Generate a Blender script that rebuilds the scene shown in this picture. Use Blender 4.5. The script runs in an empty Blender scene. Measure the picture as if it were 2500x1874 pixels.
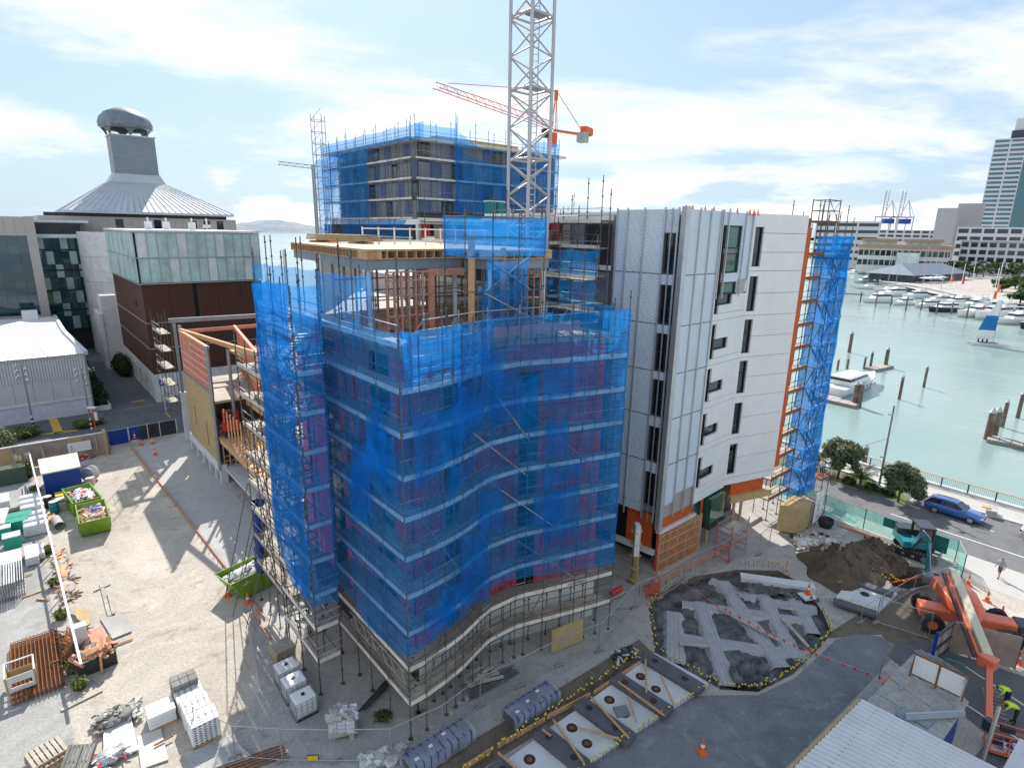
import bpy, math, random
from mathutils import Vector, Matrix
sc = bpy.context.scene
COL = sc.collection
rnd = random.Random(11)
V = Vector
R = math.radians

# ---------------------------------------------------------------- camera
F, CX, CY, HC = 1425.0, 1250.0, 937.0, 25.5          # focal length in photo pixels, centre, camera height (m)
PITCH, ROLL = math.atan(372 / F), math.atan(100 / 5463)
FW = V((0, math.cos(PITCH), -math.sin(PITCH)))
_u0 = V((1, 0, 0)).cross(FW)
RT = V((1, 0, 0)) * math.cos(ROLL) + _u0 * math.sin(ROLL)
UP = -V((1, 0, 0)) * math.sin(ROLL) + _u0 * math.cos(ROLL)
cam = bpy.data.cameras.new('camera'); camo = bpy.data.objects.new('camera', cam); COL.objects.link(camo)
cam.sensor_width = 36; cam.lens = 36 * F / 2500; cam.clip_end = 20000; cam.clip_start = 0.5
camo.matrix_world = Matrix(((RT.x, UP.x, -FW.x, 0), (RT.y, UP.y, -FW.y, 0), (RT.z, UP.z, -FW.z, HC), (0, 0, 0, 1)))
sc.camera = camo

# ---------------------------------------------------------------- sky, sun, exposure
SUN_EL, SUN_DIR = R(41), V((-0.24, 0.97, 0)).normalized()      # towards the sun
wd = bpy.data.worlds.new('World'); sc.world = wd; wd.use_nodes = True
nt = wd.node_tree; nt.nodes.clear()
def N(tree, typ, **kw):
    n = tree.nodes.new(typ)
    for k, v in kw.items():
        if k.startswith('i_'): n.inputs[int(k[2:])].default_value = v
        else: setattr(n, k, v)
    return n
def mathn(tree, op, a, b=None, clamp=False):
    n = tree.nodes.new('ShaderNodeMath'); n.operation = op; n.use_clamp = clamp
    for i, x in enumerate((a, b)):
        if x is None: continue
        if isinstance(x, (int, float)): n.inputs[i].default_value = x
        else: tree.links.new(x, n.inputs[i])
    return n.outputs[0]
def ramp(tree, fac, stops, interp='EASE'):
    n = tree.nodes.new('ShaderNodeValToRGB'); n.color_ramp.interpolation = interp
    e = n.color_ramp.elements
    while len(e) < len(stops): e.new(0.5)
    for k, (p, c) in enumerate(stops):
        e[k].position = p; e[k].color = c if len(c) == 4 else (*c, 1)
    tree.links.new(fac, n.inputs[0]); return n.outputs[0]
def mixc(tree, fac, a, b, mode='MIX'):
    n = tree.nodes.new('ShaderNodeMixRGB'); n.blend_type = mode
    for i, x in enumerate((fac, a, b)):
        if isinstance(x, (int, float)): n.inputs[i].default_value = x
        elif isinstance(x, tuple): n.inputs[i].default_value = (*x[:3], 1)
        else: tree.links.new(x, n.inputs[i])
    return n.outputs[0]
L = nt.links.new
sky = N(nt, 'ShaderNodeTexSky', sky_type='NISHITA', sun_disc=False)
sky.sun_elevation = SUN_EL; sky.sun_rotation = math.atan2(SUN_DIR.x, SUN_DIR.y)
sky.air_density = 1.1; sky.dust_density = 1.0; sky.ozone_density = 1.3; sky.altitude = 20
tc = N(nt, 'ShaderNodeTexCoord'); sep = N(nt, 'ShaderNodeSeparateXYZ'); L(tc.outputs['Generated'], sep.inputs[0])
zz = mathn(nt, 'ADD', mathn(nt, 'MAXIMUM', sep.outputs[2], 0.0), 0.16)
cmb = N(nt, 'ShaderNodeCombineXYZ')
L(mathn(nt, 'DIVIDE', sep.outputs[0], zz), cmb.inputs[0]); L(mathn(nt, 'DIVIDE', sep.outputs[1], zz), cmb.inputs[1])
mp = N(nt, 'ShaderNodeMapping'); mp.inputs['Location'].default_value = (2.35, 0.55, 0); mp.inputs['Rotation'].default_value = (0, 0, R(-30)); mp.inputs['Scale'].default_value = (0.55, 0.85, 1)
L(cmb.outputs[0], mp.inputs[0])
n1 = N(nt, 'ShaderNodeTexNoise'); n1.inputs['Scale'].default_value = 0.85; n1.inputs['Detail'].default_value = 10; n1.inputs['Roughness'].default_value = 0.6; n1.inputs['Distortion'].default_value = 0.25
L(mp.outputs[0], n1.inputs['Vector'])
cir = ramp(nt, n1.outputs[0], [(0.45, (0, 0, 0)), (0.6, (0.97,) * 3)])
mp2 = N(nt, 'ShaderNodeMapping'); mp2.inputs['Scale'].default_value = (2.6, 2.6, 9.0); mp2.inputs['Location'].default_value = (0.9, 1.3, 0.0)
L(tc.outputs['Generated'], mp2.inputs[0])
n2 = N(nt, 'ShaderNodeTexNoise'); n2.inputs['Scale'].default_value = 1.6; n2.inputs['Detail'].default_value = 8; n2.inputs['Roughness'].default_value = 0.5; n2.inputs['Distortion'].default_value = 0.1
L(mp2.outputs[0], n2.inputs['Vector'])
cum = ramp(nt, n2.outputs[0], [(0.50, (0, 0, 0)), (0.58, (1, 1, 1))])
low = ramp(nt, sep.outputs[2], [(0.0, (1, 1, 1)), (0.06, (0.9,) * 3), (0.15, (0, 0, 0))])
cumm = mathn(nt, 'MULTIPLY', cum, low)
mask = mathn(nt, 'MAXIMUM', cir, cumm, True)
skyc = mixc(nt, 1.0, sky.outputs[0], (0.75, 0.9, 1.05), 'MULTIPLY')
haze_ = ramp(nt, sep.outputs[2], [(0.0, (0.85,) * 3), (0.35, (0.55,) * 3), (1.0, (0.35,) * 3)], 'LINEAR')
base = mixc(nt, haze_, skyc, (4.55, 5.95, 7.3))
cld = mixc(nt, mask, base, (8.35, 8.55, 8.8))
bg = N(nt, 'ShaderNodeBackground'); bg.inputs[1].default_value = 0.086; L(cld, bg.inputs[0])
wo = N(nt, 'ShaderNodeOutputWorld'); L(bg.outputs[0], wo.inputs[0])

sl = bpy.data.lights.new('sun', 'SUN'); sl.energy = 4.0; sl.angle = R(0.55); sl.color = (1.0, 0.95, 0.87)
so = bpy.data.objects.new('sun', sl); COL.objects.link(so); so.location = (0, 0, 200)
_d = V((SUN_DIR.x * math.cos(SUN_EL), SUN_DIR.y * math.cos(SUN_EL), math.sin(SUN_EL)))
so.rotation_euler = _d.to_track_quat('Z', 'Y').to_euler()
sc.view_settings.view_transform = 'Standard'; sc.view_settings.look = 'None'
sc.view_settings.exposure = 0.66; sc.view_settings.gamma = 1.0; sc.view_settings.use_curve_mapping = False
sc.render.engine = 'CYCLES'
cy = sc.cycles
cy.use_denoising = True; cy.max_bounces = 8; cy.diffuse_bounces = 3; cy.glossy_bounces = 3; cy.transmission_bounces = 4
cy.transparent_max_bounces = 24; cy.caustics_reflective = False; cy.caustics_refractive = False; cy.sample_clamp_indirect = 6
try: cy.denoiser = 'OPENIMAGEDENOISE'; cy.denoising_prefilter = 'ACCURATE'
except Exception: pass

# ---------------------------------------------------------------- survey helpers
C0 = V((-4.9, 24.56)); UU = V((0.65, -0.76)).normalized(); VV = V((-UU.y, UU.x))   # site grid: s runs back along the street, t to the right
ANG_T = math.atan2(VV.y, VV.x)                       # heading of +t
def S(s, t, z=0.0):
    p = C0 - UU * s + VV * t
    return V((p.x, p.y, z))
def ray(x, y): return FW + RT * ((x - CX) / F) - UP * ((y - CY) / F)
def G(x, y, z=0.0):                                  # point of the level z seen at photo pixel x, y
    d = ray(x, y); k = (z - HC) / d.z
    return V((d.x * k, d.y * k, z))
def AT(x, y, Y):                                     # point at forward distance Y
    d = ray(x, y); k = Y / d.y
    return V((d.x * k, Y, HC + d.z * k))
def ZAT(x, y, p):                                    # height of the pixel above ground point p
    d = ray(x, y); return HC + d.z * math.hypot(p[0], p[1]) / math.hypot(d.x, d.y)

# ---------------------------------------------------------------- materials
MT = {}
def pos(tree):
    return N(tree, 'ShaderNodeNewGeometry').outputs['Position']
def noise(tree, vec, scale, detail=4, rough=0.6, dist=0.0):
    n = N(tree, 'ShaderNodeTexNoise'); n.inputs['Scale'].default_value = scale; n.inputs['Detail'].default_value = detail
    n.inputs['Roughness'].default_value = rough; n.inputs['Distortion'].default_value = dist
    if vec is not None: tree.links.new(vec, n.inputs['Vector'])
    return n.outputs[0]
def newmat(name):
    m = bpy.data.materials.new(name); m.use_nodes = True; MT[name] = m
    return m, m.node_tree, m.node_tree.nodes['Principled BSDF']
def M(name, col, rough=0.65, metal=0.0, var=0.18, scale=1.5, bump=0.0, bscale=14.0, spec=0.4, dirt=None, dirt_amt=0.4, stretch=None, coat=0):
    if name in MT: return MT[name]
    m, t, b = newmat(name)
    b.inputs['Roughness'].default_value = rough; b.inputs['Metallic'].default_value = metal; b.inputs['Specular IOR Level'].default_value = spec
    if coat: b.inputs['Coat Weight'].default_value = coat
    p = pos(t)
    if stretch:
        mp = N(t, 'ShaderNodeMapping'); mp.inputs['Scale'].default_value = stretch; t.links.new(p, mp.inputs[0]); p = mp.outputs[0]
    if var:
        n = noise(t, p, scale, 5, 0.65)
        c = ramp(t, n, [(0.3, tuple(max(0, x * (1 - var)) for x in col)), (0.7, tuple(min(1, x * (1 + var)) for x in col))], 'LINEAR')
    else: c = None
    if dirt:
        n2 = noise(t, p, scale * 0.35 + 0.2, 7, 0.7, 0.4)
        f = mathn(t, 'MULTIPLY', ramp(t, n2, [(0.45, (0, 0, 0)), (0.7, (1, 1, 1))]), dirt_amt)
        c = mixc(t, f, c if c is not None else col, dirt)
    if c is None: b.inputs['Base Color'].default_value = (*col, 1)
    else: t.links.new(c, b.inputs['Base Color'])
    if bump:
        bn = N(t, 'ShaderNodeBump'); bn.inputs['Strength'].default_value = bump; bn.inputs['Distance'].default_value = 0.05
        t.links.new(noise(t, p, bscale, 4), bn.inputs['Height']); t.links.new(bn.outputs[0], b.inputs['Normal'])
    return m
def glassmat(name, col, rough=0.06, trans=0.0):
    m, t, b = newmat(name)
    b.inputs['Base Color'].default_value = (*col, 1); b.inputs['Roughness'].default_value = rough; b.inputs['Specular IOR Level'].default_value = 0.9; b.inputs['Metallic'].default_value = 0.15
    n = noise(t, pos(t), 0.6, 3); bn = N(t, 'ShaderNodeBump'); bn.inputs['Strength'].default_value = 0.06; bn.inputs['Distance'].default_value = 0.1
    t.links.new(n, bn.inputs['Height']); t.links.new(bn.outputs[0], b.inputs['Normal'])
    return m
def netmat(name, col, cover, tl=0.5, tint=(0.74, 0.88, 1, 1)):
    "woven shade net: part open weave, part thread that reflects and passes light"
    m = bpy.data.materials.new(name); m.use_nodes = True; t = m.node_tree; t.nodes.clear(); MT[name] = m
    out = N(t, 'ShaderNodeOutputMaterial'); tr = N(t, 'ShaderNodeBsdfTransparent'); df = N(t, 'ShaderNodeBsdfDiffuse'); tx = N(t, 'ShaderNodeBsdfTranslucent')
    p = pos(t)
    n = noise(t, p, 0.9, 6, 0.65, 0.5)
    c = ramp(t, n, [(0.3, tuple(x * 0.72 for x in col)), (0.72, tuple(min(1, x * 1.25) for x in col))], 'LINEAR')
    t.links.new(c, df.inputs[0]); t.links.new(c, tx.inputs[0])
    tr.inputs[0].default_value = tint
    m1 = N(t, 'ShaderNodeMixShader'); m1.inputs[0].default_value = tl; t.links.new(df.outputs[0], m1.inputs[1]); t.links.new(tx.outputs[0], m1.inputs[2])
    m2 = N(t, 'ShaderNodeMixShader')
    cv = ramp(t, noise(t, p, 0.45, 5, 0.6), [(0.3, (cover * 0.85,) * 3), (0.7, (cover * 1.15,) * 3)], 'LINEAR')
    t.links.new(cv, m2.inputs[0]); t.links.new(tr.outputs[0], m2.inputs[1]); t.links.new(m1.outputs[0], m2.inputs[2])
    t.links.new(m2.outputs[0], out.inputs[0]); return m

M('steel', (0.30, 0.31, 0.32), 0.45, 0.55, 0.2, 3)
M('galv', (0.45, 0.47, 0.49), 0.42, 0.6, 0.12, 2)
M('scaf', (0.10, 0.115, 0.105), 0.55, 0.25, 0.45, 1.1, dirt=(0.22, 0.10, 0.05), dirt_amt=0.5)
M('scaf_galv', (0.40, 0.41, 0.40), 0.45, 0.5, 0.25, 1.3, dirt=(0.12, 0.14, 0.12), dirt_amt=0.5)
M('plank', (0.46, 0.42, 0.36), 0.8, 0, 0.25, 1.6, 0.3, 9, dirt=(0.24, 0.22, 0.20), dirt_amt=0.6)
M('toeb', (0.68, 0.63, 0.56), 0.75, 0, 0.18, 1.2, dirt=(0.30, 0.27, 0.24), dirt_amt=0.55)
M('pine', (0.55, 0.33, 0.17), 0.7, 0, 0.2, 2.5, 0.1)
M('pinkpine', (0.55, 0.27, 0.19), 0.7, 0, 0.22, 2.5, 0.1)
M('ply', (0.46, 0.34, 0.17), 0.7, 0, 0.15, 1.6, dirt=(0.36, 0.26, 0.14), dirt_amt=0.4)
M('plygrey', (0.30, 0.24, 0.20), 0.75, 0, 0.25, 1.0, dirt=(0.40, 0.34, 0.28), dirt_amt=0.6)
M('conc', (0.42, 0.41, 0.39), 0.8, 0, 0.16, 0.8, 0.2, 10, dirt=(0.27, 0.26, 0.25), dirt_amt=0.5)
M('concl', (0.65, 0.65, 0.65), 0.75, 0, 0.1, 0.8, dirt=(0.36, 0.36, 0.37), dirt_amt=0.35)
M('concd', (0.24, 0.235, 0.23), 0.85, 0, 0.25, 0.9, 0.3, 9)
M('white', (0.78, 0.78, 0.77), 0.45, 0, 0.05, 1.5, dirt=(0.55, 0.53, 0.5), dirt_amt=0.3)
M('offwhite', (0.68, 0.67, 0.65), 0.6, 0, 0.1, 1.5, dirt=(0.45, 0.43, 0.4), dirt_amt=0.4)
M('black', (0.02, 0.02, 0.022), 0.6, 0, 0.3, 4)
M('dark', (0.035, 0.036, 0.04), 0.6, 0, 0.4, 1)
M('rubber', (0.025, 0.025, 0.026), 0.8, 0, 0.3, 4)
M('redply', (0.75, 0.08, 0.10), 0.65, 0, 0.2, 0.9, dirt=(0.40, 0.03, 0.06), dirt_amt=0.5)
M('orangewall', (0.55, 0.10, 0.02), 0.6, 0, 0.12, 0.8, dirt=(0.32, 0.05, 0.02), dirt_amt=0.3)
M('orange', (0.80, 0.14, 0.03), 0.5, 0, 0.1, 3)
M('red', (0.55, 0.03, 0.03), 0.45, 0, 0.12, 3)
M('bluepaint', (0.006, 0.05, 0.30), 0.45, 0, 0.12, 1.2)
M('greybeam', (0.25, 0.28, 0.31), 0.5, 0.2, 0.12, 1.5)
M('yellow', (0.75, 0.58, 0.02), 0.5, 0, 0.12, 3)
M('green', (0.20, 0.36, 0.03), 0.5, 0, 0.15, 2, dirt=(0.12, 0.17, 0.04), dirt_amt=0.5)
M('teal', (0.01, 0.22, 0.24), 0.5, 0, 0.12, 2)
M('rust', (0.26, 0.10, 0.035), 0.8, 0.1, 0.4, 5, dirt=(0.10, 0.04, 0.02), dirt_amt=0.5)
M('rebar', (0.09, 0.075, 0.07), 0.7, 0.4, 0.3, 4)
M('taupe', (0.42, 0.385, 0.36), 0.55, 0.15, 0.06, 0.6)
M('zinc', (0.50, 0.53, 0.58), 0.6, 0.1, 0.10, 0.4)
M('asph', (0.075, 0.077, 0.085), 0.85, 0, 0.22, 0.5, 0.3, 18, dirt=(0.14, 0.14, 0.145), dirt_amt=0.6)
glassmat('glass', (0.012, 0.022, 0.028))
glassmat('glassg', (0.02, 0.075, 0.085), 0.04)
glassmat('carglass', (0.01, 0.012, 0.015), 0.03)
netmat('net', (0.02, 0.32, 0.92), 0.40, 0.5); netmat('net_dense', (0.015, 0.27, 0.85), 0.72, 0.55)
netmat('net_green', (0.16, 0.62, 0.50), 0.6, 0.5, (1, 1, 1, 1))
netmat('mesh_wire', (0.30, 0.31, 0.32), 0.09, 0.2, (1, 1, 1, 1))
netmat('net_orange', (0.8, 0.12, 0.05), 0.6, 0.3, (1, 1, 1, 1))
netmat('clearwrap', (0.62, 0.65, 0.78), 0.42, 0.3, (0.95, 0.96, 1, 1))

# ---------------------------------------------------------------- mesh helpers
class MB:
    def __init__(s): s.v = []; s.f = []; s.mi = []; s.sm = []
    def add(s, vs, fs, mi=0, smooth=False):
        o = len(s.v); s.v.extend([tuple(x) for x in vs])
        for f in fs: s.f.append([o + i for i in f]); s.mi.append(mi); s.sm.append(smooth)
        return s
    def box(s, c, d, rz=0.0, mi=0, rot=None):
        c = V(c); h = [x / 2 for x in d]
        m = rot if rot is not None else Matrix.Rotation(rz, 3, 'Z')
        vs = [c + m @ V((sx * h[0], sy * h[1], sz * h[2])) for sx, sy, sz in ((-1, -1, -1), (1, -1, -1), (1, 1, -1), (-1, 1, -1), (-1, -1, 1), (1, -1, 1), (1, 1, 1), (-1, 1, 1))]
        return s.add(vs, [(0, 3, 2, 1), (4, 5, 6, 7), (0, 1, 5, 4), (1, 2, 6, 5), (2, 3, 7, 6), (3, 0, 4, 7)], mi)
    def beam(s, a, b, w, h, mi=0, up=(0, 0, 1)):
        a, b = V(a), V(b); m = frame(b - a, up); c = (a + b) / 2
        return s.box(c, ((b - a).length, w, h), 0, mi, m)
    def tube(s, a, b, r, n=6, mi=0, r2=None, caps=True, smooth=True):
        a, b = V(a), V(b); m = frame(b - a); r2 = r if r2 is None else r2
        vs = []
        for p, q in ((a, r), (b, r2)):
            for k in range(n):
                an = 2 * math.pi * k / n; vs.append(p + m @ V((0, math.cos(an) * q, math.sin(an) * q)))
        s.add(vs, [(k, (k + 1) % n, n + (k + 1) % n, n + k) for k in range(n)], mi, smooth)
        if caps: s.add(vs, [tuple(range(n - 1, -1, -1)), tuple(range(n, 2 * n))], mi)
        return s
    def path(s, pts, r, n=6, mi=0):
        for a, b in zip(pts, pts[1:]): s.tube(a, b, r, n, mi)
        return s
    def prism(s, poly, z0, z1, mi=0, top=None, cap=True):
        n = len(poly); vs = [(p[0], p[1], z0) for p in poly] + [(p[0], p[1], z1) for p in poly]
        s.add(vs, [(k, (k + 1) % n, n + (k + 1) % n, n + k) for k in range(n)], mi)
        if cap: s.add(vs, [tuple(range(n, 2 * n))], mi if top is None else top); s.add(vs, [tuple(range(n - 1, -1, -1))], mi)
        return s
    def quad(s, a, b, c, d, mi=0): return s.add([a, b, c, d], [(0, 1, 2, 3)], mi)
    def lathe(s, prof, c=(0, 0, 0), n=16, mi=0, smooth=True, cap=True):
        c = V(c); vs = []
        for r, z in prof:
            for k in range(n):
                a = 2 * math.pi * k / n; vs.append(c + V((r * math.cos(a), r * math.sin(a), z)))
        fs = []
        for j in range(len(prof) - 1):
            for k in range(n): fs.append((j * n + k, j * n + (k + 1) % n, (j + 1) * n + (k + 1) % n, (j + 1) * n + k))
        s.add(vs, fs, mi, smooth)
        if cap: s.add(vs, [tuple(range(n - 1, -1, -1)), tuple(range((len(prof) - 1) * n, len(prof) * n))], mi)
        return s
    def blob(s, c, d, mi=0, n=8, jit=0.12, seed=0):
        q = random.Random(seed); c = V(c); vs = []; m = 5
        for j in range(m + 1):
            th = math.pi * j / m
            for k in range(n):
                a = 2 * math.pi * k / n; w = 1 + q.uniform(-jit, jit)
                vs.append(c + V((d[0] / 2 * math.sin(th) * math.cos(a) * w, d[1] / 2 * math.sin(th) * math.sin(a) * w, d[2] / 2 * math.cos(th) * w)))
        return s.add(vs, [(j * n + k, j * n + (k + 1) % n, (j + 1) * n + (k + 1) % n, (j + 1) * n + k)[::-1] for j in range(m) for k in range(n)], mi, True)
    def build(s, name, mats, parent=None, bevel=0):
        me = bpy.data.meshes.new(name)
        off = V((0, 0, 0)) if parent is None else wloc(parent)
        me.from_pydata([(x - off.x, y - off.y, z - off.z) for x, y, z in s.v], [], s.f)
        for m in (mats if isinstance(mats, (list, tuple)) else [mats]): me.materials.append(MT[m])
        me.polygons.foreach_set('material_index', s.mi); me.polygons.foreach_set('use_smooth', s.sm)
        o = bpy.data.objects.new(name, me); COL.objects.link(o)
        if parent is not None: o.parent = parent
        if bevel:
            b = o.modifiers.new('bevel', 'BEVEL'); b.width = bevel; b.segments = 2; b.limit_method = 'ANGLE'
        return o
WL = {}
def wloc(o):
    l = V((0, 0, 0))
    while o is not None: l = l + o.location; o = o.parent
    return l
def frame(d, up=(0, 0, 1)):
    x = V(d).normalized(); u = V(up)
    if abs(x.dot(u)) > 0.999: u = V((1, 0, 0))
    y = u.cross(x).normalized(); z = x.cross(y)
    return Matrix((x, y, z)).transposed()
def tag(o, label=None, cat=None, group=None, kind=None):
    if label: o['label'] = label
    if cat: o['category'] = cat
    if group: o['group'] = group
    if kind: o['kind'] = kind
    return o
def thing(name, label, cat, loc=(0, 0, 0), rz=0.0, group=None):
    o = bpy.data.objects.new(name, None); COL.objects.link(o); o.location = loc; o.rotation_euler = (0, 0, rz); o.empty_display_size = 0.1
    return tag(o, label, cat, group)
def struct(name, mb, mats): return tag(mb.build(name, mats), kind='structure')
def copy_tree(o, parent=None):
    c = o.copy(); COL.objects.link(c)
    if parent is not None: c.parent = parent
    for ch in list(o.children): copy_tree(ch, c)
    return c
def place(proto, loc, rz, label, first):
    "the first call moves the prototype itself, later ones a copy with copied parts"
    o = proto if first else copy_tree(proto)
    o.location = loc; o.rotation_euler = (0, 0, rz); o['label'] = label
    return o
UNIT = {}
def unit(kind, mat):
    k = (kind, mat)
    if k not in UNIT:
        b = MB()
        if kind == 'tube': b.tube((0, 0, 0), (1, 0, 0), 1, 6, caps=True)
        else: b.box((0.5, 0, 0), (1, 1, 1))
        me = bpy.data.meshes.new(kind + '_' + mat); me.from_pydata(b.v, [], b.f); me.materials.append(MT[mat]); me.polygons.foreach_set('use_smooth', b.sm); UNIT[k] = me
    return UNIT[k]
def _put(name, me, parent, m):
    o = bpy.data.objects.new(name, me); COL.objects.link(o)
    if parent is not None: o.parent = parent; m = Matrix.Translation(-wloc(parent)) @ m
    o.matrix_local = m
    return o
def pipe(parent, name, a, b, r=0.03, mat='scaf'):
    a, b = V(a), V(b); m = frame(b - a).to_4x4() @ Matrix.Diagonal(((b - a).length, r, r, 1)); m.translation = a
    return _put(name, unit('tube', mat), parent, m)
def board(parent, name, a, b, w, h, mat='plank', up=(0, 0, 1)):
    a, b = V(a), V(b); m = frame(b - a, up).to_4x4() @ Matrix.Diagonal(((b - a).length, w, h, 1)); m.translation = a
    return _put(name, unit('box', mat), parent, m)
STD = {}
def standard(parent, p, z0, z1, mat='scaf', r=0.034):
    "scaffold upright with its coupling rings and a base plate"
    n = max(1, int(round((z1 - z0) / 1.0))); k = (round(z1 - z0, 1), mat)
    if k not in STD:
        b = MB(); h = z1 - z0; b.tube((0, 0, 0), (0, 0, h), r, 6)
        for i in range(1, n + 1):
            b.lathe([(r * 1.05, -0.07), (r * 2.1, -0.03), (r * 2.1, 0.03), (r * 1.05, 0.07)], (0, 0, i * h / (n + 0.4)), 6, 0, True, False)
        b.box((0, 0, 0.01), (0.22, 0.22, 0.02))
        me = bpy.data.meshes.new('standard'); me.from_pydata(b.v, [], b.f); me.materials.append(MT[mat]); STD[k] = me
    return _put('standard', STD[k], parent, Matrix.Translation((p[0], p[1], z0)))

def text(parent, name, body, p, d, up, size, mat):
    "flat lettering: baseline along d, letters rising along up"
    cu = bpy.data.curves.new(name, 'FONT'); cu.body = body; cu.size = size; cu.align_x = 'CENTER'; cu.extrude = 0.003; cu.materials.append(MT[mat])
    t_ = bpy.data.objects.new(name, cu); COL.objects.link(t_); bpy.context.view_layer.update(); me = bpy.data.meshes.new_from_object(t_.evaluated_get(bpy.context.evaluated_depsgraph_get())); bpy.data.objects.remove(t_)
    o = bpy.data.objects.new(name, me); COL.objects.link(o); x = V(d).normalized(); z = x.cross(V(up)).normalized(); y = z.cross(x); m = Matrix((x, y, z)).transposed().to_4x4(); m.translation = p
    if parent is not None: o.parent = parent; m = Matrix.Translation(-wloc(parent)) @ m
    o.matrix_local = m; return o

# ================================================================ SETTING
from mathutils.geometry import tessellate_polygon
def ground_mat(name, c1, c2, c3, scale=0.25, fine=9.0, bump=0.5, rough=0.9, spots=0.5):
    m, t, b = newmat(name); p = pos(t)
    a = noise(t, p, scale, 8, 0.68, 0.6); f = noise(t, p, fine, 5, 0.75); d = noise(t, p, scale * 3.7, 7, 0.7, 0.8)
    c = ramp(t, a, [(0.32, c1), (0.5, c2), (0.66, c1)], 'LINEAR')
    c = mixc(t, mathn(t, 'MULTIPLY', ramp(t, d, [(0.52, (0, 0, 0)), (0.68, (1, 1, 1))]), spots), c, c3)
    c = mixc(t, 0.55, c, ramp(t, f, [(0.3, (0.45,) * 3), (0.7, (1.35,) * 3)], 'LINEAR'), 'MULTIPLY')
    t.links.new(c, b.inputs['Base Color']); b.inputs['Roughness'].default_value = rough; b.inputs['Specular IOR Level'].default_value = 0.25
    bn = N(t, 'ShaderNodeBump'); bn.inputs['Strength'].default_value = bump; bn.inputs['Distance'].default_value = 0.06
    t.links.new(mathn(t, 'ADD', f, mathn(t, 'MULTIPLY', d, 0.8)), bn.inputs['Height']); t.links.new(bn.outputs[0], b.inputs['Normal'])
    return m
ground_mat('yard', (0.64, 0.575, 0.495), (0.47, 0.43, 0.38), (0.30, 0.25, 0.205), 0.13, 6, 0.6, spots=0.75)
ground_mat('gravel', (0.40, 0.38, 0.355), (0.47, 0.45, 0.425), (0.24, 0.205, 0.17), 0.3, 10, 0.8, spots=0.65)
ground_mat('dirt', (0.15, 0.12, 0.09), (0.21, 0.175, 0.14), (0.08, 0.063, 0.05), 0.5, 8, 1.0)
ground_mat('soilbrown', (0.10, 0.072, 0.05), (0.15, 0.115, 0.085), (0.055, 0.04, 0.03), 0.7, 7, 1.2)
ground_mat('lane', (0.43, 0.42, 0.41), (0.50, 0.49, 0.475), (0.32, 0.315, 0.31), 0.3, 14, 0.2, spots=0.4)
ground_mat('paving', (0.47, 0.45, 0.43), (0.52, 0.50, 0.48), (0.38, 0.365, 0.35), 0.2, 16, 0.15, spots=0.3)
ground_mat('road', (0.15, 0.15, 0.157), (0.20, 0.20, 0.205), (0.11, 0.11, 0.115), 0.25, 16, 0.2, spots=0.5)
ground_mat('hotmix', (0.15, 0.153, 0.165), (0.23, 0.235, 0.25), (0.36, 0.37, 0.39), 0.22, 18, 0.25, spots=0.5)
ground_mat('street', (0.12, 0.122, 0.13), (0.16, 0.162, 0.17), (0.085, 0.085, 0.09), 0.2, 16, 0.2, spots=0.4)
ground_mat('oldconc', (0.46, 0.45, 0.435), (0.36, 0.35, 0.335), (0.24, 0.23, 0.215), 0.4, 9, 0.4)
ground_mat('plaza', (0.44, 0.39, 0.36), (0.50, 0.45, 0.42), (0.40, 0.33, 0.3), 0.05, 2, 0.1, spots=0.3)
ground_mat('lawn', (0.10, 0.17, 0.03), (0.14, 0.21, 0.04), (0.07, 0.12, 0.02), 0.3, 6, 0.6)
M('linewhite', (0.72, 0.72, 0.70), 0.7, 0, 0.15, 3)
M('lineyellow', (0.65, 0.40, 0.05), 0.7, 0, 0.15, 3)

def sheet(name, pts, z, mat, parent=None, kind='structure'):
    b = MB(); b.add([(p[0], p[1], z) for p in pts], [tuple(range(len(pts)))])
    a = sum(pts[i][0] * pts[(i + 1) % len(pts)][1] - pts[(i + 1) % len(pts)][0] * pts[i][1] for i in range(len(pts)))
    if a < 0: b.f = [f[::-1] for f in b.f]
    o = b.build(name, mat, parent)
    return tag(o, kind=kind) if kind else o
def gpoly(px, z=0.0): return [G(x, y, z) for x, y in px]
def spoly(st): return [S(s, t) for s, t in st]

# water: turbid harbour green under a rippled, reflecting skin
m, t, b = newmat('water')
p = pos(t)
c = ramp(t, noise(t, p, 0.02, 4), [(0.3, (0.24, 0.345, 0.32)), (0.7, (0.31, 0.41, 0.385))], 'LINEAR')
t.links.new(c, b.inputs['Base Color']); t.links.new(ramp(t, noise(t, p, 0.035, 5, 0.6, 1.2), [(0.35, (0.05,) * 3), (0.65, (0.24,) * 3)], 'LINEAR'), b.inputs['Roughness']); b.inputs['IOR'].default_value = 1.33
mp_ = N(t, 'ShaderNodeMapping'); mp_.inputs['Scale'].default_value = (0.55, 1.0, 1); mp_.inputs['Rotation'].default_value = (0, 0, R(25)); t.links.new(p, mp_.inputs[0])
bn = N(t, 'ShaderNodeBump'); bn.inputs['Strength'].default_value = 0.26; bn.inputs['Distance'].default_value = 0.2
t.links.new(mathn(t, 'ADD', noise(t, mp_.outputs[0], 1.1, 5, 0.6, 0.4), mathn(t, 'MULTIPLY', noise(t, mp_.outputs[0], 0.16, 3), 1.6)), bn.inputs['Height']); t.links.new(bn.outputs[0], b.inputs['Normal'])
WZ = -2.3
w = MB(); w.quad((-9000, -300, WZ), (9000, -300, WZ), (9000, 12000, WZ), (-9000, 12000, WZ)); struct('water', w, 'water')

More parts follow.
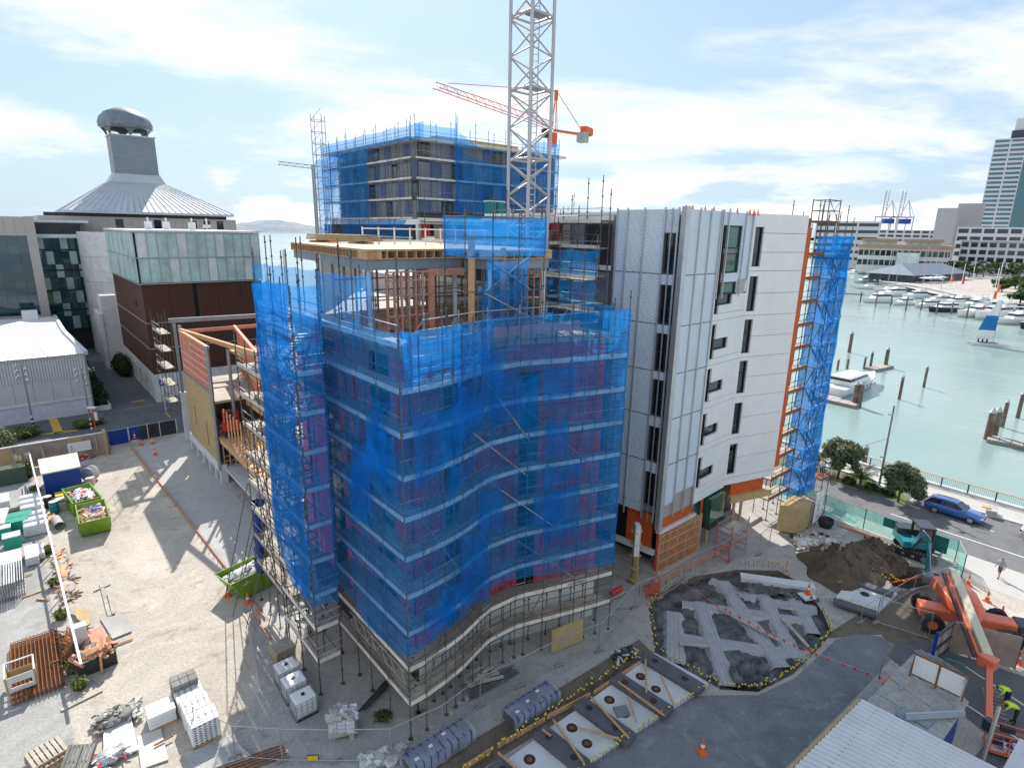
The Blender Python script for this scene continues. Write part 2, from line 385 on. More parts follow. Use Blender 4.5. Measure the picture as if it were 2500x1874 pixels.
# ground: the quay land with the raft excavation and the digger's trench left open in it
PIT = gpoly([(1583, 1478), (1600, 1592), (1665, 1628), (1760, 1682), (1850, 1688), (1935, 1645), (1992, 1588), (2030, 1545), (2008, 1492), (1965, 1428), (1900, 1392), (1800, 1390), (1700, 1405), (1640, 1430)])
HOLE = gpoly([(2160, 1400), (2205, 1378), (2262, 1388), (2305, 1408), (2285, 1432), (2235, 1442), (2180, 1430)])
OUT = [S(-160, 60.4), S(420, 60.4), S(420, -500), S(-160, -500)]
b = MB(); tri = tessellate_polygon([OUT, PIT, HOLE]); allv = OUT + PIT + HOLE
b.add([(q.x, q.y, 0) for q in allv], [])
for a_, b_, c_ in tri:
    n_ = (allv[b_] - allv[a_]).to_2d().to_3d().cross((allv[c_] - allv[a_]).to_2d().to_3d()).z
    b.f.append([a_, b_, c_] if n_ > 0 else [a_, c_, b_]); b.mi.append(0); b.sm.append(False)
def walls(poly, z0, z1, inward, mi):
    for i in range(len(poly)):
        p_, q_ = poly[i], poly[(i + 1) % len(poly)]
        f = [(p_.x, p_.y, z1), (q_.x, q_.y, z1), (q_.x, q_.y, z0), (p_.x, p_.y, z0)]
        b.add(f if inward else f[::-1], [(0, 1, 2, 3)], mi)
walls(OUT, -6, 0, False, 1); walls(PIT, -0.6, 0, True, 2); walls(HOLE, -2.2, 0, True, 2)
b.add([(q.x, q.y, -0.6) for q in PIT], [tuple(range(len(PIT)))], 2); b.add([(q.x, q.y, -2.2) for q in HOLE], [tuple(range(len(HOLE)))], 2)
struct('ground', b, ['yard', 'concd', 'dirt'])

# works floor in front of the building, lane slab, road, promenade, back street
sheet('gravel_floor', [S(12, -2.3), S(60, 1), S(60, 42.9), S(-3, 43.4), S(-14, 43), S(-20, 40), S(-26, 30), S(-20, 5), S(-12, -10), S(2, -6)][::-1], 0.004, 'gravel') if False else None
def sheet_h(name, pts, z, mat, holes):
    b = MB(); tri = tessellate_polygon([pts] + holes); al = list(pts)
    for h in holes: al += list(h)
    b.add([(q.x, q.y, z) for q in al], [])
    for a_, b_, c_ in tri:
        n_ = (al[b_].to_2d().to_3d() - al[a_].to_2d().to_3d()).cross(al[c_].to_2d().to_3d() - al[a_].to_2d().to_3d()).z
        b.f.append([a_, b_, c_] if n_ > 0 else [a_, c_, b_]); b.mi.append(0); b.sm.append(False)
    return struct(name, b, mat)
sheet_h('gravel_floor', [S(16, -0.5), S(50, 1), S(50, 43.2), S(-13.2, 43.2), S(-14.3, 40.5)] + gpoly([(2420, 1560), (2300, 1880), (1000, 1960), (760, 1890), (590, 1874), (560, 1800), (640, 1680)]), 0.004, 'gravel', [PIT, HOLE])
sheet('lane', [S(12, -2.3), S(56.5, -4.2), S(57.5, 1.4), S(12, 1.4)], 0.008, 'lane')
sheet('footing_concrete', gpoly([(1000, 1874), (1270, 1700), (1480, 1590), (1560, 1535), (1500, 1500), (1300, 1560), (1080, 1700), (700, 1600), (600, 1480), (640, 1700), (760, 1840), (860, 1874)]), 0.008, 'oldconc')
sheet('ramp', gpoly([(1230, 1920), (1440, 1765), (1620, 1702), (1760, 1696), (1850, 1696), (1940, 1655), (2000, 1600), (2040, 1560), (2085, 1548), (2150, 1553), (2183, 1572), (2175, 1610), (2100, 1690), (2000, 1790), (1890, 1900)]), 0.012, 'hotmix')
sheet('trench_floor', gpoly([(1040, 1874), (1330, 1700), (1560, 1560), (1600, 1600), (1530, 1655), (1180, 1874)]), 0.012, 'dirt')
sheet('soil', gpoly([(1990, 1560), (2030, 1540), (2110, 1490), (2200, 1440), (2330, 1420), (2400, 1480), (2420, 1560), (2250, 1600), (2185, 1590), (2150, 1548)]), 0.010, 'dirt')
sheet('storage_yard', [S(2, -13.2), S(55, -13.7), S(55, -60), S(2, -60)], 0.004, 'oldconc')
sheet('footpath', [S(-130, 43.3), S(60, 43.3), S(60, 45.5), S(-130, 45.5)], 0.008, 'paving')
sheet('forecourt', [S(-16.5, 43.3), S(-130, 43.3), S(-130, 39.5), S(-17.5, 39.0)] if False else [S(-14, 43.3), S(-130, 43.3), S(-130, 40.8), S(-15, 40.8)], 0.010, 'paving')
sheet('yard_asphalt', gpoly([(2165, 1600), (2190, 1575), (2240, 1560), (2640, 1700), (2640, 2000), (2250, 1990), (2420, 1800)]), 0.014, 'street')
sheet('road', [S(-150, 45.5), S(200, 45.5), S(200, 56.0), S(-150, 56.0)], 0.004, 'road')
sheet('promenade', [S(-150, 56.0), S(200, 56.0), S(200, 60.4), S(-150, 60.4)], 0.006, 'paving')
kb = MB(); kb.beam(S(-150, 56.05, 0.07), S(200, 56.05, 0.07), 0.3, 0.14); kb.beam(S(-150, 60.1, 0.12), S(200, 60.1, 0.12), 0.5, 0.25); struct('kerb', kb, 'concl')
mk = MB()
mk.beam(S(-150, 48.72, 0.01), S(-6.7, 48.72, 0.01), 0.14, 0.006)
for k in range(-30, 6):
    s0 = -7.1 + k * 5.7
    mk.beam(S(s0, 52.25, 0.01), S(s0 - 1.1, 52.25, 0.01), 0.12, 0.006)
mk.beam(S(3.0, 48.9, 0.01), S(40, 48.9, 0.01), 0.12, 0.006)
struct('road_marking', mk, 'linewhite')
sheet('planting_bed', [S(-7.2, 52.5), S(30, 52.5), S(30, 55.6), S(-5.5, 55.6)], 0.012, 'lawn')
sheet('bed_soil', [S(-5.6, 53.2), S(30, 53.2), S(30, 55.2), S(-4.5, 55.2)], 0.016, 'dirt')
sheet('street', [S(58.7, -200), S(58.7, 60), S(75.6, 60), S(75.6, -200)], 0.004, 'street')
sheet('laneway', [S(75.0, -6.0), S(75.0, 1.7), S(190, 1.7), S(190, -6.0)], 0.008, 'lane') if False else sheet('laneway', [S(75.6, -6.0), S(75.6, 1.7), S(200, 1.7), S(200, -6.0)], 0.008, 'street')
ym = MB()
ym.beam(S(77.75, -1.3, 0.02), S(77.75, 0.43, 0.02), 0.5, 0.008); ym.beam(S(74.4, -2.4, 0.02), S(74.3, 1.2, 0.02), 0.14, 0.008)
ym.beam(G(128, 1018, 0.02), G(143, 1056, 0.02), 0.9, 0.008); ym.beam(G(100, 1060, 0.02), G(190, 1050, 0.02), 0.5, 0.008); ym.beam(G(405, 1008, 0.02), G(416, 1018, 0.02), 0.16, 0.008)
struct('street_marking', ym, 'lineyellow')
# distant shore and hills
hm, t, b_ = newmat('hillgreen')
cc = ramp(t, noise(t, pos(t), 0.02, 6, 0.7), [(0.35, (0.16, 0.20, 0.25)), (0.6, (0.27, 0.30, 0.34))], 'LINEAR'); t.links.new(cc, b_.inputs['Base Color']); b_.inputs['Roughness'].default_value = 1
hb = MB(); q = random.Random(3)
def ridge(x0, x1, Y, zmax, n, dep):
    top = []
    for k in range(n + 1):
        f = k / n; top.append((x0 + (x1 - x0) * f, zmax * (0.25 + 0.75 * math.sin(math.pi * min(1, max(0, f))) ** 0.6) * (0.75 + 0.25 * math.sin(f * 17 + 1) + q.uniform(-.07, .07))))
    vs = []
    for x, z in top: vs += [(x, Y, WZ - 1), (x, Y + dep * 0.5, max(4, z)), (x, Y + dep, WZ - 1)]
    fs = []
    for k in range(n):
        a = 3 * k; fs += [(a, a + 3, a + 4, a + 1), (a + 1, a + 4, a + 5, a + 2)]
    hb.add(vs, fs, 0, True)
ridge(-2600, -900, 3000, 72, 40, 600); ridge(-4200, -2300, 3600, 60, 40, 700); ridge(-1000, 2600, 4600, 55, 60, 800); ridge(2300, 5200, 4200, 90, 50, 800)
struct('hills', hb, 'hillgreen')

# ================================================================ CURVED WING AND ITS SCAFFOLD
CURV = [(0, -0.05), (1.5, -0.05), (3.5, 0.35), (5.9, 1.18), (7.3, 1.3), (8.5, 1.05), (11.5, 0.1), (14.6, -0.75)]
def fs(t):
    for (t0, s0), (t1, s1) in zip(CURV, CURV[1:]):
        if t <= t1:
            f = max(0.0, (t - t0) / (t1 - t0)); return s0 + (s1 - s0) * f
    return CURV[-1][1]
LEV = [2.1 + 2.05 * k for k in range(9)]
TS = [0, 0.95, 2.3, 3.6, 5.3, 6.1, 8.0, 8.6, 11.0, 12.7, 14.6]
wing = thing('apartment_wing', 'unfinished curved wing with red sheathing panels behind blue scaffold net', 'building', S(1.6, 1.6))
# solid core, concrete plinth, floor edges
tt = [1.6 + 13.2 * k / 12 for k in range(13)]
front = [S(fs(t) + 1.75, t) for t in tt]
core = [S(fs(t) + 2.1, t) for t in tt] + [S(17, 14.6), S(17, 2.0)]
b = MB(); b.prism([(p.x, p.y) for p in core], 0.0, 19.4); b.build('core', 'dark', wing)
for a, c in zip(front, front[1:]):
    q = MB(); q.prism([a, c, c + V((0.1, 0.12, 0)), a + V((0.1, 0.12, 0))], 0.0, 3.2); q.build('plinth_panel', 'offwhite', wing)
def wallpanel(name, a, c, z0, z1, mat, th=0.12, dots=False, parent=None):
    n = (c - a).cross(V((0, 0, 1))).normalized()
    q = MB(); q.prism([a, c, c - n * th, a - n * th], z0, z1)
    if dots:
        for zd in (0.32, 0.68):
            for f in (0.2, 0.5, 0.8):
                p = a + (c - a) * f + n * 0.015; p.z = z0 + (z1 - z0) * zd
                q.box(p, (0.05, 0.05, 0.05), 0, 1)
    return q.build(name, [mat, 'white'], parent or wing)
for k, z in enumerate([3.3 + 2.05 * i for i in range(8)]):
    for i, (a, c) in enumerate(zip(front, front[1:])):
        if i in (2, 7) and k < 7:
            wallpanel('window', a, c, z + 0.05, z + 1.98, 'glass', 0.05); continue
        if i in (4, 5) and k % 2: mt = 'pinkpine'
        else: mt = 'redply'
        wallpanel('sheathing_panel', a + (c - a) * 0.01, c - (c - a) * 0.01, z + 0.03, z + 2.02, mt, dots=True)
    for i, s0 in enumerate((1.8, 3.9, 6.0, 8.1, 10.2, 12.3, 14.4)):
        a, c = S(s0 + 2.08, 1.6), S(s0, 1.6)
        wallpanel('window' if i % 3 == 1 else 'sheathing_panel', a, c, z + 0.03, z + 2.02, 'glass' if i % 3 == 1 else 'redply', dots=i % 3 != 1)
b = MB(); b.prism([(p.x, p.y) for p in [S(fs(t) + 1.3, t) for t in tt] + [S(18, 14.8), S(18, 1.3)]], 19.4, 19.75); b.build('roof_slab', 'ply', wing)

fr = thing('facade_scaffold', 'blue netted tube scaffold wrapping the curved wing', 'scaffold', S(0, 0))
def net_sheet(parent, a, c, z0a, z0c, z1a, z1c, nx=6, nz=14, bulge=0.12, seed=0, mat='net', name='net', sag=0.1, ragged=0.0):
    q = random.Random(seed); n = (c - a).cross(V((0, 0, 1))).normalized(); b = MB(); vs = []
    ph = q.uniform(0, 6); 
    for j in range(nz + 1):
        for i in range(nx + 1):
            f = i / nx; g_ = j / nz
            z0 = z0a + (z0c - z0a) * f; z1 = z1a + (z1c - z1a) * f
            z1 -= sag * math.sin(math.pi * f) ; z0 += (sag * 0.6 * math.sin(math.pi * f) + q.uniform(-ragged, ragged))
            zz = z0 + (z1 - z0) * g_
            w = bulge * (0.55 * math.sin(math.pi * f) * (0.5 + 0.5 * math.sin(zz * 3.1 + ph)) + 0.35 * math.sin(zz * 1.3 + f * 5 + ph)) + q.uniform(-0.02, 0.02)
            p = a + (c - a) * f - n * (-w) ; vs.append((p.x, p.y, zz))
    b.add(vs, [(j * (nx + 1) + i, j * (nx + 1) + i + 1, (j + 1) * (nx + 1) + i + 1, (j + 1) * (nx + 1) + i) for j in range(nz) for i in range(nx)], 0, True)
    return b.build(name, mat, parent)
def run(parent, outer, inner, levels, z0, ztops, skip_toe=(), rails=True, decks=True, galv=0.25, braces=True, inner_ztop=None, toe='toeb', seed=1, rail_only_above=None):
    "a run of tube scaffold along the points of outer / inner"
    q = random.Random(seed)
    for i, p in enumerate(outer): standard(parent, p, z0, ztops[i % len(ztops)])
    for i, p in enumerate(inner): standard(parent, p, z0, (inner_ztop or ztops[(i + 1) % len(ztops)]))
    for z in levels:
        for i, (a, c) in enumerate(zip(outer, outer[1:])):
            d = (c - a).normalized(); a2, c2 = a - d * 0.1, c + d * 0.1; Z = V((0, 0, 1))
            pipe(parent, 'ledger', a2 + Z * (z - 0.08), c2 + Z * (z - 0.08))
            if rails:
                for h in (0.5, 1.0):
                    pipe(parent, 'guard_rail', a2 + Z * (z + h), c2 + Z * (z + h), 0.027, 'scaf_galv' if q.random() < galv else 'scaf')
            if i not in skip_toe:
                board(parent, 'toe_board', a + Z * (z + 0.12), c + Z * (z + 0.12), 0.04, 0.25, toe)
        for i, (a, c) in enumerate(zip(inner, inner[1:])):
            pipe(parent, 'ledger', a + V((0, 0, z - 0.08)), c + V((0, 0, z - 0.08)))
        for a, c in zip(outer, inner): pipe(parent, 'transom', a + V((0, 0, z - 0.03)), c + V((0, 0, z - 0.03)))
        if decks:
            for (a, c), (a1, c1) in zip(zip(outer, outer[1:]), zip(inner, inner[1:])):
                for k in range(4):
                    f = 0.14 + 0.22 * k + q.uniform(-0.02, 0.02)
                    pa, pc = a + (a1 - a) * f, c + (c1 - c) * f
                    board(parent, 'deck_plank', pa + V((0, 0, z + 0.03)), pc + V((0, 0, z + 0.03 + q.uniform(0, 0.02))), (a1 - a).length * 0.20, 0.04, 'plank')
    if braces:
        for i, (a, c) in enumerate(zip(outer, outer[1:])):
            if i % 3 == 1:
                for k in range(0, len(levels) - 1, 2):
                    pipe(parent, 'brace', a + V((0, 0, levels[k])), c + V((0, 0, levels[min(k + 2, len(levels) - 1)])), 0.028)
outer = [S(fs(t), t) for t in TS]; inner = [S(fs(t) + 1.25, max(t, 1.2) if t < 1 else t) for t in TS]
run(fr, outer, inner, LEV, 0.05, [21.9, 21.2, 22.4, 21.6], seed=3)
for p in outer + inner:
    board(fr, 'sole_board', V((p.x - 0.3, p.y - 0.2, 0.03)), V((p.x + 0.3, p.y + 0.2, 0.03)), 0.25, 0.05, 'plank')
# long raking braces on the front
for (t0, z0, t1, z1) in ((3.6, 16.3, 8.6, 12.0), (5.3, 18.3, 8.6, 14.2), (6.1, 12.2, 11.0, 7.9), (8.0, 16.4, 12.7, 12.0), (2.3, 8.2, 5.3, 4.0), (0.95, 12.2, 3.6, 8.0), (8.0, 8.1, 12.7, 3.9), (5.3, 4.1, 8.0, 0.3), (8.6, 4.1, 11, 0.3)):
    pipe(fr, 'brace', S(fs(t0) - 0.06, t0, z0), S(fs(t1) - 0.06, t1, z1), 0.028, 'scaf_galv')
# street side of the corner
LS = [0, 2.1, 4.2, 5.8, 8.2, 10.9, 13.4, 16.0, 18.6]
o2 = [S(s, 0) for s in LS]; i2 = [S(max(s, 1.3), 1.2) for s in LS]
run(fr, o2[:5], i2[:5], LEV + [20.55], 0.05, [22.3, 23.8, 24.6], seed=5)
run(fr, o2[4:], i2[4:], [16.45, 18.5, 20.55], 0.05, [24.2, 25.0], seed=6, braces=False)
for s0 in (0.2, 2.3):       # lattice beam under the first street lift
    for a, c in ((3.3, 3.3), (4.0, 4.0)): pipe(fr, 'lattice_chord', S(s0, -0.08, a), S(s0 + 4.2, -0.08, c), 0.03, 'scaf_galv')
    for k in range(8): pipe(fr, 'lattice_web', S(s0 + k * 0.52, -0.08, 3.3 + 0.7 * (k % 2)), S(s0 + (k + 1) * 0.52, -0.08, 3.3 + 0.7 * ((k + 1) % 2)), 0.02, 'scaf_galv')
# nets
TN = [0, 2.3, 5.3, 8.0, 11.0, 14.6]
ZB = [5.1, 5.4, 5.7, 5.6, 5.2, 5.0]
for k in range(5):
    a, c = S(fs(TN[k]) - 0.12, TN[k] - (0.1 if k == 0 else 0)), S(fs(TN[k + 1]) - 0.12, TN[k + 1])
    # follow the curve: one drop per part-bay
    mid = [TN[k] + (TN[k + 1] - TN[k]) * i / 2 for i in range(3)]
    for i in range(2):
        p, q_ = S(fs(mid[i]) - 0.13, mid[i] - (0.1 if mid[i] == 0 else 0)), S(fs(mid[i + 1]) - 0.13, mid[i + 1])
        zb = [ZB[k] + (ZB[k + 1] - ZB[k]) * j / 2 for j in (i, i + 1)]
        net_sheet(fr, p, q_, zb[0], zb[1], 21.35, 21.35, 5, 24, 0.10, k * 7 + i)
for s0, s1, z0a, z0b, z1 in ((0, 2.1, 5.1, 4.6, 21.3), (2.1, 4.2, 4.6, 4.3, 21.3), (4.2, 5.8, 4.3, 5.0, 23.45), (5.8, 8.2, 5.0, 5.4, 23.4), (8.2, 10.9, 5.4, 9.0, 23.4), (10.9, 13.4, 18.2, 18.4, 23.4), (13.4, 16.0, 18.4, 18.5, 23.35), (16.0, 18.6, 18.5, 18.6, 23.3)):
    net_sheet(fr, S(s1, -0.12), S(s0 - (0.1 if s0 == 0 else 0), -0.12), z0b, z0a, z1, z1, 5, 22, 0.12, int(s0 * 9))
net_sheet(fr, S(-0.75, 14.75), S(0.6, 14.75), 5.0, 5.2, 21.35, 21.35, 3, 20, 0.06, 71)
net_sheet(fr, S(0.6, 14.75), S(3.4, 14.75), 7.0, 8.0, 21.4, 21.4, 3, 20, 0.08, 72)
net_sheet(fr, S(4.25, -0.1), S(4.25, 1.2), 21.0, 21.0, 23.4, 23.4, 3, 6, 0.06, 73)
for k in range(16):                                   # slack overlaps, tucks and patches tied over the first layer
    q_ = random.Random(400 + k); t0 = q_.uniform(0, 11.5); t1 = t0 + q_.uniform(1.2, 3.0); z0 = q_.uniform(5.6, 17); h_ = q_.uniform(1.5, 4.2)
    net_sheet(fr, S(fs(t0) - 0.22, t0), S(fs(t1) - 0.22, t1), z0, z0 + q_.uniform(-1.6, 1.6), z0 + h_, z0 + h_ + q_.uniform(-0.4, 0.4), 5, 8, 0.2, 400 + k, sag=0.25)
for k in range(8):
    q_ = random.Random(450 + k); s0 = q_.uniform(0, 3.6); s1 = s0 + q_.uniform(1.2, 2.2); z0 = q_.uniform(5.6, 18); h_ = q_.uniform(1.8, 4.5)
    net_sheet(fr, S(s1, -0.22), S(s0, -0.22), z0, z0 + q_.uniform(-2.2, 2.2), z0 + h_, z0 + h_, 5, 8, 0.2, 450 + k, sag=0.25)
net_sheet(fr, S(fs(0) - 0.3, 0.0), S(fs(3) - 0.3, 3.0), 18.6, 19.4, 21.4, 21.4, 6, 6, 0.35, 480, sag=0.5); net_sheet(fr, S(fs(3) - 0.3, 3.0), S(fs(6) - 0.3, 6.0), 17.4, 18.8, 21.4, 21.4, 6, 6, 0.35, 481, sag=0.6)
for k, t_ in enumerate((3.0, 4.5, 7.2, 9.8, 11.9, 13.6)):
    standard(fr, S(fs(t_), t_), 0.05, 21.4 + 0.3 * (k % 3)); standard(fr, S(fs(t_) + 1.25, t_), 0.05, 21.0)
for z in LEV:
    for a, c in zip(outer, outer[1:]): pipe(fr, 'mid_ledger', a + V((0, 0, z + 1.45)), c + V((0, 0, z + 1.45)), 0.027, 'scaf')
for z, t0 in ((4.15, 1.6), (4.15, 6.9), (4.15, 12.0), (6.2, 4.4), (6.2, 10.2), (8.25, 12.0), (8.25, 2.9), (10.3, 13.4), (10.3, 9.5), (12.35, 7.0)):
    d_ = S(fs(t0 + 0.6), t0 + 0.6) - S(fs(t0 - 0.6), t0 - 0.6); text(fr, 'lettering', 'APL BRIDGPORK', S(fs(t0) - 0.04, t0, z + 0.08), d_, (0, 0, 1), 0.17, 'black')
# stair tower on the street side
tw = thing('stair_tower', 'narrow blue netted scaffold stair tower standing on the street side of the curved wing', 'scaffold', S(5.8, -2.37))
to = [S(5.8, -2.37), S(8.3, -2.37), S(10.9, -2.37)]; ti = [S(5.8, -1.05), S(8.3, -1.05), S(10.9, -1.05)]
run(tw, to, ti, [2.1 + 2.05 * k for k in range(10)], 0.05, [22.9, 23.6, 23.2], seed=9, decks=False, galv=0.5)
for k in range(9):
    z = 2.1 + 2.05 * k
    a, c = (S(6.2, -1.7), S(10.3, -1.7)) if k % 2 else (S(10.3, -1.7), S(6.2, -1.7))
    st_ = MB()
    for w_ in (-0.32, 0.32):
        st_.beam(a + V((0, 0, z)) + VV.to_3d() * w_, c + V((0, 0, z + 2.05)) + VV.to_3d() * w_, 0.05, 0.18)
    for j in range(9):
        p = a + (c - a) * ((j + 0.5) / 9); st_.box((p.x, p.y, z + 2.05 * (j + 0.5) / 9), (0.62, 0.24, 0.03), ANG_T)
    st_.build('stair_flight', 'scaf_galv', tw)
    board(tw, 'landing', S(5.9, -1.7, z), S(6.4, -1.7, z), 1.2, 0.05, 'plank')
    board(tw, 'end_toe_board', S(5.74, -2.3, z + 0.12), S(5.74, -1.1, z + 0.12), 0.04, 0.24, 'toeb')
    for h in (0.5, 1.0): pipe(tw, 'end_rail', S(5.74, -2.45, z + h), S(5.74, -0.95, z + h), 0.027, 'scaf_galv')
for s0, s1, z0a, z0b in ((5.75, 8.3, 5.75, 5.7), (8.3, 10.95, 5.7, 8.0)):
    net_sheet(tw, S(s1, -2.5), S(s0, -2.5), z0b, z0a, 22.6 if s1 > 9 else 23.0, 23.0, 5, 26, 0.16, int(s0 * 5), mat='net_dense')
net_sheet(tw, S(5.66, -2.45), S(5.66, -1.0), 5.75, 5.6, 22.9, 22.9, 4, 26, 0.08, 55)
net_sheet(tw, S(11.0, -1.0), S(11.0, -2.45), 8.0, 8.0, 22.6, 22.6, 4, 22, 0.08, 56)
# bare scaffold further along the street
bs = thing('street_scaffold', 'bare tube scaffold with pale plank decks beside the stair tower', 'scaffold', S(14, -2.1))
so_ = [S(s, -2.1) for s in (11.3, 13.0, 14.8, 16.8)]; si_ = [S(s, -0.8) for s in (11.3, 13.0, 14.8, 16.8)]
run(bs, so_, si_, [3.1, 5.1, 7.1, 9.1, 11.1, 13.1, 15.1, 17.0], 0.05, [19.2, 18.6, 18.9], seed=12, toe='plank')
for a, c in (((14.8, -2.15, 13.0), (11.3, -2.15, 7.0)), ((16.8, -2.15, 15.0), (13.0, -2.15, 5.0)), ((16.8, -2.2, 9.0), (18.6, -4.0, 0.1)), ((14.8, -2.2, 9), (16.0, -4.2, 0.1)), ((13, -2.2, 7), (14.2, -3.9, 0.1)), ((16.8, -2.2, 5), (17.8, -3.4, 0.1))):
    pipe(bs, 'brace', S(*a), S(*c), 0.03, 'scaf')

# ================================================================ CLAD BUILDING (right of the wing)
m, t, b_ = newmat('membrane')                        # printed wall wrap: pale sheet with rows of small slanted blue lettering
tc_ = pos(t)
cmb_ = N(t, 'ShaderNodeCombineXYZ'); sp_ = N(t, 'ShaderNodeSeparateXYZ'); t.links.new(tc_, sp_.inputs[0])
al = mathn(t, 'ADD', mathn(t, 'MULTIPLY', sp_.outputs[0], 0.9), mathn(t, 'MULTIPLY', sp_.outputs[1], 0.45))
t.links.new(mathn(t, 'ADD', mathn(t, 'MULTIPLY', al, 0.55), mathn(t, 'MULTIPLY', sp_.outputs[2], 0.85)), cmb_.inputs[0])
t.links.new(mathn(t, 'SUBTRACT', mathn(t, 'MULTIPLY', al, 0.95), mathn(t, 'MULTIPLY', sp_.outputs[2], 0.45)), cmb_.inputs[1])
br = N(t, 'ShaderNodeTexBrick'); t.links.new(cmb_.outputs[0], br.inputs['Vector'])
br.inputs['Scale'].default_value = 2.1; br.inputs['Mortar Size'].default_value = 0.045; br.inputs['Brick Width'].default_value = 0.62; br.inputs['Row Height'].default_value = 0.26; br.inputs['Bias'].default_value = 0
br.inputs['Color1'].default_value = (1, 1, 1, 1); br.inputs['Color2'].default_value = (1, 1, 1, 1); br.inputs['Mortar'].default_value = (0, 0, 0, 1)
chop = ramp(t, noise(t, cmb_.outputs[0], 22, 2), [(0.47, (0, 0, 0)), (0.53, (1, 1, 1))])
ink = mathn(t, 'MULTIPLY', mathn(t, 'SUBTRACT', 1.0, br.outputs[0]), chop)
bc = ramp(t, noise(t, tc_, 0.5, 5), [(0.3, (0.56, 0.64, 0.74)), (0.7, (0.66, 0.73, 0.80))], 'LINEAR')
t.links.new(mixc(t, mathn(t, 'MULTIPLY', ink, 0.6), bc, (0.16, 0.30, 0.46)), b_.inputs['Base Color']); b_.inputs['Roughness'].default_value = 0.45
bn = N(t, 'ShaderNodeBump'); bn.inputs['Strength'].default_value = 0.25; bn.inputs['Distance'].default_value = 0.08
t.links.new(noise(t, tc_, 1.6, 3), bn.inputs['Height']); t.links.new(bn.outputs[0], b_.inputs['Normal'])
m, t, b_ = newmat('cladding')                        # white boards with a fine horizontal groove
p = pos(t); sp_ = N(t, 'ShaderNodeSeparateXYZ'); t.links.new(p, sp_.inputs[0])
gr = ramp(t, mathn(t, 'FRACT', mathn(t, 'MULTIPLY', sp_.outputs[2], 5.2)), [(0.0, (0.78,) * 3), (0.08, (1, 1, 1)), (1.0, (1, 1, 1))], 'LINEAR')
t.links.new(mixc(t, 1.0, ramp(t, noise(t, p, 0.6, 5), [(0.3, (0.72, 0.72, 0.73)), (0.7, (0.79, 0.79, 0.79))], 'LINEAR'), gr, 'MULTIPLY'), b_.inputs['Base Color']); b_.inputs['Roughness'].default_value = 0.5
M('greypanel', (0.24, 0.25, 0.28), 0.6, 0, 0.12, 0.5); M('fin', (0.50, 0.52, 0.54), 0.4, 0.5, 0.1, 1)
glassmat('winglass', (0.006, 0.010, 0.012), 0.04); glassmat('greenglass', (0.02, 0.10, 0.075), 0.05)
cl = thing('clad_building', 'tall part clad block of pale membrane and white boards with zigzag window slots', 'building', S(1.1, 22.3))
class Face:
    "a vertical facade: along u from a to c, z up, o outwards"
    def __init__(s, a, c): s.a, s.d = V((a.x, a.y, 0)), V((c.x - a.x, c.y - a.y, 0)); s.len = s.d.length; s.d.normalize(); s.n = s.d.cross(V((0, 0, 1)))
    def P(s, u_, z, o=0): q = s.a + s.d * u_ + s.n * o; return V((q.x, q.y, z))
    def slab(s, par, name, u0, u1, z0, z1, o0, o1, mat, mi=None):
        b = MB(); b.prism([s.P(u0, 0, o1), s.P(u1, 0, o1), s.P(u1, 0, o0), s.P(u0, 0, o0)], z0, z1); return b.build(name, mat, par)
    def window(s, par, u0, u1, z0, z1, glass='winglass', fr='dark', mul=()):
        w = s.slab(par, 'window', u0, u1, z0, z1, -0.22, -0.18, glass)
        b = MB()
        for (a0, a1, b0, b1) in ((u0, u0 + 0.06, z0, z1), (u1 - 0.06, u1, z0, z1), (u0 + 0.06, u1 - 0.06, z0, z0 + 0.06), (u0 + 0.06, u1 - 0.06, z1 - 0.06, z1)):
            b.prism([s.P(a0, 0, -0.08), s.P(a1, 0, -0.08), s.P(a1, 0, -0.2), s.P(a0, 0, -0.2)], b0, b1)
        for m_ in mul: b.prism([s.P(u0 + 0.06, 0, -0.1), s.P(u1 - 0.06, 0, -0.1), s.P(u1 - 0.06, 0, -0.19), s.P(u0 + 0.06, 0, -0.19)], z0 + (z1 - z0) * m_ - 0.03, z0 + (z1 - z0) * m_ + 0.03)
        b.build('window_frame', fr, w); return w
JZ = [27.15, 22.85, 19.38, 16.0, 12.65, 9.1, 5.5]
A0, A1, A2, A3, A4 = S(6.4, 21.6), S(1.07, 22.3), S(1.1, 26.5), S(1.35, 31.5), S(-0.25, 37.0)
coreP = [A0 + V((.25, .1, 0)), A1 + V((0.05, 0.35, 0)), A2 + V((-.16, .2, 0)), A3 + V((-.16, .2, 0)), A4 + V((-.3, .2, 0)), S(22, 37.0), S(22, 21.6)]
b = MB(); b.prism([(q.x, q.y) for q in coreP], 4.9, 26.8); b.build('core', 'greypanel', cl)
b = MB(); b.prism([(q.x, q.y) for q in coreP], 26.8, 27.0); b.build('roof', 'concl', cl)
fl = Face(A0, A1); fa = Face(A1, A2); fb = Face(A2, A3); fc = Face(A3, A4)
fins = [0.0, 0.85, 2.2, 3.75]
for k in range(6):
    z0, z1 = JZ[k + 1] + 0.02, JZ[k] - 0.03
    for u0, u1 in zip(fins, fins[1:] + []): fl.slab(cl, 'membrane_panel', u0, u1, z0, z1, -0.1, 0, 'membrane')
    fl.slab(cl, 'membrane_panel', 3.75, 4.75, JZ[k + 1] + 2.75, z1, -0.12, -0.04, 'membrane')
    fl.window(cl, 3.85, 4.75, JZ[k + 1] + 0.08, JZ[k + 1] + 2.72, mul=(0.45,) if k % 2 else (0.5,))
    for u0, u1 in ((0.1, 1.4), (1.4, 2.75), (2.75, fa.len)): fa.slab(cl, 'membrane_panel', u0, u1, z0 if k < 5 else z0 + (0.3 if u0 < 1 else 0.9), z1, -0.1, 0, 'membrane')
fl.slab(cl, 'membrane_panel', 0, 3.75, 4.85, 5.48, -0.1, 0, 'membrane')
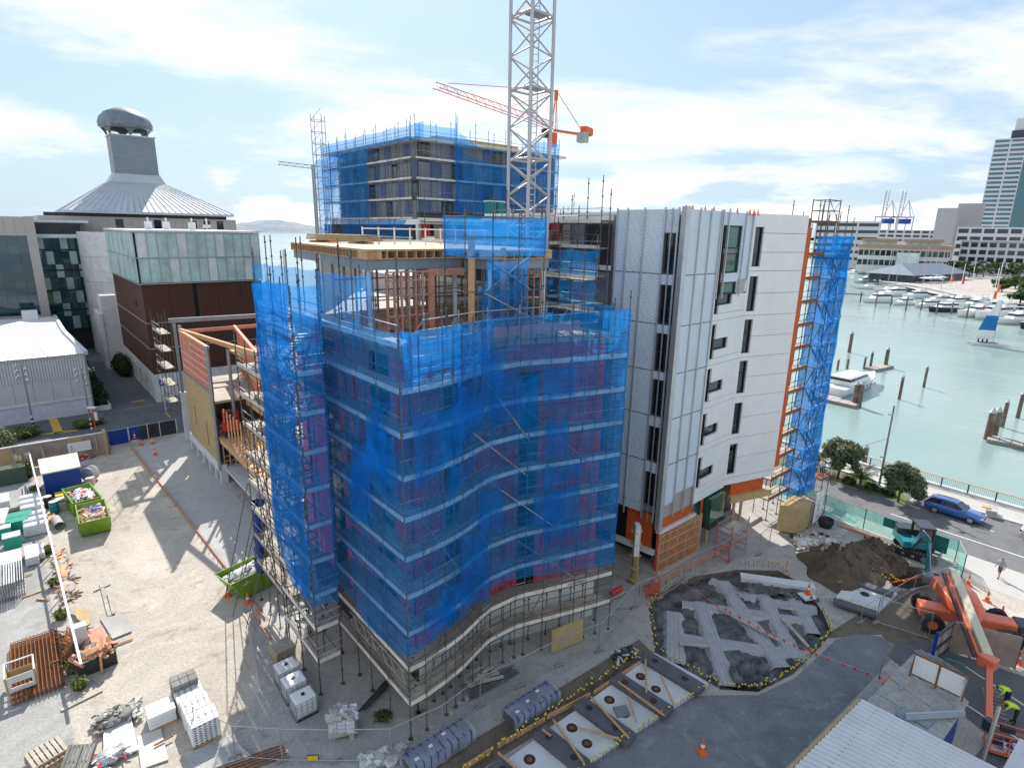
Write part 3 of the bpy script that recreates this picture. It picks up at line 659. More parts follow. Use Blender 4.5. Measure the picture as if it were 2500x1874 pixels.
for u_ in fins + [4.75]: fl.slab(cl, 'fin', u_ - 0.05, u_ + 0.05, 4.3 if u_ > 0 else 4.8, 27.25, 0, 0.11, 'fin')
fl.slab(cl, 'fin', 4.25, 4.32, 4.2, 27.2, 0.03, 0.12, 'galv')
b = MB(); b.prism([fl.P(4.95, 0, 0.1), fl.P(5.4, 0, 0.28), fa.P(0.12, 0, 0.12), fa.P(0.12, 0, -0.1), fl.P(4.95, 0, -0.1)], 3.9, 27.3); b.build('corner_post', 'fin', cl)
for u_ in (1.4, 2.75, 4.1): fa.slab(cl, 'fin', u_ - 0.05, u_ + 0.05, 4.6, 27.25, 0, 0.11, 'fin')
for f_, u1 in ((fl, 3.75), (fa, fa.len)):
    for z in JZ[1:6]: f_.slab(cl, 'joint_flashing', 0, u1, z - 0.03, z + 0.02, -0.06, 0.012, 'dark')
fa.slab(cl, 'taupe_panel', 0.1, fa.len, 4.7, 6.6, -0.16, -0.105, 'taupe')
# middle facet: wrap above, boards below, L shaped windows
fb.slab(cl, 'membrane_panel', 0.05, fb.len, 26.2, 27.1, -0.1, 0, 'membrane'); fb.slab(cl, 'membrane_panel', 3.3, fb.len, 21.3, 26.2, -0.1, 0, 'membrane')
fb.slab(cl, 'membrane_panel', 0.9, 3.3, 22.15, 22.8, -0.1, 0, 'membrane')
for u_ in (0.1, 0.95, 3.6, 4.75): fb.slab(cl, 'fin', u_ - 0.05, u_ + 0.05, 21.0 if u_ < 4 else 22.2, 27.25, 0, 0.12, 'fin')
fb.window(cl, 0.95, 3.3, 24.6, 26.15, 'greenglass', mul=(0.0,)); fb.window(cl, 0.95, 3.3, 22.85, 24.2, 'greenglass'); fb.window(cl, 0.95, 3.3, 21.25, 22.1, 'greenglass'); fb.window(cl, 0.12, 0.85, 20.3, 26.1)
fb.slab(cl, 'taupe_panel', 3.35, 4.6, 20.9, 22.3, -0.04, 0.03, 'taupe')
for k in range(1, 6):
    zt, zb = JZ[k] if k > 1 else 21.2, JZ[k + 1]
    zm = zb + 1.55                                       # arm of the L
    L_ = [(0.0, 0.15, zb, zt), (0.78, fb.len, zb, zb + 0.5), (0.15, 0.78, zb, zb + 0.5), (2.75, fb.len, zb + 0.5, zt), (0.78, 2.75, zb + 0.5, zm - 0.42), (0.78, 2.75, zm + 0.42, zt), (0.15, 0.78, zb + 3.1, zt)]
    for u0, u1, z0, z1 in L_:
        if z1 - z0 > 0.05: fb.slab(cl, 'white_board', u0 + 0.006, u1 - 0.006, z0 + 0.015, z1 - 0.015, -0.1, 0.05, 'cladding')
    fb.window(cl, 0.15, 0.78, zb + 0.5, min(zb + 3.1, zt)); fb.window(cl, 0.80, 2.75, zm - 0.42, zm + 0.42)
fb.slab(cl, 'white_board', 0.0, fb.len, 4.75, 5.48, -0.1, 0.05, 'cladding')
for k in range(6):
    zb, zt = JZ[k + 1], JZ[k]
    fc.window(cl, 0.2, 1.05, zb + 0.35, zb + 3.05 if k else zb + 3.3, mul=(0.62,))
    h = (zt - zb) / 2 if k else (zt - zb) / 3
    for j in range(2 if k else 3):
        fc.slab(cl, 'white_board', 1.07, fc.len, zb + h * j + 0.015, zb + h * (j + 1) - 0.015, -0.1, 0.05, 'cladding')
    fc.slab(cl, 'white_board', 0.0, 0.19, zb + 0.015, zt - 0.015, -0.1, 0.05, 'cladding')
    fc.slab(cl, 'white_board', 0.19, 1.06, zb + 0.015, zb + 0.34, -0.1, 0.045, 'cladding'); fc.slab(cl, 'white_board', 0.19, 1.06, (zb + 3.07) if k else zb + 3.32, zt - 0.015, -0.1, 0.045, 'cladding')
fc.slab(cl, 'white_board', 0.0, fc.len, 4.9, 5.48, -0.1, 0.05, 'cladding'); fc.slab(cl, 'orange_panel', fc.len + 0.02, fc.len + 0.62, 5.6, 26.2, -0.6, -0.1, 'orangewall'); fc.slab(cl, 'edge_flashing', fc.len + 0.62, fc.len + 0.8, 5.6, 26.2, -0.8, -0.3, 'rust')
fd = Face(A4, S(4, 37.3))
fd.slab(cl, 'orange_panel', 0.0, 0.7, 8.6, 26.0, -0.1, 0.06, 'orangewall'); fd.slab(cl, 'orange_panel', 0.75, 4, 5, 25.5, -0.3, -0.12, 'orangewall')
b = MB(); b.box(S(0.3, 37.6, 26.4), (1.2, 0.6, 1.1), ANG_T); b.box(S(0.6, 38.6, 25.7), (1.4, 0.5, 0.8), ANG_T); b.build('roof_bracket', 'rust', cl)
# ground floor: orange fascia, timber frame, column, dark garage
fa.slab(cl, 'orange_panel', 0.1, fa.len + 0.3, 3.85, 4.68, -0.3, -0.12, 'orangewall'); fl.slab(cl, 'orange_panel', 2.4, 4.6, 1.9, 4.8, -0.4, -0.2, 'orangewall'); fl.slab(cl, 'orange_panel', -0.2, 1.2, 2.0, 4.8, -0.4, -0.2, 'orangewall')
fl.slab(cl, 'lintel', 1.2, 5.0, 1.6, 2.0, -0.3, 0.05, 'concl'); fa.slab(cl, 'lintel', -0.1, fa.len + 0.6, 3.62, 3.84, -0.3, 0.1, 'concl')
fb.slab(cl, 'orange_panel', 1.6, 2.0, 2.4, 4.8, -0.5, -0.1, 'orangewall'); fc.slab(cl, 'orange_panel', 1.0, 4.8, 3.7, 4.9, -0.3, -0.1, 'orangewall'); fc.slab(cl, 'yellow_wrap_beam', 0.8, 5.6, 3.1, 3.7, -0.2, 0.25, 'ply')
fb.window(cl, 0.3, 1.5, 2.6, 4.6, 'greenglass'); b = MB(); b.prism([fb.P(2.2, 0, 0.5), fb.P(4.6, 0, 0.5), fb.P(4.6, 0, -0.5), fb.P(2.2, 0, -0.5)], 2.3, 4.6); b.build('oriel_window', 'greenglass', cl)
b = MB(); b.prism([fb.P(2.1, 0, 0.6), fb.P(4.7, 0, 0.6), fb.P(4.7, 0, -0.5), fb.P(2.1, 0, -0.5)], 1.95, 2.3); b.build('oriel_base', 'dark', cl)
b = MB(); b.prism([(q.x, q.y) for q in [S(2.6, 23.5), S(3.4, 27), S(3.2, 37), S(20, 37), S(20, 22.8)]], 0, 4.9); b.build('ground_floor_core', 'dark', cl)
b = MB(); b.prism([(q.x, q.y) for q in [S(0.6, 22.2), S(0.6, 38), S(12, 38), S(12, 22)]], 0.0, 0.28); b.build('ground_slab', 'conc', cl)
ff = Face(S(1.04, 22.35), S(0.85, 27.4))
for k in range(19): ff.slab(cl, 'stud', k * 0.28, k * 0.28 + (0.1 if k % 4 == 0 else 0.055), 0.28, 3.6, -0.12, 0.0, 'pine')
for z in (0.28, 1.05, 1.85, 2.65, 3.25, 3.53): ff.slab(cl, 'nogging', 0, 5.1, z, z + 0.07, -0.115, 0.01, 'pine')
ff.slab(cl, 'lining_board', 0, 5.1, 0.3, 3.6, -0.3, -0.2, 'redply')
for k in range(4): board(cl, 'column_stud', S(1.5 + 0.12 * k, 20.4, 0.0), S(1.5 + 0.12 * k, 20.4, 4.8), 0.5, 0.09, 'ply', (1, 0, 0))
for z in (0.3, 1.3, 2.3, 3.3, 4.3): board(cl, 'column_band', S(1.35, 20.25, z), S(2.0, 20.25, z), 0.7, 0.06, 'ply')
board(cl, 'column_wrap', S(1.6, 20.2, 2.4), S(1.6, 20.2, 4.9), 0.6, 0.35, 'offwhite', (1, 0, 0))
for t0 in (28.2, 29.4, 33.5, 34.8): board(cl, 'prop', S(1.2, t0, 0.28), S(1.2, t0, 3.4), 0.16, 0.2, 'pine', (1, 0, 0))
for k, t0 in enumerate((22.6, 23.4, 24.9, 26.0, 28.2, 28.8, 30.6, 31.2, 31.8)):   # roof edge marker cones
    c_ = MB(); p = S(1.3 + (0.2 if k < 5 else 0), t0, 27.02); c_.lathe([(0.11, 0.0), (0.10, 0.03), (0.07, 0.2), (0.02, 0.42)], p, 8, 0); c_.box((p.x, p.y, 27.03), (0.26, 0.26, 0.04), 0.3, 0)
    o = c_.build('traffic_cone', 'orange'); tag(o, ['small orange cone on the membrane clad roof edge, leftmost of them' if k == 0 else 'small orange cone on the clad block roof, number %s along the edge from the left' % ['one', 'two', 'three', 'four', 'five', 'six', 'seven', 'eight', 'nine'][k]][0], 'cone', 'cones on the clad block roof')
# right stair tower and the bays that tie it to the block
rt = thing('netted_stair_tower', 'tall blue netted scaffold tower beside the road at the end of the clad block', 'scaffold', S(-0.6, 42.2))
run(rt, [S(-0.6, 42.2), S(-0.6, 43.7), S(-0.6, 45.2)], [S(0.9, 42.2), S(0.9, 43.7), S(0.9, 45.2)], [2.0 + 2.0 * k for k in range(12)], 0.05, [27.6, 28.2, 27.2], seed=21, galv=0.1)
for k in range(11):
    z = 2 + 2.0 * k; a, c = (S(0.15, 42.5, z), S(0.15, 44.9, z + 2)) if k % 2 else (S(0.15, 44.9, z), S(0.15, 42.5, z + 2))
    [board(rt, 'stair_stringer', a + UU.to_3d() * o_, c + UU.to_3d() * o_, 0.05, 0.14, 'scaf') for o_ in (-0.3, 0.3)]
net_sheet(rt, S(-0.72, 42.1), S(-0.72, 43.7), 1.0, 1.0, 25.7, 25.7, 4, 30, 0.22, 81, mat='net_dense'); net_sheet(rt, S(-0.72, 43.7), S(-0.72, 45.3), 1.0, 1.2, 25.7, 25.7, 4, 30, 0.22, 82, mat='net_dense')
net_sheet(rt, S(0.95, 42.1), S(-0.72, 42.1), 1.2, 1.0, 25.6, 25.7, 4, 30, 0.12, 83, mat='net_dense'); net_sheet(rt, S(-0.72, 45.32), S(0.95, 45.32), 1.2, 1.2, 25.6, 25.6, 4, 24, 0.12, 84)
for k in range(7): pipe(rt, 'brace', S(-0.78, 42.2 + (3 if k % 2 else 0), 1.5 + 3.4 * k), S(-0.78, 42.2 + (0 if k % 2 else 3), 4.9 + 3.4 * k), 0.03)
ts_ = thing('tie_scaffold', 'bare scaffold bays with rusty decks between the clad block and the blue tower', 'scaffold', S(0.4, 39))
run(ts_, [S(0.2, 37.9), S(0.2, 39.9), S(0.2, 41.9)], [S(1.5, 37.9), S(1.5, 39.9), S(1.5, 41.9)], [2.0 + 2.0 * k for k in range(12)], 0.05, [26.6, 28.4, 27.6], seed=22, toe='rust', galv=0.1)
fk = Face(S(22, 21.55), S(6.6, 21.55))
for z in (16.0, 19.4, 22.85, 26.4): fk.slab(cl, 'floor_edge', 0, 15.3, z, z + 0.35, 0, 0.3, 'concl')
for k in range(12):
    for z in (16.4, 19.8, 23.25): fk.slab(cl, 'infill_panel', k * 1.27, k * 1.27 + 1.15, z, z + 2.9, -0.02, 0.1, ('dark', 'greypanel', 'redply', 'dark', 'taupe')[(k * 2 + int(z)) % 5])
ss_ = thing('flank_scaffold', 'tangled bare scaffold against the open floors left of the clad block', 'scaffold', S(14, 20.8))
run(ss_, [S(s, 20.3) for s in (19, 16.5, 14, 11.5, 9, 6.8)], [S(s, 21.2) for s in (19, 16.5, 14, 11.5, 9, 6.8)], [18.4, 20.4, 22.4, 24.4, 26.2], 10, [28.6, 27.4, 29.4], seed=37, galv=0.3)
# rooftop gantry cage behind the tower
gc = thing('roof_cage', 'small scaffold cage raised on posts above the blue tower', 'scaffold', S(3, 46))
for p in ((1.2, 44.0), (1.2, 46.4), (2.6, 44.0), (2.6, 46.4)): pipe(gc, 'post', S(*p, 22.6), S(*p, 28.8), 0.045, 'rust')
for z in (26.9, 27.8, 28.7):
    for a, c in (((1.2, 44.0), (1.2, 46.4)), ((2.6, 44), (2.6, 46.4)), ((1.2, 44.0), (2.6, 44)), ((1.2, 46.4), (2.6, 46.4))): pipe(gc, 'rail', S(*a, z), S(*c, z), 0.035, 'scaf')
board(gc, 'deck', S(1.9, 43.9, 26.8), S(1.9, 46.5, 26.8), 1.5, 0.12, 'rust')
pipe(gc, 'brace', S(1.2, 44, 26.9), S(1.2, 46.4, 28.7), 0.03, 'scaf'); pipe(gc, 'brace', S(1.2, 46.4, 26.9), S(1.2, 44, 28.7), 0.03, 'scaf')

# ================================================================ PODIUM, TIMBER STOREY, REAR BLOCK
pod = thing('podium_block', 'grey unfinished podium storeys between the curved wing and the clad block', 'building', S(20, 12))
b = MB(); b.prism([(q.x, q.y) for q in [S(17.1, 5), S(19, 5), S(34, 15), S(34, 21.5), S(17.1, 21.5)]], 0, 19.6); b.build('lower_storeys', 'conc', pod)
b = MB(); b.prism([(q.x, q.y) for q in [S(12.5, 15.2), S(34, 15.2), S(34, 40), S(23, 40), S(23, 21), S(12.5, 21)]], 0, 21.4); b.build('middle_storeys', 'conc', pod)
b = MB(); b.prism([(q.x, q.y) for q in [S(34.0, 21.8), S(40, 26.2), S(75, 28), S(75, 60), S(34, 60)]], 0, 24.3); b.build('rear_storeys', 'conc', pod)
fp = Face(S(34, 21.8), S(34, 60)); fq = Face(S(70, 21.8), S(34, 21.8))
b = MB(); b.prism([S(33.7, 21.8), S(39.5, 26.2), S(70, 28), S(70, 60), S(33.7, 60)], 26.1, 26.75); b.build('roof_slab', 'white', pod); fp.slab(pod, 'roof_upstand', 0.2, 38, 26.75, 27.3, -0.4, 0.2, 'dark')
b = MB(); b.prism([(q.x, q.y) for q in [S(35.5, 24), S(40, 27), S(74, 28.5), S(74, 60), S(35.5, 60)]], 24.3, 26.1); b.build('recess_storey', 'dark', pod)
for k in range(20): fp.slab(pod, 'wall_panel' if k % 4 else 'red_door', 1.0 + k * 1.9, 2.4 + k * 1.9, 24.3, 26.1, -1.4, -1.2, ('greybeam', 'taupe', 'greybeam')[k % 3] if k % 4 else 'redply')
for k in range(9): fp.slab(pod, 'column', 0.1 + k * 4.5, 0.5 + k * 4.5, 21.4, 26.1, -0.5, -0.1, 'concl')
fm = Face(S(12.5, 15.2), S(12.5, 21))
fm.slab(pod, 'slab_edge', 0, 5.8, 21.4, 21.8, -10, 0.3, 'concl'); fm.slab(pod, 'slab_edge', 0, 5.8, 24.4, 24.8, -10, 0.3, 'concl')
fm.slab(pod, 'recess', 0, 5.8, 21.8, 24.4, -10, -1.6, 'dark')
for k in range(6): fm.slab(pod, 'wall_panel', k * 1.0, k * 1.0 + 0.85, 21.8, 24.4, -1.59, -1.4, ('greybeam', 'redply', 'greybeam', 'taupe', 'greybeam', 'redply')[k])
fm.slab(pod, 'roof_upstand', 0, 5.8, 24.8, 25.6, -8, 0.1, 'concd')
ms = thing('inner_scaffold', 'bare scaffold rising between the curved wing and the clad block', 'scaffold', S(11, 18))
run(ms, [S(10.8, t_) for t_ in (14.9, 16.6, 18.3, 20.0, 21.4)], [S(12.0, t_) for t_ in (14.9, 16.6, 18.3, 20.0, 21.4)], [18.6, 20.6, 22.6, 24.6], 12.0, [28.3, 27.2, 29.2, 26.6], seed=31, galv=0.2)
run(ms, [S(32.8, 22 + 3.2 * k) for k in range(8)], [S(33.8, 22 + 3.2 * k) for k in range(8)], [24.6, 26.4], 20.0, [29.6, 28.2, 30.4, 28.8, 29.8], seed=33, braces=False)
rs = thing('return_scaffold', 'blue netted scaffold on the rear flank of the curved wing beside the clad block', 'scaffold', S(8, 15.4))
run(rs, [S(s, 16.2) for s in (3.4, 5.6, 7.8, 10.2)], [S(s, 15.1) for s in (3.4, 5.6, 7.8, 10.2)], [8.2, 10.3, 12.3, 14.4, 16.5, 18.5, 20.6, 22.6], 0.05, [25.4, 24.6], seed=35, braces=False)
for s0, s1 in ((3.4, 5.6), (5.6, 7.8), (7.8, 10.2)): net_sheet(rs, S(s0, 16.35), S(s1, 16.35), 6.5, 6.5, 24.5, 24.4, 3, 18, 0.08, int(s0))
net_sheet(rs, S(10.35, 16.2), S(10.35, 15.0), 12, 12, 24.5, 24.4, 2, 12, 0.08, 9)

ti_ = thing('timber_storey', 'open top storey of orange timber framing with joisted deck above the curved wing', 'building', S(8, 6))
DK = [S(21.5, 3.6), S(6.4, 1.9), S(6.6, 8.2), S(4.2, 8.2), S(4.2, 13.0), S(9.5, 14.4), S(12, 21.0), S(24, 21.3)]
b = MB(); b.prism([(q.x, q.y) for q in DK], 24.42, 24.48); b.build('deck', 'pine', ti_)
for a, c in zip(DK, DK[1:] + DK[:1]):
    if DK.index(a) < 6:
        board(ti_, 'rim_board', V((a.x, a.y, 24.4)), V((c.x, c.y, 24.4)), 0.05, 0.05, 'pine'); board(ti_, 'rim_board', V((a.x, a.y, 23.98)), V((c.x, c.y, 23.98)), 0.09, 0.06, 'pine')
        f_ = Face(a, c); n_ = int(f_.len / 0.6)
        for k in range(n_ + 1): f_.slab(ti_, 'joist', min(k * 0.6, f_.len - 0.06), min(k * 0.6 + 0.06, f_.len), 24.0, 24.38, -0.9, 0.02, 'pine')
        f_.slab(ti_, 'steel_beam', 0.1, f_.len - 0.1, 23.4, 23.92, -0.3, -0.12, 'greybeam')
for p in ((7.2, 2.4), (7.2, 8.0), (4.5, 8.5), (4.5, 12.7), (15, 3.0), (9.6, 14.1), (23, 3.6)): board(ti_, 'steel_post', S(*p, 19.7), S(*p, 23.9), 0.2, 0.2, 'offwhite', (1, 0, 0))
board(ti_, 'timber_post', S(3.8, 6.7, 19.7), S(3.8, 6.7, 25.3), 0.34, 0.34, 'pine', (1, 0, 0)); board(ti_, 'timber_post', S(4.3, 9.3, 19.7), S(4.3, 9.3, 24.6), 0.3, 0.3, 'pinkpine', (1, 0, 0))
fw = Face(S(6.2, 2.9), S(6.2, 5.6))
for k in range(7): fw.slab(ti_, 'stud', k * 0.44, k * 0.44 + 0.09, 19.8, 23.3, -0.14, 0, 'pinkpine')
for z in (19.8, 20.9, 22.0, 22.8, 23.25): fw.slab(ti_, 'nogging', 0, 2.75, z, z + 0.07, -0.13, 0.01, 'pinkpine')
fw.slab(ti_, 'end_post', 2.7, 2.98, 19.8, 23.4, -0.2, 0.03, 'pinkpine')
fw2 = Face(S(6.6, 11.6), S(5.6, 13.6))
for k in range(6): fw2.slab(ti_, 'stud', k * 0.42, k * 0.42 + 0.09, 19.8, 23.6, -0.14, 0, 'pinkpine')
for z in (19.8, 21.4, 22.7): fw2.slab(ti_, 'nogging', 0, 2.2, z, z + 0.07, -0.13, 0.01, 'pine')
b = MB(); b.prism([(q.x, q.y) for q in [S(6.3, 5.7), S(6.3, 8.0), S(7.5, 8.0), S(7.5, 5.7)]], 23.0, 23.4); b.build('header_beam', 'pinkpine', ti_)
for k in range(14): board(ti_, 'rear_stud', S(15.5, 4 + k * 0.8, 19.8), S(15.5, 4 + k * 0.8, 23.5), 0.1, 0.14, 'pine' if k % 3 else 'pinkpine', (1, 0, 0))
for z in (20.9, 22.2, 23.4): board(ti_, 'rear_nogging', S(15.5, 4, z), S(15.5, 14.5, z), 0.1, 0.08, 'pine')
for k in range(9): board(ti_, 'long_joist', S(7.2, 3.4 + k * 1.2, 23.75), S(20, 3.9 + k * 1.2, 23.75), 0.08, 0.3, 'pine')
for k in range(12): board(ti_, 'floor_joist', S(6.5, 3 + k * 0.9, 20.1), S(11.5, 3 + k * 0.9, 20.1), 0.08, 0.3, 'pinkpine')
for k in range(5): board(ti_, 'insulation_stack', S(7.4 + k * 0.6, 4.2, 19.95 + 0.02 * k), S(7.4 + k * 0.6, 6.2, 19.95 + 0.02 * k), 0.5, 0.25, 'redply')
board(ti_, 'parapet_beam', S(1.9, 5.5, 20.35), S(1.2, 12.5, 20.35), 0.12, 0.5, 'pinkpine'); board(ti_, 'parapet_beam', S(2.3, 2.5, 20.2), S(2.0, 5.4, 20.2), 0.12, 0.45, 'ply')
for k in range(9): pipe(ti_, 'prop', S(8 + (k % 3) * 2, 6.0 + k * 0.8, 19.7), S(8 + (k % 3) * 2, 6.0 + k * 0.8, 23.9), 0.06, 'scaf_galv')
for k in range(4): pipe(ti_, 'inner_rail', S(7 + k, 3.0, 20.5 + k * 0.5), S(7 + k, 13.5, 20.5 + k * 0.5), 0.035, 'scaf')
board(ti_, 'trestle_deck', S(8.5, 8.5, 21.4), S(8.5, 12.5, 21.4), 1.0, 0.2, 'plank')
# timber pack lying on the deck
pk = thing('timber_pack', 'stack of long yellow timbers lying on the joisted deck', 'timber', S(20, 5.5, 24.5))
for k in range(3):
    for j in range(5): board(pk, 'timber', S(22 - k * 0.1, 5.0 + j * 0.22, 24.75 + k * 0.14), S(15.5 + k * 0.3, 6.8 + j * 0.22, 24.75 + k * 0.14), 0.18, 0.11, 'ply')
for s0 in (21, 17): board(pk, 'bearer', S(s0, 4.8 + (21 - s0) * 0.28, 24.56), S(s0, 7.0 + (21 - s0) * 0.2, 24.56), 0.15, 0.14, 'pine')
wr = thing('white_guard_rail', 'white post and rail barrier standing on the timber deck', 'railing', S(13, 10, 24.5))
for k in range(13):
    p = S(17 - k * 0.45, 7.0 + k * 1.0, 24.48); board(wr, 'post', p, p + V((0, 0, 1.15)), 0.1, 0.1, 'white', (1, 0, 0))
for h in (0.25, 1.05): board(wr, 'rail', S(17, 7.0, 24.48 + h), S(11.6, 19.0, 24.48 + h), 0.06, 0.09, 'white')
cg = thing('net_cage', 'square scaffold cage draped in bright blue net above the timber storey', 'scaffold', S(3, 8))
cgp = [S(3.0, 5.7), S(2.3, 10.6), S(4.6, 10.9), S(5.3, 6.0)]
for i, p in enumerate(cgp): standard(cg, p, 19.8, 26.6)
for f in (0.33, 0.66): standard(cg, cgp[0] + (cgp[1] - cgp[0]) * f, 19.8, 26.5)
for i in range(4):
    a, c = cgp[i], cgp[(i + 1) % 4]
    for z in (22.4, 24.2, 25.2, 26.2): pipe(cg, 'rail', V((a.x, a.y, z)), V((c.x, c.y, z)), 0.03, 'scaf')
    n_ = (c - a).cross(V((0, 0, 1))).normalized() * 0.08
    net_sheet(cg, a + n_, c + n_, 24.1, 24.2, 26.25, 26.3, 8, 8, 0.16, 90 + i, sag=0.15)
net_sheet(cg, cgp[0] + (cgp[1] - cgp[0]) * 0.25, cgp[0] + (cgp[1] - cgp[0]) * 0.8, 21.0, 21.1, 24.2, 24.2, 6, 10, 0.3, 97, sag=0.3); net_sheet(cg, S(3.6, 7.0), S(3.0, 9.7), 20.3, 20.5, 22.6, 22.7, 6, 8, 0.35, 98, sag=0.3)
for a, c in (((2.9, 6.9, 22.3), (0.4, 10.6, 20.0)), ((2.9, 7.0, 24.2), (2.5, 9.8, 22.4)), ((2.6, 9.8, 24.2), (2.9, 7.0, 22.4))): pipe(cg, 'brace', S(*a), S(*c), 0.035, 'scaf_galv')
# scaffold guard rails round the wing roof
rg = thing('roof_guard_rail', 'double tube guard rail along the roof edge of the curved wing', 'railing', S(2, 6, 19.8))
for z in (20.3, 20.9, 21.4): pipe(rg, 'rail', S(1.6, 2.2, z), S(2.0, 6.0, z + 0.1), 0.032, 'scaf_galv'); pipe(rg, 'rail', S(2.0, 5.8, z + 0.1), S(0.9, 13.8, z + 0.15), 0.032, 'scaf_galv')
for t_ in (2.4, 4.4, 6.2, 8.4, 10.4, 12.4): pipe(rg, 'post', S(1.75, t_, 19.7), S(1.75, t_, 21.7), 0.032, 'scaf_galv'); pipe(rg, 'raker', S(1.75, t_, 21.4), S(3.0, t_ - 0.5, 19.8), 0.028, 'scaf_galv')

# rear block with its own scaffold
M('bluewall', (0.10, 0.15, 0.28), 0.6, 0, 0.2, 0.5); M('greypanel', (0.24, 0.25, 0.28), 0.6, 0, 0.12, 0.5)
rb = thing('rear_block', 'square top block of grey panels wrapped in scaffold and torn blue net behind the crane', 'building', S(45, 29, 26.8))
RB = [S(44.5, 28.5), S(44.5, 52), S(67, 52), S(67, 28.5)]
b = MB(); b.prism([(q.x, q.y) for q in RB], 26.8, 37.0); b.build('core', 'dark', rb)
f1, f2 = Face(S(67, 28.5), S(44.5, 28.5)), Face(S(44.5, 28.5), S(44.5, 52))
for f_ in (f1, f2):
    for k in range(4):
        n_ = 14
        for j in range(n_):
            w_ = f_.len / n_
            f_.slab(rb, 'facade_panel', j * w_ + 0.03, (j + 1) * w_ - 0.03, 26.85 + k * 2.55, 29.35 + k * 2.55, 0, 0.12, 'glass' if (j * 5 + k) % 7 == 3 else ('bluewall' if (j + k) % 3 == 0 else 'greypanel'))
b = MB(); b.prism([(q.x, q.y) for q in [S(43, 27.2), S(43, 53), S(68, 53), S(68, 27.2)]], 37.0, 37.35); b.build('roof_slab', 'concl', rb)
b = MB(); b.prism([(q.x, q.y) for q in [S(47, 33), S(47, 47), S(60, 47), S(60, 33)]], 37.35, 38.6); b.build('roof_plant', 'ply', rb)
sb = thing('rear_scaffold', 'tube scaffold with toe boards round the grey rear block', 'scaffold', S(43, 27, 24))
L2 = [24.5, 27.1, 29.7, 32.3, 34.9, 37.4]
run(sb, [S(69 - 2.9 * k, 26.6) for k in range(10)], [S(69 - 2.9 * k, 27.8) for k in range(10)], L2, 22, [40.2, 39.4, 39.9], seed=41, braces=True, galv=0.1, decks=False)
run(sb, [S(42.6, 27 + 3.0 * k) for k in range(9)], [S(43.8, 27 + 3.0 * k) for k in range(9)], L2[1:], 26.8, [40.4, 39.6, 40.0], seed=43, galv=0.1, decks=False)
for k in range(4): net_sheet(sb, S(69 - 7.3 * k, 26.5), S(69 - 7.3 * (k + 1) + 0.1, 26.5), 37.0 - (0 if k else 12), 37.0, 39.0, 39.1, 6, 8, 0.15, 100 + k, sag=0.2)
net_sheet(sb, S(71, 26.4), S(66, 26.4), 22.0, 22.0, 36.8, 36.9, 4, 18, 0.15, 110); net_sheet(sb, S(63, 26.5), S(43, 26.5), 24.6, 24.6, 27.0, 27.0, 10, 4, 0.1, 111)
net_sheet(sb, S(66, 26.4), S(54, 26.4), 27.2, 27.2, 37.0, 37.0, 8, 14, 0.12, 112)
net_sheet(sb, S(42.5, 33.0), S(42.5, 44.5), 27.4, 27.4, 36.8, 35.4, 10, 14, 0.2, 113, sag=0.9); net_sheet(sb, S(42.5, 44.5), S(42.5, 51), 29.4, 29.4, 39.3, 39.3, 8, 14, 0.15, 114)
net_sheet(sb, S(42.5, 27.0), S(42.5, 33.0), 37.4, 37.4, 39.2, 39.3, 5, 4, 0.15, 115); net_sheet(sb, S(42.4, 32.6), S(42.4, 33.2), 28.0, 28.0, 41.4, 40.6, 2, 14, 0.35, 116, sag=0); net_sheet(sb, S(42.4, 33.2), S(42.4, 42), 36.6, 36.4, 38.8, 37.0, 7, 4, 0.4, 117, sag=1.0)
rb.scale.z = sb.scale.z = 0.9
hm_ = thing('hoist_mast', 'slender lattice hoist mast left of the rear scaffold', 'hoist', S(64, 22.0))
hp = S(63.5, 24.0); hw = 0.75
for dx, dy in ((-1, -1), (1, -1), (1, 1), (-1, 1)): pipe(hm_, 'chord', hp + V((dx * hw, dy * hw, 0)), hp + V((dx * hw, dy * hw, 40.8)), 0.06, 'galv')
for k in range(27):
    z = 1.0 + k * 1.5
    for a, c in (((-1, -1), (1, -1)), ((1, -1), (1, 1)), ((1, 1), (-1, 1)), ((-1, 1), (-1, -1))): pipe(hm_, 'rung', hp + V((a[0] * hw, a[1] * hw, z)), hp + V((c[0] * hw, c[1] * hw, z)), 0.045, 'galv')
    if z > 20: pipe(hm_, 'diagonal', hp + V((-hw, -hw, z)), hp + V((hw, -hw, z + 1.5)), 0.035, 'galv')
# site toilets and clutter on the podium roof
def toilet():
    r_ = thing('site_toilet', 'x', 'toilet', group='site toilets on the podium roof'); b = MB(); b.box((0, 0, 1.05), (1.1, 1.1, 2.1)); b.build('cabin', 'teal', r_, 0.04)
    b = MB(); b.box((0, -0.57, 1.0), (0.8, 0.05, 1.8)); b.build('door', 'teal', r_); b = MB(); b.box((0, 0, 2.2), (1.2, 1.2, 0.16)); b.build('roof', 'white', r_, 0.05); return r_
tl = toilet(); place(tl, S(36.8, 33.9, 26.8), ANG_T, 'teal portable toilet on the podium roof, the left one of the pair', True); place(tl, S(36.8, 35.2, 26.8), ANG_T, 'teal portable toilet on the podium roof, right one beside the crane mast', False)
ld = thing('ladder', 'pale ladder leaning below the teal portable toilets', 'ladder', S(33.6, 34, 25))
for w_ in (0, 0.5): pipe(ld, 'stile', S(32.2, 33.6 + w_, 25.0), S(33.9, 34.6 + w_, 28.2), 0.045, 'white')
for k in range(8): f = k / 8; pipe(ld, 'rung', S(32.2 + 1.7 * f, 33.6 + f, 25 + 3.2 * f), S(32.2 + 1.7 * f, 34.1 + f, 25 + 3.2 * f), 0.03, 'white')

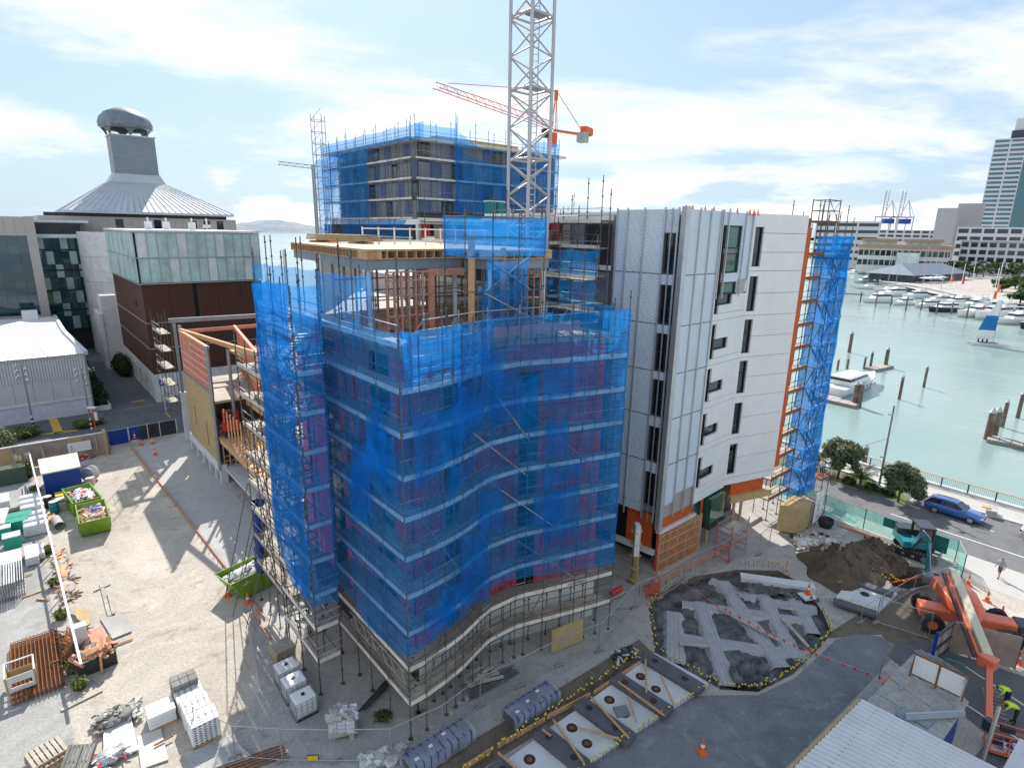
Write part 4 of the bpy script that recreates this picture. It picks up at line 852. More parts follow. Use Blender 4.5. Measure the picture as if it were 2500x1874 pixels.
# ================================================================ TOWER CRANES
tcr = thing('tower_crane', 'pale grey lattice tower crane mast rising out of frame', 'crane', (0.9, 43, 0))
cxy = V((0.9, 43, 0)); hd = 1.42; base_a = R(88)
lg = [cxy + V((hd * math.cos(base_a + k * math.pi / 2), hd * math.sin(base_a + k * math.pi / 2), 0)) for k in range(4)]
M('cranegrey', (0.46, 0.47, 0.49), 0.45, 0.25, 0.1, 0.7)
zc = lambda p, z: V((p.x, p.y, z))
for p in lg: pipe(tcr, 'leg', zc(p, 0), zc(p, 75), 0.13, 'cranegrey')
for k in range(38):
    z = 18 + k * 1.1
    for i in range(4):
        a, c = lg[i], lg[(i + 1) % 4]
        if (k + i) % 2: a, c = c, a
        pipe(tcr, 'diagonal', zc(a, z), zc(c, z + 1.1), 0.055, 'cranegrey')
for k in range(9):
    z = 21.5 + k * 4.4
    for i in range(4): pipe(tcr, 'collar', zc(lg[i], z), zc(lg[(i + 1) % 4], z), 0.075, 'cranegrey')
    b = MB(); b.box((cxy.x + 0.3, cxy.y - 0.2, z + 0.05), (1.3, 1.0, 0.08), 0.7); b.build('rest_platform', 'steel', tcr)
for w_ in (-0.2, 0.2): pipe(tcr, 'ladder_stile', (cxy.x + w_ + .25, cxy.y - 0.3, 18), (cxy.x + w_ + .25, cxy.y - 0.3, 70), 0.04, 'galv')
b = MB()
for k in range(120): b.tube((cxy.x + .05, cxy.y - .3, 18 + k * 0.4), (cxy.x + .45, cxy.y - .3, 18 + k * 0.4), 0.025, 4)
b.build('ladder_rungs', 'galv', tcr)
M('craneorange', (0.75, 0.13, 0.03), 0.5, 0.1, 0.12, 0.3)
oc = thing('orange_tower_crane', 'orange hammerhead tower crane behind the rear block', 'crane', (11, 150, 0))
mp0 = AT(1352, 318, 150); mz = mp0.z; lev = lambda x, y: AT(x, y, (mz - HC) / (ray(x, y).z / ray(x, y).y)); tip = lev(1065, 215); ctr = lev(1440, 332); jd = (tip - mp0).normalized(); sd = jd.cross(V((0, 0, 1)))
for o_ in (-0.7, 0.7): pipe(oc, 'jib_chord', mp0 + sd * o_, tip + sd * o_, 0.08, 'craneorange')
pipe(oc, 'jib_chord', mp0 + V((0, 0, 1.7)), tip + V((0, 0, 0.9)), 0.08, 'craneorange')
for k in range(30):
    f, f2 = k / 30, (k + 1) / 30; o_ = 0.7 if k % 2 else -0.7
    pipe(oc, 'jib_lacing', mp0.lerp(tip, f) + sd * o_, mp0.lerp(tip, f2) + V((0, 0, 1.7 - 0.8 * f2)), 0.035, 'craneorange')
    pipe(oc, 'jib_lacing', mp0.lerp(tip, f2) - sd * o_, mp0.lerp(tip, f) + V((0, 0, 1.7 - 0.8 * f)), 0.035, 'craneorange')
board(oc, 'counter_jib', mp0 - jd * 0.5, ctr, 1.2, 0.4, 'craneorange'); b = MB(); b.box(ctr + jd * 4.5 + V((0, 0, -1.0)), (2.4, 2.2, 2.2), math.atan2(jd.y, jd.x)); b.build('counterweight', 'conc', oc)
b = MB(); b.box(ctr + jd * 2.5 + V((0, 0, 0.9)), (3.6, 1.6, 1.5), math.atan2(jd.y, jd.x)); b.box(ctr + V((0, 0, 0.8)), (1, 1.4, 1.6), 0.4); b.build('winch_house', 'craneorange', oc)
apex = mp0 + V((0.3, 0, 8.6))
for o_ in (-0.9, 0.9): pipe(oc, 'apex_leg', mp0 + jd * o_, apex, 0.08, 'craneorange'); pipe(oc, 'apex_leg', mp0 + sd * o_, apex, 0.08, 'craneorange')
b = MB(); b.box(apex + V((0, 0, -1)), (0.7, 0.7, 2.2), 0.3); b.build('apex_head', 'craneorange', oc)
for f in (0.45, 0.92): pipe(oc, 'tie_rod', apex, mp0.lerp(tip, f) + V((0, 0, 1.5)), 0.07, 'craneorange')
pipe(oc, 'tie_rod', apex, ctr + jd * 4, 0.08, 'craneorange')
b = MB(); b.box(mp0 + V((-0.3, 0, -2.2)), (1.7, 1.7, 3.2), 0.5); b.box(mp0 + V((-2.0, -1.2, -0.9)), (1.5, 1.4, 1.9), 0.5, 1); b.build('slewing_unit', ['craneorange', 'dark'], oc)
for k in range(4):
    an = R(45 + 90 * k); q_ = mp0 + V((math.cos(an) * 1.2 - 0.4, math.sin(an) * 1.2, 0)); pipe(oc, 'mast_leg', V((q_.x, q_.y, 0)), V((q_.x, q_.y, mz - 3)), 0.14, 'craneorange')

# ================================================================ LEFT: STREET FRAME BUILDING
M('pinkframe', (0.62, 0.25, 0.17), 0.7, 0, 0.22, 1.5); M('brownclad', (0.075, 0.030, 0.018), 0.6, 0, 0.5, 3.0, stretch=(9, 9, 0.25))
tb = thing('frame_building', 'half built street block with plywood wall, pink framing and bare steel posts', 'building', S(45, 1.2))
fw = Face(S(51.4, 1.25), S(39.4, 1.25)); W_ = fw.len
for k in range(10):
    u0, u1 = k * W_ / 10, (k + 1) * W_ / 10
    if k in (2, 6): 
        fw.slab(tb, 'plywood_sheet', u0, u1 - 0.5, 2.0, 9.3, -0.12, 0, 'ply'); fw.slab(tb, 'plywood_sheet', u1 - 0.5, u1, 2.0, 4.0 if k == 2 else 3.0, -0.12, 0, 'ply'); fw.slab(tb, 'plywood_sheet', u1 - 0.5, u1, 6.2 if k == 2 else 5.6, 9.3, -0.12, 0, 'ply'); fw.slab(tb, 'slit_window', u1 - 0.5, u1, 3.0, 6.2, -0.5, -0.3, 'dark')
    else: fw.slab(tb, 'plywood_sheet', u0 + 0.01, u1 - 0.01, 2.0, 9.3, -0.12, 0, 'ply')
    if k < 4: fw.slab(tb, 'framing_sheet', u0 + 0.01, u1 - 0.01, 9.6, 14.0, -0.12, -0.02, 'pine')
    for j in range(4): fw.slab(tb, 'stud', u0 + j * 0.3, u0 + j * 0.3 + 0.13, 9.6, 14.0, -0.22, 0.0, 'pinkframe')
for z in (10.3, 11.1, 11.9, 12.7, 13.4): fw.slab(tb, 'batten', 0.3 if z < 12 else 4.5, W_, z, z + 0.06, -0.01, 0.05, 'offwhite')
for z in (3.1, 4.2, 5.3, 6.4, 7.5, 8.6): fw.slab(tb, 'batten', W_ - 0.5, W_ - 0.1, z, z + 0.07, 0, 0.05, 'pine')
fw.slab(tb, 'steel_beam', 0, W_, 9.3, 9.6, -0.2, 0.06, 'greybeam'); fw.slab(tb, 'top_plate', 0, W_, 14.0, 14.22, -0.25, 0.05, 'pine')
board(tb, 'steel_post', S(39.3, 1.2, 1.4), S(39.3, 1.2, 14.3), 0.26, 0.26, 'greybeam', (1, 0, 0)); board(tb, 'steel_post', S(39.8, 3.2, 0.9), S(39.8, 3.2, 13.7), 0.24, 0.24, 'greybeam', (1, 0, 0))
fw.slab(tb, 'concrete_beam', -1, W_ + 0.2, 1.1, 2.0, -0.6, 0.1, 'concl')
for u_ in (-3.8, -0.9, 2.0, 4.6, 7.2, 9.6, 11.6): fw.slab(tb, 'concrete_column', u_, u_ + 0.6, 0, 1.1 if u_ > -1 else 6.2, -0.6, 0.05, 'concl')
for u_ in (-3.6, -0.7): fw.slab(tb, 'steel_post', u_, u_ + 0.25, 6.2, 14.6, -0.4, -0.1, 'greybeam')
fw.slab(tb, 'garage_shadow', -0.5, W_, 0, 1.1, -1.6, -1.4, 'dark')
board(tb, 'steel_beam', S(55.0, 1.0, 14.8), S(53.5, 12, 14.8), 0.3, 0.5, 'greybeam'); board(tb, 'pink_beam', S(51.2, 1.6, 14.0), S(51.0, 10, 14.0), 0.15, 0.4, 'pinkframe')
board(tb, 'diagonal_beam', S(51.3, 1.4, 14.15), S(34.0, 4.3, 14.0), 0.3, 0.45, 'pine'); board(tb, 'diagonal_beam', S(51.0, 7.0, 14.1), S(34.5, 4.4, 13.9), 0.3, 0.4, 'pinkframe')
fx = Face(S(50.8, 7.1), S(36.0, 4.7))
for k in range(20): fx.slab(tb, 'stud', k * 0.75, k * 0.75 + 0.1, 8.7, 13.9, -0.14, 0, 'pinkframe')
for z in (8.7, 10.4, 12.1, 13.6): fx.slab(tb, 'nogging', 0, 15, z, z + 0.1, -0.13, 0.01, 'pinkframe')
for z, s0, s1, t0, t1, mt in ((1.7, 20, 51, 1.6, 14, 'concl'), (5.0, 20, 39.5, 1.4, 9, 'pine'), (5.0, 39.5, 51, 1.6, 12, 'plank'), (8.5, 20, 36, 4.5, 12, 'ply'), (8.5, 40, 51, 1.6, 12, 'plank'), (11.6, 42, 51, 6, 12, 'ply')):
    b = MB(); b.prism([S(s0, t0), S(s0, t1), S(s1, t1), S(s1, t0)], z - 0.25, z); b.build('floor', mt, tb)
for z, s0, s1 in ((4.6, 20, 39.5), (8.1, 24, 39.5), (11.4, 26, 38)):
    board(tb, 'edge_beam', S(s0, 1.5 if z < 6 else 4.4, z), S(s1, 1.5 if z < 6 else 4.4, z), 0.12, 0.5, 'pine')
    for k in range(10): board(tb, 'joist', S(s0 + k * (s1 - s0) / 10, 1.6 if z < 6 else 4.5, z + 0.02), S(s0 + k * (s1 - s0) / 10, 9, z + 0.02), 0.1, 0.3, 'pinkpine')
for k in range(16): board(tb, 'stud', S(22 + k * 1.1, 1.9, 5.0), S(22 + k * 1.1, 1.9, 8.0), 0.1, 0.12, 'pine' if k % 3 else 'pinkpine', (1, 0, 0))
for k in range(12): board(tb, 'stud', S(39.4, 1.7 + k * 0.55, 1.7), S(39.4, 1.7 + k * 0.55, 4.7), 0.1, 0.12, 'pine', (1, 0, 0))
b = MB(); b.prism([S(40.2, 3), S(40.2, 12), S(50.8, 12), S(50.8, 3)], 1.7, 8.3); b.build('inner_core', 'dark', tb)
b = MB(); b.prism([S(20, 9.5), S(20, 14), S(39, 14), S(39, 9.5)], 0, 11.4); b.build('inner_wall', 'plygrey', tb)
for z in (2.3, 2.8, 5.6, 6.1): pipe(tb, 'edge_rail', S(39.3, 1.6, z), S(39.3, 5.6, z), 0.05, 'pine')
for k in range(3): board(tb, 'plank_stack', S(33 + k, 5, 8.6 + k * 0.05), S(30 + k, 8.0, 8.6 + k * 0.05), 0.3, 0.1, 'plank')
sx = thing('scissor_lift', 'small red scissor lift on the upper floor behind the bare steel post', 'lift', S(40.6, 3.2, 5.0))
b = MB(); b.box(S(38.6, 2.5, 5.45), (1.6, 0.8, 0.5), ANG_T); b.build('chassis', 'dark', sx); b = MB(); b.box(S(38.6, 2.5, 6.2), (1.5, 0.75, 0.9), ANG_T); b.build('body', 'red', sx)
for dx in (-0.65, 0.65):
    for dy in (-0.32, 0.32): p = S(38.6, 2.5, 6.6) + VV.to_3d() * dx + UU.to_3d() * dy; pipe(sx, 'rail_post', p, p + V((0, 0, 1.1)), 0.03, 'red')
for h in (7.2, 7.7):
    for dy in (-0.32, 0.32): pipe(sx, 'rail', S(38.6 + dy, 1.85, h), S(38.6 + dy, 3.15, h), 0.03, 'red')
lc = thing('end_scaffold', 'small bare scaffold with plank decks at the far end of the half built street block', 'scaffold', S(55, -0.4))
run(lc, [S(57.6, -0.3), S(55.6, -0.3), S(53.0, -0.3)], [S(57.6, 0.8), S(55.6, 0.8), S(53.0, 0.8)], [5.6, 7.6, 9.6, 11.6, 13.6], 4.6, [16.0, 15.2], seed=51, toe='plank', galv=0.7)

# ================================================================ LEFT BACKGROUND BUILDINGS
M('frost', (0.42, 0.58, 0.56), 0.3, 0, 0.3, 0.35, spec=0.7); M('frostw', (0.62, 0.70, 0.68), 0.35, 0, 0.2, 0.3, spec=0.6); M('whitebrick', (0.56, 0.58, 0.68), 0.7, 0, 0.12, 2.0, 0.2, 6, dirt=(0.35, 0.33, 0.33), dirt_amt=0.35); M('corrwall', (0.54, 0.55, 0.57), 0.5, 0.2, 0.08, 0.6); M('roofwhite', (0.70, 0.70, 0.71), 0.5, 0.05, 0.07, 0.4, dirt=(0.52, 0.51, 0.5), dirt_amt=0.4)
bw = thing('timber_clad_building', 'brown timber clad building with a frosted glass top storey', 'building', S(75.4, 1.75))
f1, f2 = Face(S(104, 1.75), S(75.4, 1.75)), Face(S(75.4, 1.75), S(75.4, 18.2))
b = MB(); b.prism([S(75.8, 2.2), S(75.8, 17.9), S(104, 17.9), S(104, 2.2)], 0, 24.4); b.build('core', 'concd', bw)
for z0, z1 in ((4.3, 8.0), (8.12, 11.72), (11.84, 17.3)):
    for f_, n_ in ((f1, 7), (f2, 5)):
        for k in range(n_):
            if f_ is f2 and k == 2 and z0 > 11: f_.slab(bw, 'slot_window', k * f_.len / n_ - 0.1, k * f_.len / n_ + 0.45, z0, z1, -0.3, -0.1, 'glass')
            f_.slab(bw, 'timber_panel', k * f_.len / n_ + (0.46 if f_ is f2 and k == 2 and z0 > 11 else 0.02), (k + 1) * f_.len / n_ - (0.12 if f_ is f2 and k == 1 and z0 > 11 else 0.02), z0, z1, -0.2, 0, 'brownclad')
for z in (8.0, 11.72): f1.slab(bw, 'flashing', 0, f1.len, z, z + 0.1, -0.1, 0.06, 'taupe'); f2.slab(bw, 'flashing', 0, f2.len, z, z + 0.1, -0.1, 0.06, 'taupe')
f1.slab(bw, 'ribbon_window', 20.0, 22.6, 13.6, 14.5, -0.1, 0.05, 'glass')
for k in range(13):
    for r_ in range(2):
        mt = 'frostw' if (k * 3 + r_ * 5) % 4 == 1 else 'frost'
        f2.slab(bw, 'glass_panel', k * f2.len / 13 + 0.05, (k + 1) * f2.len / 13 - 0.05, 17.5 + r_ * 3.5, 20.9 + r_ * 3.5, 0.2, 0.28, mt)
for k in range(14): f2.slab(bw, 'mullion', max(0, k * f2.len / 13 - 0.05), k * f2.len / 13 + 0.05, 17.4, 24.5, 0.2, 0.36, 'galv')
for k in range(30):
    for r_ in range(2): f1.slab(bw, 'glass_panel', k * f1.len / 30 + 0.04, (k + 1) * f1.len / 30 - 0.04, 17.5 + r_ * 3.5, 20.9 + r_ * 3.5, 0.2, 0.28, 'frostw' if (k * 7 + r_) % 5 == 0 else 'frost')
for z in (17.3, 20.93, 24.42): f1.slab(bw, 'transom', 0, f1.len + 0.3, z, z + 0.12, 0.1, 0.38, 'galv'); f2.slab(bw, 'transom', -0.3, f2.len, z, z + 0.12, 0.1, 0.38, 'galv')
b = MB(); b.prism([S(75.0, 1.4), S(75.0, 18.4), S(104.2, 18.4), S(104.2, 1.4)], 24.56, 24.8); b.build('roof', 'roofwhite', bw)
for k, (s0, t0) in enumerate(((84, 5), (85, 7.6), (84, 11), (80, 12.2))):
    b = MB(); b.box(S(s0, t0, 25.4), (0.9, 0.7, 1.2 if k < 3 else 0.5), ANG_T); b.tube(S(s0, t0, 25), S(s0, t0, 26.6), 0.12); b.build('roof_unit', 'white', bw)
f1.slab(bw, 'plinth_band', 0, f1.len, 2.9, 4.25, -0.5, 0.02, 'concl'); f2.slab(bw, 'plinth', 0, f2.len, 0, 4.25, -0.4, 0.02, 'concl')
for u_ in (0, 7.0, 12.5, 17.5, 22.5, 26.0): f1.slab(bw, 'pier', u_, u_ + (1.8 if u_ < 26 else 2.6), 0, 2.9, -0.5, 0.02, 'concl')
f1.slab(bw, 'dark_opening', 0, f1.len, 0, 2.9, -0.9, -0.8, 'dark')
# neighbouring concrete drum and stair block
sl_ = thing('concrete_drum', 'tall smooth curved concrete wall between glass link and timber clad building', 'building', S(122, 2))
ctr_ = S(124, 6.2); 
for k in range(10):
    for r_ in range(5):
        a0, a1 = R(175 + k * 12) , R(175 + (k + 1) * 12); b = MB(); rr = 7.2
        pts = [ctr_ + V((rr * math.cos(a), rr * math.sin(a), 0)) for a in (a0, a1)]; pin = [ctr_ + V((6.8 * math.cos(a), 6.8 * math.sin(a), 0)) for a in (a1, a0)]
        b.prism(pts + pin, r_ * 4.8 + 0.03, (r_ + 1) * 4.8 - 0.03); b.build('concrete_panel', 'concl', sl_)
b = MB(); b.lathe([(6.75, 0), (6.75, 23.8)], ctr_, 20); b.build('core', 'concd', sl_)
sbk = thing('concrete_stair_block', 'low pale concrete stair block against the brown timber wall', 'building', S(106, 0))
b = MB(); b.prism([S(104.4, -0.6), S(104.4, 1.7), S(109, 1.7), S(109, -0.6)], 0, 13.2); b.build('wall', 'concl', sbk); b = MB(); b.prism([S(104.2, -1.2), S(104.2, -0.65), S(112, -0.65), S(112, -1.2)], 0, 10.0); b.build('wing_wall', 'concl', sbk)
fo = thing('funnel_roof_building', 'taupe building with flared zinc roof and a huge dish topped chimney', 'building', S(135, 12))
f_ = Face(S(135, -6), S(135, 32)); f_.slab(fo, 'wall', 0, 38, 0, 27.0, -30, 0, 'taupe')
for k in range(26): f_.slab(fo, 'wall_panel', k * 38 / 26 + 0.03, (k + 1) * 38 / 26 - 0.03, 22.6, 26.6, 0, 0.1, 'taupe' if k not in (9, 14, 19, 21, 23, 26) else 'glass')
f_.slab(fo, 'clerestory', 1, 36, 26.7, 27.7, -2, -0.3, 'dark')
ZR = [(27.8, S(134, -7), S(134, 33.5), S(168, 33.5), S(168, -7))]
e0 = [S(134, -1.2), S(134, 31.4), S(168, 31.4), S(168, -1.2)]; n0 = [S(146, 8.6), S(146, 20.0), S(156, 20.0), S(156, 8.6)]; k0 = [S(147.2, 9.8), S(147.2, 19.3), S(154, 19.3), S(154, 9.8)]
b = MB(); b.prism(e0, 27.7, 28.2); b.build('eave', 'zinc', fo)
for i in range(4):
    a, c, d, e = e0[i], e0[(i + 1) % 4], n0[(i + 1) % 4], n0[i]
    for j in range(24 if i in (0, 3) else 6):
        nn = 24 if i in (0, 3) else 6
        g0, g1 = j / nn, (j + 1) / nn - 0.004; b = MB()
        b.quad(V((*a.lerp(c, g0)[:2], 28.2)), V((*a.lerp(c, g1)[:2], 28.2)), V((*e.lerp(d, g1)[:2], 35.0)), V((*e.lerp(d, g0)[:2], 35.0)))
        p0, p1 = V((*a.lerp(c, g0)[:2], 28.22)), V((*e.lerp(d, g0)[:2], 35.02)); b.beam(p0, p1, 0.12, 0.16); b.build('roof_sheet', 'zinc', fo)
    b = MB(); b.quad(V((n0[i].x, n0[i].y, 35.0)), V((n0[(i + 1) % 4].x, n0[(i + 1) % 4].y, 35.0)), V((k0[(i + 1) % 4].x, k0[(i + 1) % 4].y, 36.7)), V((k0[i].x, k0[i].y, 36.7))); b.build('roof_collar', 'zinc', fo)
b = MB(); b.prism(k0, 36.7, 37.0); b.build('collar_ring', 'galv', fo)
M('louvre', (0.22, 0.25, 0.29), 0.5, 0.3, 0.15, 0.5, stretch=(0.4, 0.4, 9))
b = MB(); b.prism([S(147.4, 10.1), S(147.4, 19.0), S(153.6, 19.0), S(153.6, 10.1)], 37.0, 45.3); b.build('chimney_shaft', 'louvre', fo)
b = MB(); b.prism([S(147.2, 9.9), S(147.2, 19.2), S(153.8, 19.2), S(153.8, 9.9)], 45.3, 45.6); b.build('shaft_cap', 'galv', fo)
dc = S(150.5, 13.9); M('dish', (0.20, 0.23, 0.26), 0.45, 0.4, 0.35, 0.3)
b = MB(); b.lathe([(0.2, 51.7), (2.2, 51.5), (4.0, 50.7), (5.2, 49.4), (5.6, 48.2), (5.35, 47.3), (4.9, 46.9), (4.7, 47.3), (5.1, 48.3), (3.8, 49.8), (0.2, 50.4)], dc, 36, 0, True, False)
b.build('dish', 'dish', fo)
for k in range(6):
    a = R(60 * k + 12); d_ = V((math.cos(a), math.sin(a), 0)); s_ = V((-d_.y, d_.x, 0)); b = MB(); lo, hi = dc + d_ * 4.3, dc + d_ * 5.1; nn = 7; vs = []
    for j in range(nn + 1):
        f = j / nn; w_ = 0.3 + 2.2 * f ** 2.6; p = lo.lerp(hi, f) + V((0, 0, 45.6 + 1.9 * f)); vs += [p - s_ * w_, p + s_ * w_, p + s_ * w_ - d_ * 0.25, p - s_ * w_ - d_ * 0.25]
    b.add(vs, [(4 * j + i, 4 * j + (i + 1) % 4, 4 * j + 4 + (i + 1) % 4, 4 * j + 4 + i) for j in range(nn) for i in range(4)], 0, True); b.build('dish_leg', 'dish', fo)
to_ = thing('taupe_office', 'taupe framed office with dark reflecting glass at the left edge', 'building', S(118, -20))
f_ = Face(S(118, -45), S(118, -7.4)); f_.slab(to_, 'core', 0, f_.len - 0.4, 0, 26.4, -14, -0.3, 'concd')
glassmat('glassb', (0.015, 0.05, 0.075), 0.05)
for k in range(24):
    for r_ in range(9): f_.slab(to_, 'pane', 1 + k * 1.47, 1 + (k + 1) * 1.47 - 0.05, 8.9 + r_ * 1.58, 8.9 + (r_ + 1) * 1.58 - 0.05, -0.25, -0.2 - 0.04 * ((k * 3 + r_) % 3), 'glassb' if (k + r_ * 2) % 4 else 'glassg')
for k in range(24): f_.slab(to_, 'taupe_panel', 1 + k * 1.5 - 0.7, 1 + (k + 1) * 1.5 - 0.73, 23.2, 26.5, -0.2, 0.05, 'taupe')
f_.slab(to_, 'corner_pier', f_.len - 1.4, f_.len, 0, 26.6, -0.6, 0.15, 'taupe'); f_.slab(to_, 'base', 0, f_.len - 1.4, 0, 8.9, -0.4, 0, 'taupe')
lk = thing('glass_link', 'green glazed link block with white sloping skylight between office and concrete drum', 'building', S(128, -4))
f_ = Face(S(128, -7.4), S(128, 0.2)); f_.slab(lk, 'core', 0, f_.len, 0, 25.4, -12, -0.6, 'dark')
for k in range(6):
    for r_ in range(7): f_.slab(lk, 'pane', k * 1.26 + 0.03, (k + 1) * 1.26 - 0.03, 4.5 + r_ * 2.6, 7.05 + r_ * 2.6, -0.3, -0.2, 'glassg' if (k + r_) % 3 else 'frost')
    f_.slab(lk, 'upper_pane', k * 1.26 + 0.03, (k + 1) * 1.26 - 0.03, 24.0, 25.6, -1.6, -1.5, 'glassg')
for r_ in range(5): f_.slab(lk, 'floor_edge', 0, f_.len, 4.2 + r_ * 4.0, 4.5 + r_ * 4.0, -0.2, -0.05, 'dark')
b = MB(); b.quad(f_.P(0, 22.8, 0.3), f_.P(f_.len, 22.8, 0.3), f_.P(f_.len, 23.9, -1.5), f_.P(0, 23.9, -1.5)); b.build('skylight', 'frostw', lk); f_.slab(lk, 'gutter', 0, f_.len, 22.6, 22.8, -0.3, 0.4, 'galv'); f_.slab(lk, 'roof', 0, f_.len + 1.5, 25.6, 26.1, -12, -1.2, 'roofwhite')
# warehouse
wh = thing('warehouse', 'pale grey warehouse with corrugated upper wall and white roof', 'building', S(75.2, -12))
f_ = Face(S(75.1, -52), S(75.1, -6.1)); f_.slab(wh, 'painted_brick_base', 0, f_.len, 0, 2.2, -0.3, 0.05, 'whitebrick'); f_.slab(wh, 'ledge', 0, f_.len, 2.2, 2.45, -0.3, 0.16, 'concl')
for k in range(22): f_.slab(wh, 'wall_panel', f_.len - (k + 1) * 2.0 + 0.03, f_.len - k * 2.0, 2.45, 5.2, -0.25, 0.0, 'corrwall')
b = MB(); n_ = 150
for k in range(n_):
    u0 = f_.len * k / n_; u1 = f_.len * (k + 0.5) / n_; u2 = f_.len * (k + 1) / n_
    b.quad(f_.P(u0, 5.2, 0), f_.P(u1, 5.2, 0.09), f_.P(u1, 8.4, 0.09), f_.P(u0, 8.4, 0)); b.quad(f_.P(u1, 5.2, 0.09), f_.P(u2, 5.2, 0), f_.P(u2, 8.4, 0), f_.P(u1, 8.4, 0.09))
b.build('corrugated_wall', 'corrwall', wh)
fr_, mr_, br_ = G(208, 862, 8.5), G(156, 812, 9.6), G(132, 772, 9.0); lv = VV.to_3d() * -60
b = MB(); b.quad(fr_ + lv, fr_, mr_, mr_ + lv); b.build('front_roof_slope', 'roofwhite', wh); b = MB(); b.quad(mr_ + lv, mr_, br_, br_ + lv); b.build('rear_roof_slope', 'roofwhite', wh)
for a, c in ((fr_, mr_), (mr_, br_)): board(wh, 'verge', a + V((0.1, 0, 0.05)), c + V((0.1, 0, 0.05)), 0.5, 0.5, 'corrwall')
for k in range(1, 14): p0 = fr_ + VV.to_3d() * (-4 * k); p1 = mr_ + VV.to_3d() * (-4 * k); board(wh, 'roof_rib', p0 + V((0, 0, 0.03)), p1 + V((0, 0, 0.03)), 0.12, 0.08, 'roofwhite')
b = MB(); b.add([fr_ - V((0, 0, 8.5)), mr_ - V((0, 0, 9.6)), br_ - V((0, 0, 9)), br_, mr_, fr_], [(0, 1, 4, 5), (1, 2, 3, 4)]); b.build('side_wall', 'corrwall', wh)
b = MB(); b.box(G(73, 770, 9.6), (2.2, 1.6, 1.8), ANG_T); b.build('roof_vent', 'white', wh)

# ---------------------------------------------------------------- foliage
def leafmat(name, c1, c2):
    m, t, b = newmat(name); c = ramp(t, noise(t, pos(t), 1.3, 4, 0.7), [(0.3, c1), (0.7, c2)], 'LINEAR'); t.links.new(c, b.inputs['Base Color']); b.inputs['Roughness'].default_value = 0.6; b.inputs['Specular IOR Level'].default_value = 0.3
    tl_ = N(t, 'ShaderNodeBsdfTranslucent'); t.links.new(mixc(t, 1.0, c, (1.3, 1.4, 0.6), 'MULTIPLY'), tl_.inputs[0]); mx = N(t, 'ShaderNodeMixShader'); mx.inputs[0].default_value = 0.25
    t.links.new(b.outputs[0], mx.inputs[1]); t.links.new(tl_.outputs[0], mx.inputs[2]); t.links.new(mx.outputs[0], t.nodes['Material Output'].inputs[0])
leafmat('leaf', (0.035, 0.065, 0.022), (0.085, 0.12, 0.05)); leafmat('leafgrey', (0.07, 0.10, 0.055), (0.16, 0.19, 0.11)); leafmat('leafdark', (0.02, 0.045, 0.02), (0.05, 0.085, 0.03)); leafmat('grassy', (0.10, 0.14, 0.03), (0.20, 0.22, 0.07)); leafmat('palmleaf', (0.05, 0.09, 0.02), (0.12, 0.15, 0.04)); leafmat('plume', (0.5, 0.42, 0.33), (0.6, 0.52, 0.42))
M('bark', (0.13, 0.10, 0.075), 0.9, 0, 0.3, 4, 0.5)
def leaves(b, ells, n, size, q, mi=0):
    "leaf faces spread through clumped ellipsoids, denser near their skins"
    tot = sum(e[1][0] * e[1][1] * e[1][2] for e in ells)
    for c, r_ in ells:
        c = V(c); cnt = max(6, int(n * r_[0] * r_[1] * r_[2] / tot))
        for _ in range(cnt):
            d = V((q.gauss(0, 1), q.gauss(0, 1), q.gauss(0, 1))).normalized(); rad = q.uniform(0.35, 1.0) ** 0.5 * q.uniform(0.85, 1.12)
            p = c + V((d.x * r_[0], d.y * r_[1], d.z * r_[2])) * rad
            nrm = (d + V((q.uniform(-.8, .8), q.uniform(-.8, .8), q.uniform(-.2, 1.0)))).normalized(); m_ = frame(nrm, (q.uniform(-1, 1), q.uniform(-1, 1), 0.3)); s_ = size * q.uniform(0.6, 1.3)
            b.add([p + m_ @ V((0, -s_ * .5, 0)), p + m_ @ V((0.1 * s_, 0, -s_ * .9)), p + m_ @ V((0, s_ * .5, 0)), p + m_ @ V((0.1 * s_, 0, s_ * .9))], [(0, 1, 2, 3)], mi)
def bush(name, label, cat, ells, n, size, mat, seed, group=None, stem=None):
    q = random.Random(seed); c0 = V(ells[0][0]); r_ = thing(name, label, cat, (c0.x, c0.y, 0), group=group); b = MB(); leaves(b, ells, n, size, q); b.build('foliage', mat, r_)
    b = MB()
    for e in ells:
        c = V(e[0]); b.tube((c0.x, c0.y, 0), (c.x, c.y, c.z), 0.05 if stem is None else stem, 5, r2=0.02)
    b.build('stem', 'bark', r_); return r_
def tuft(name, label, c, n, h, spread, mat, seed, group=None, plume=0):
    q = random.Random(seed); c = V(c); r_ = thing(name, label, 'plant', c, group=group); b = MB()
    for _ in range(n):
        a = q.uniform(0, 6.28); l = spread * q.uniform(0.3, 1); hh = h * q.uniform(0.6, 1.1); o = c + V((q.uniform(-.5, .5) * spread * .8, q.uniform(-.5, .5) * spread * .8, 0)); d = V((math.cos(a), math.sin(a), 0)); s_ = V((-d.y, d.x, 0)) * 0.05 * (0.6 + h)
        mid = o + d * l * .45 + V((0, 0, hh)); tip_ = o + d * l + V((0, 0, hh * q.uniform(0.5, 0.95)))
        b.add([o - s_, o + s_, mid + s_, mid - s_, tip_], [(0, 1, 2, 3), (3, 2, 4)])
    b.build('blades', mat, r_)
    for k in range(plume):
        a = q.uniform(0, 6.28); p = c + V((math.cos(a) * spread * .5, math.sin(a) * spread * .5, 0)); pb = MB(); pb.tube(p, p + V((0, 0, h * 1.3)), 0.02, 4); pb.blob(p + V((0, 0, h * 1.5)), (0.2, 0.2, 0.7), 1, 6, 0.2, k); pb.build('plume', ['bark', 'plume'], r_)
    return r_
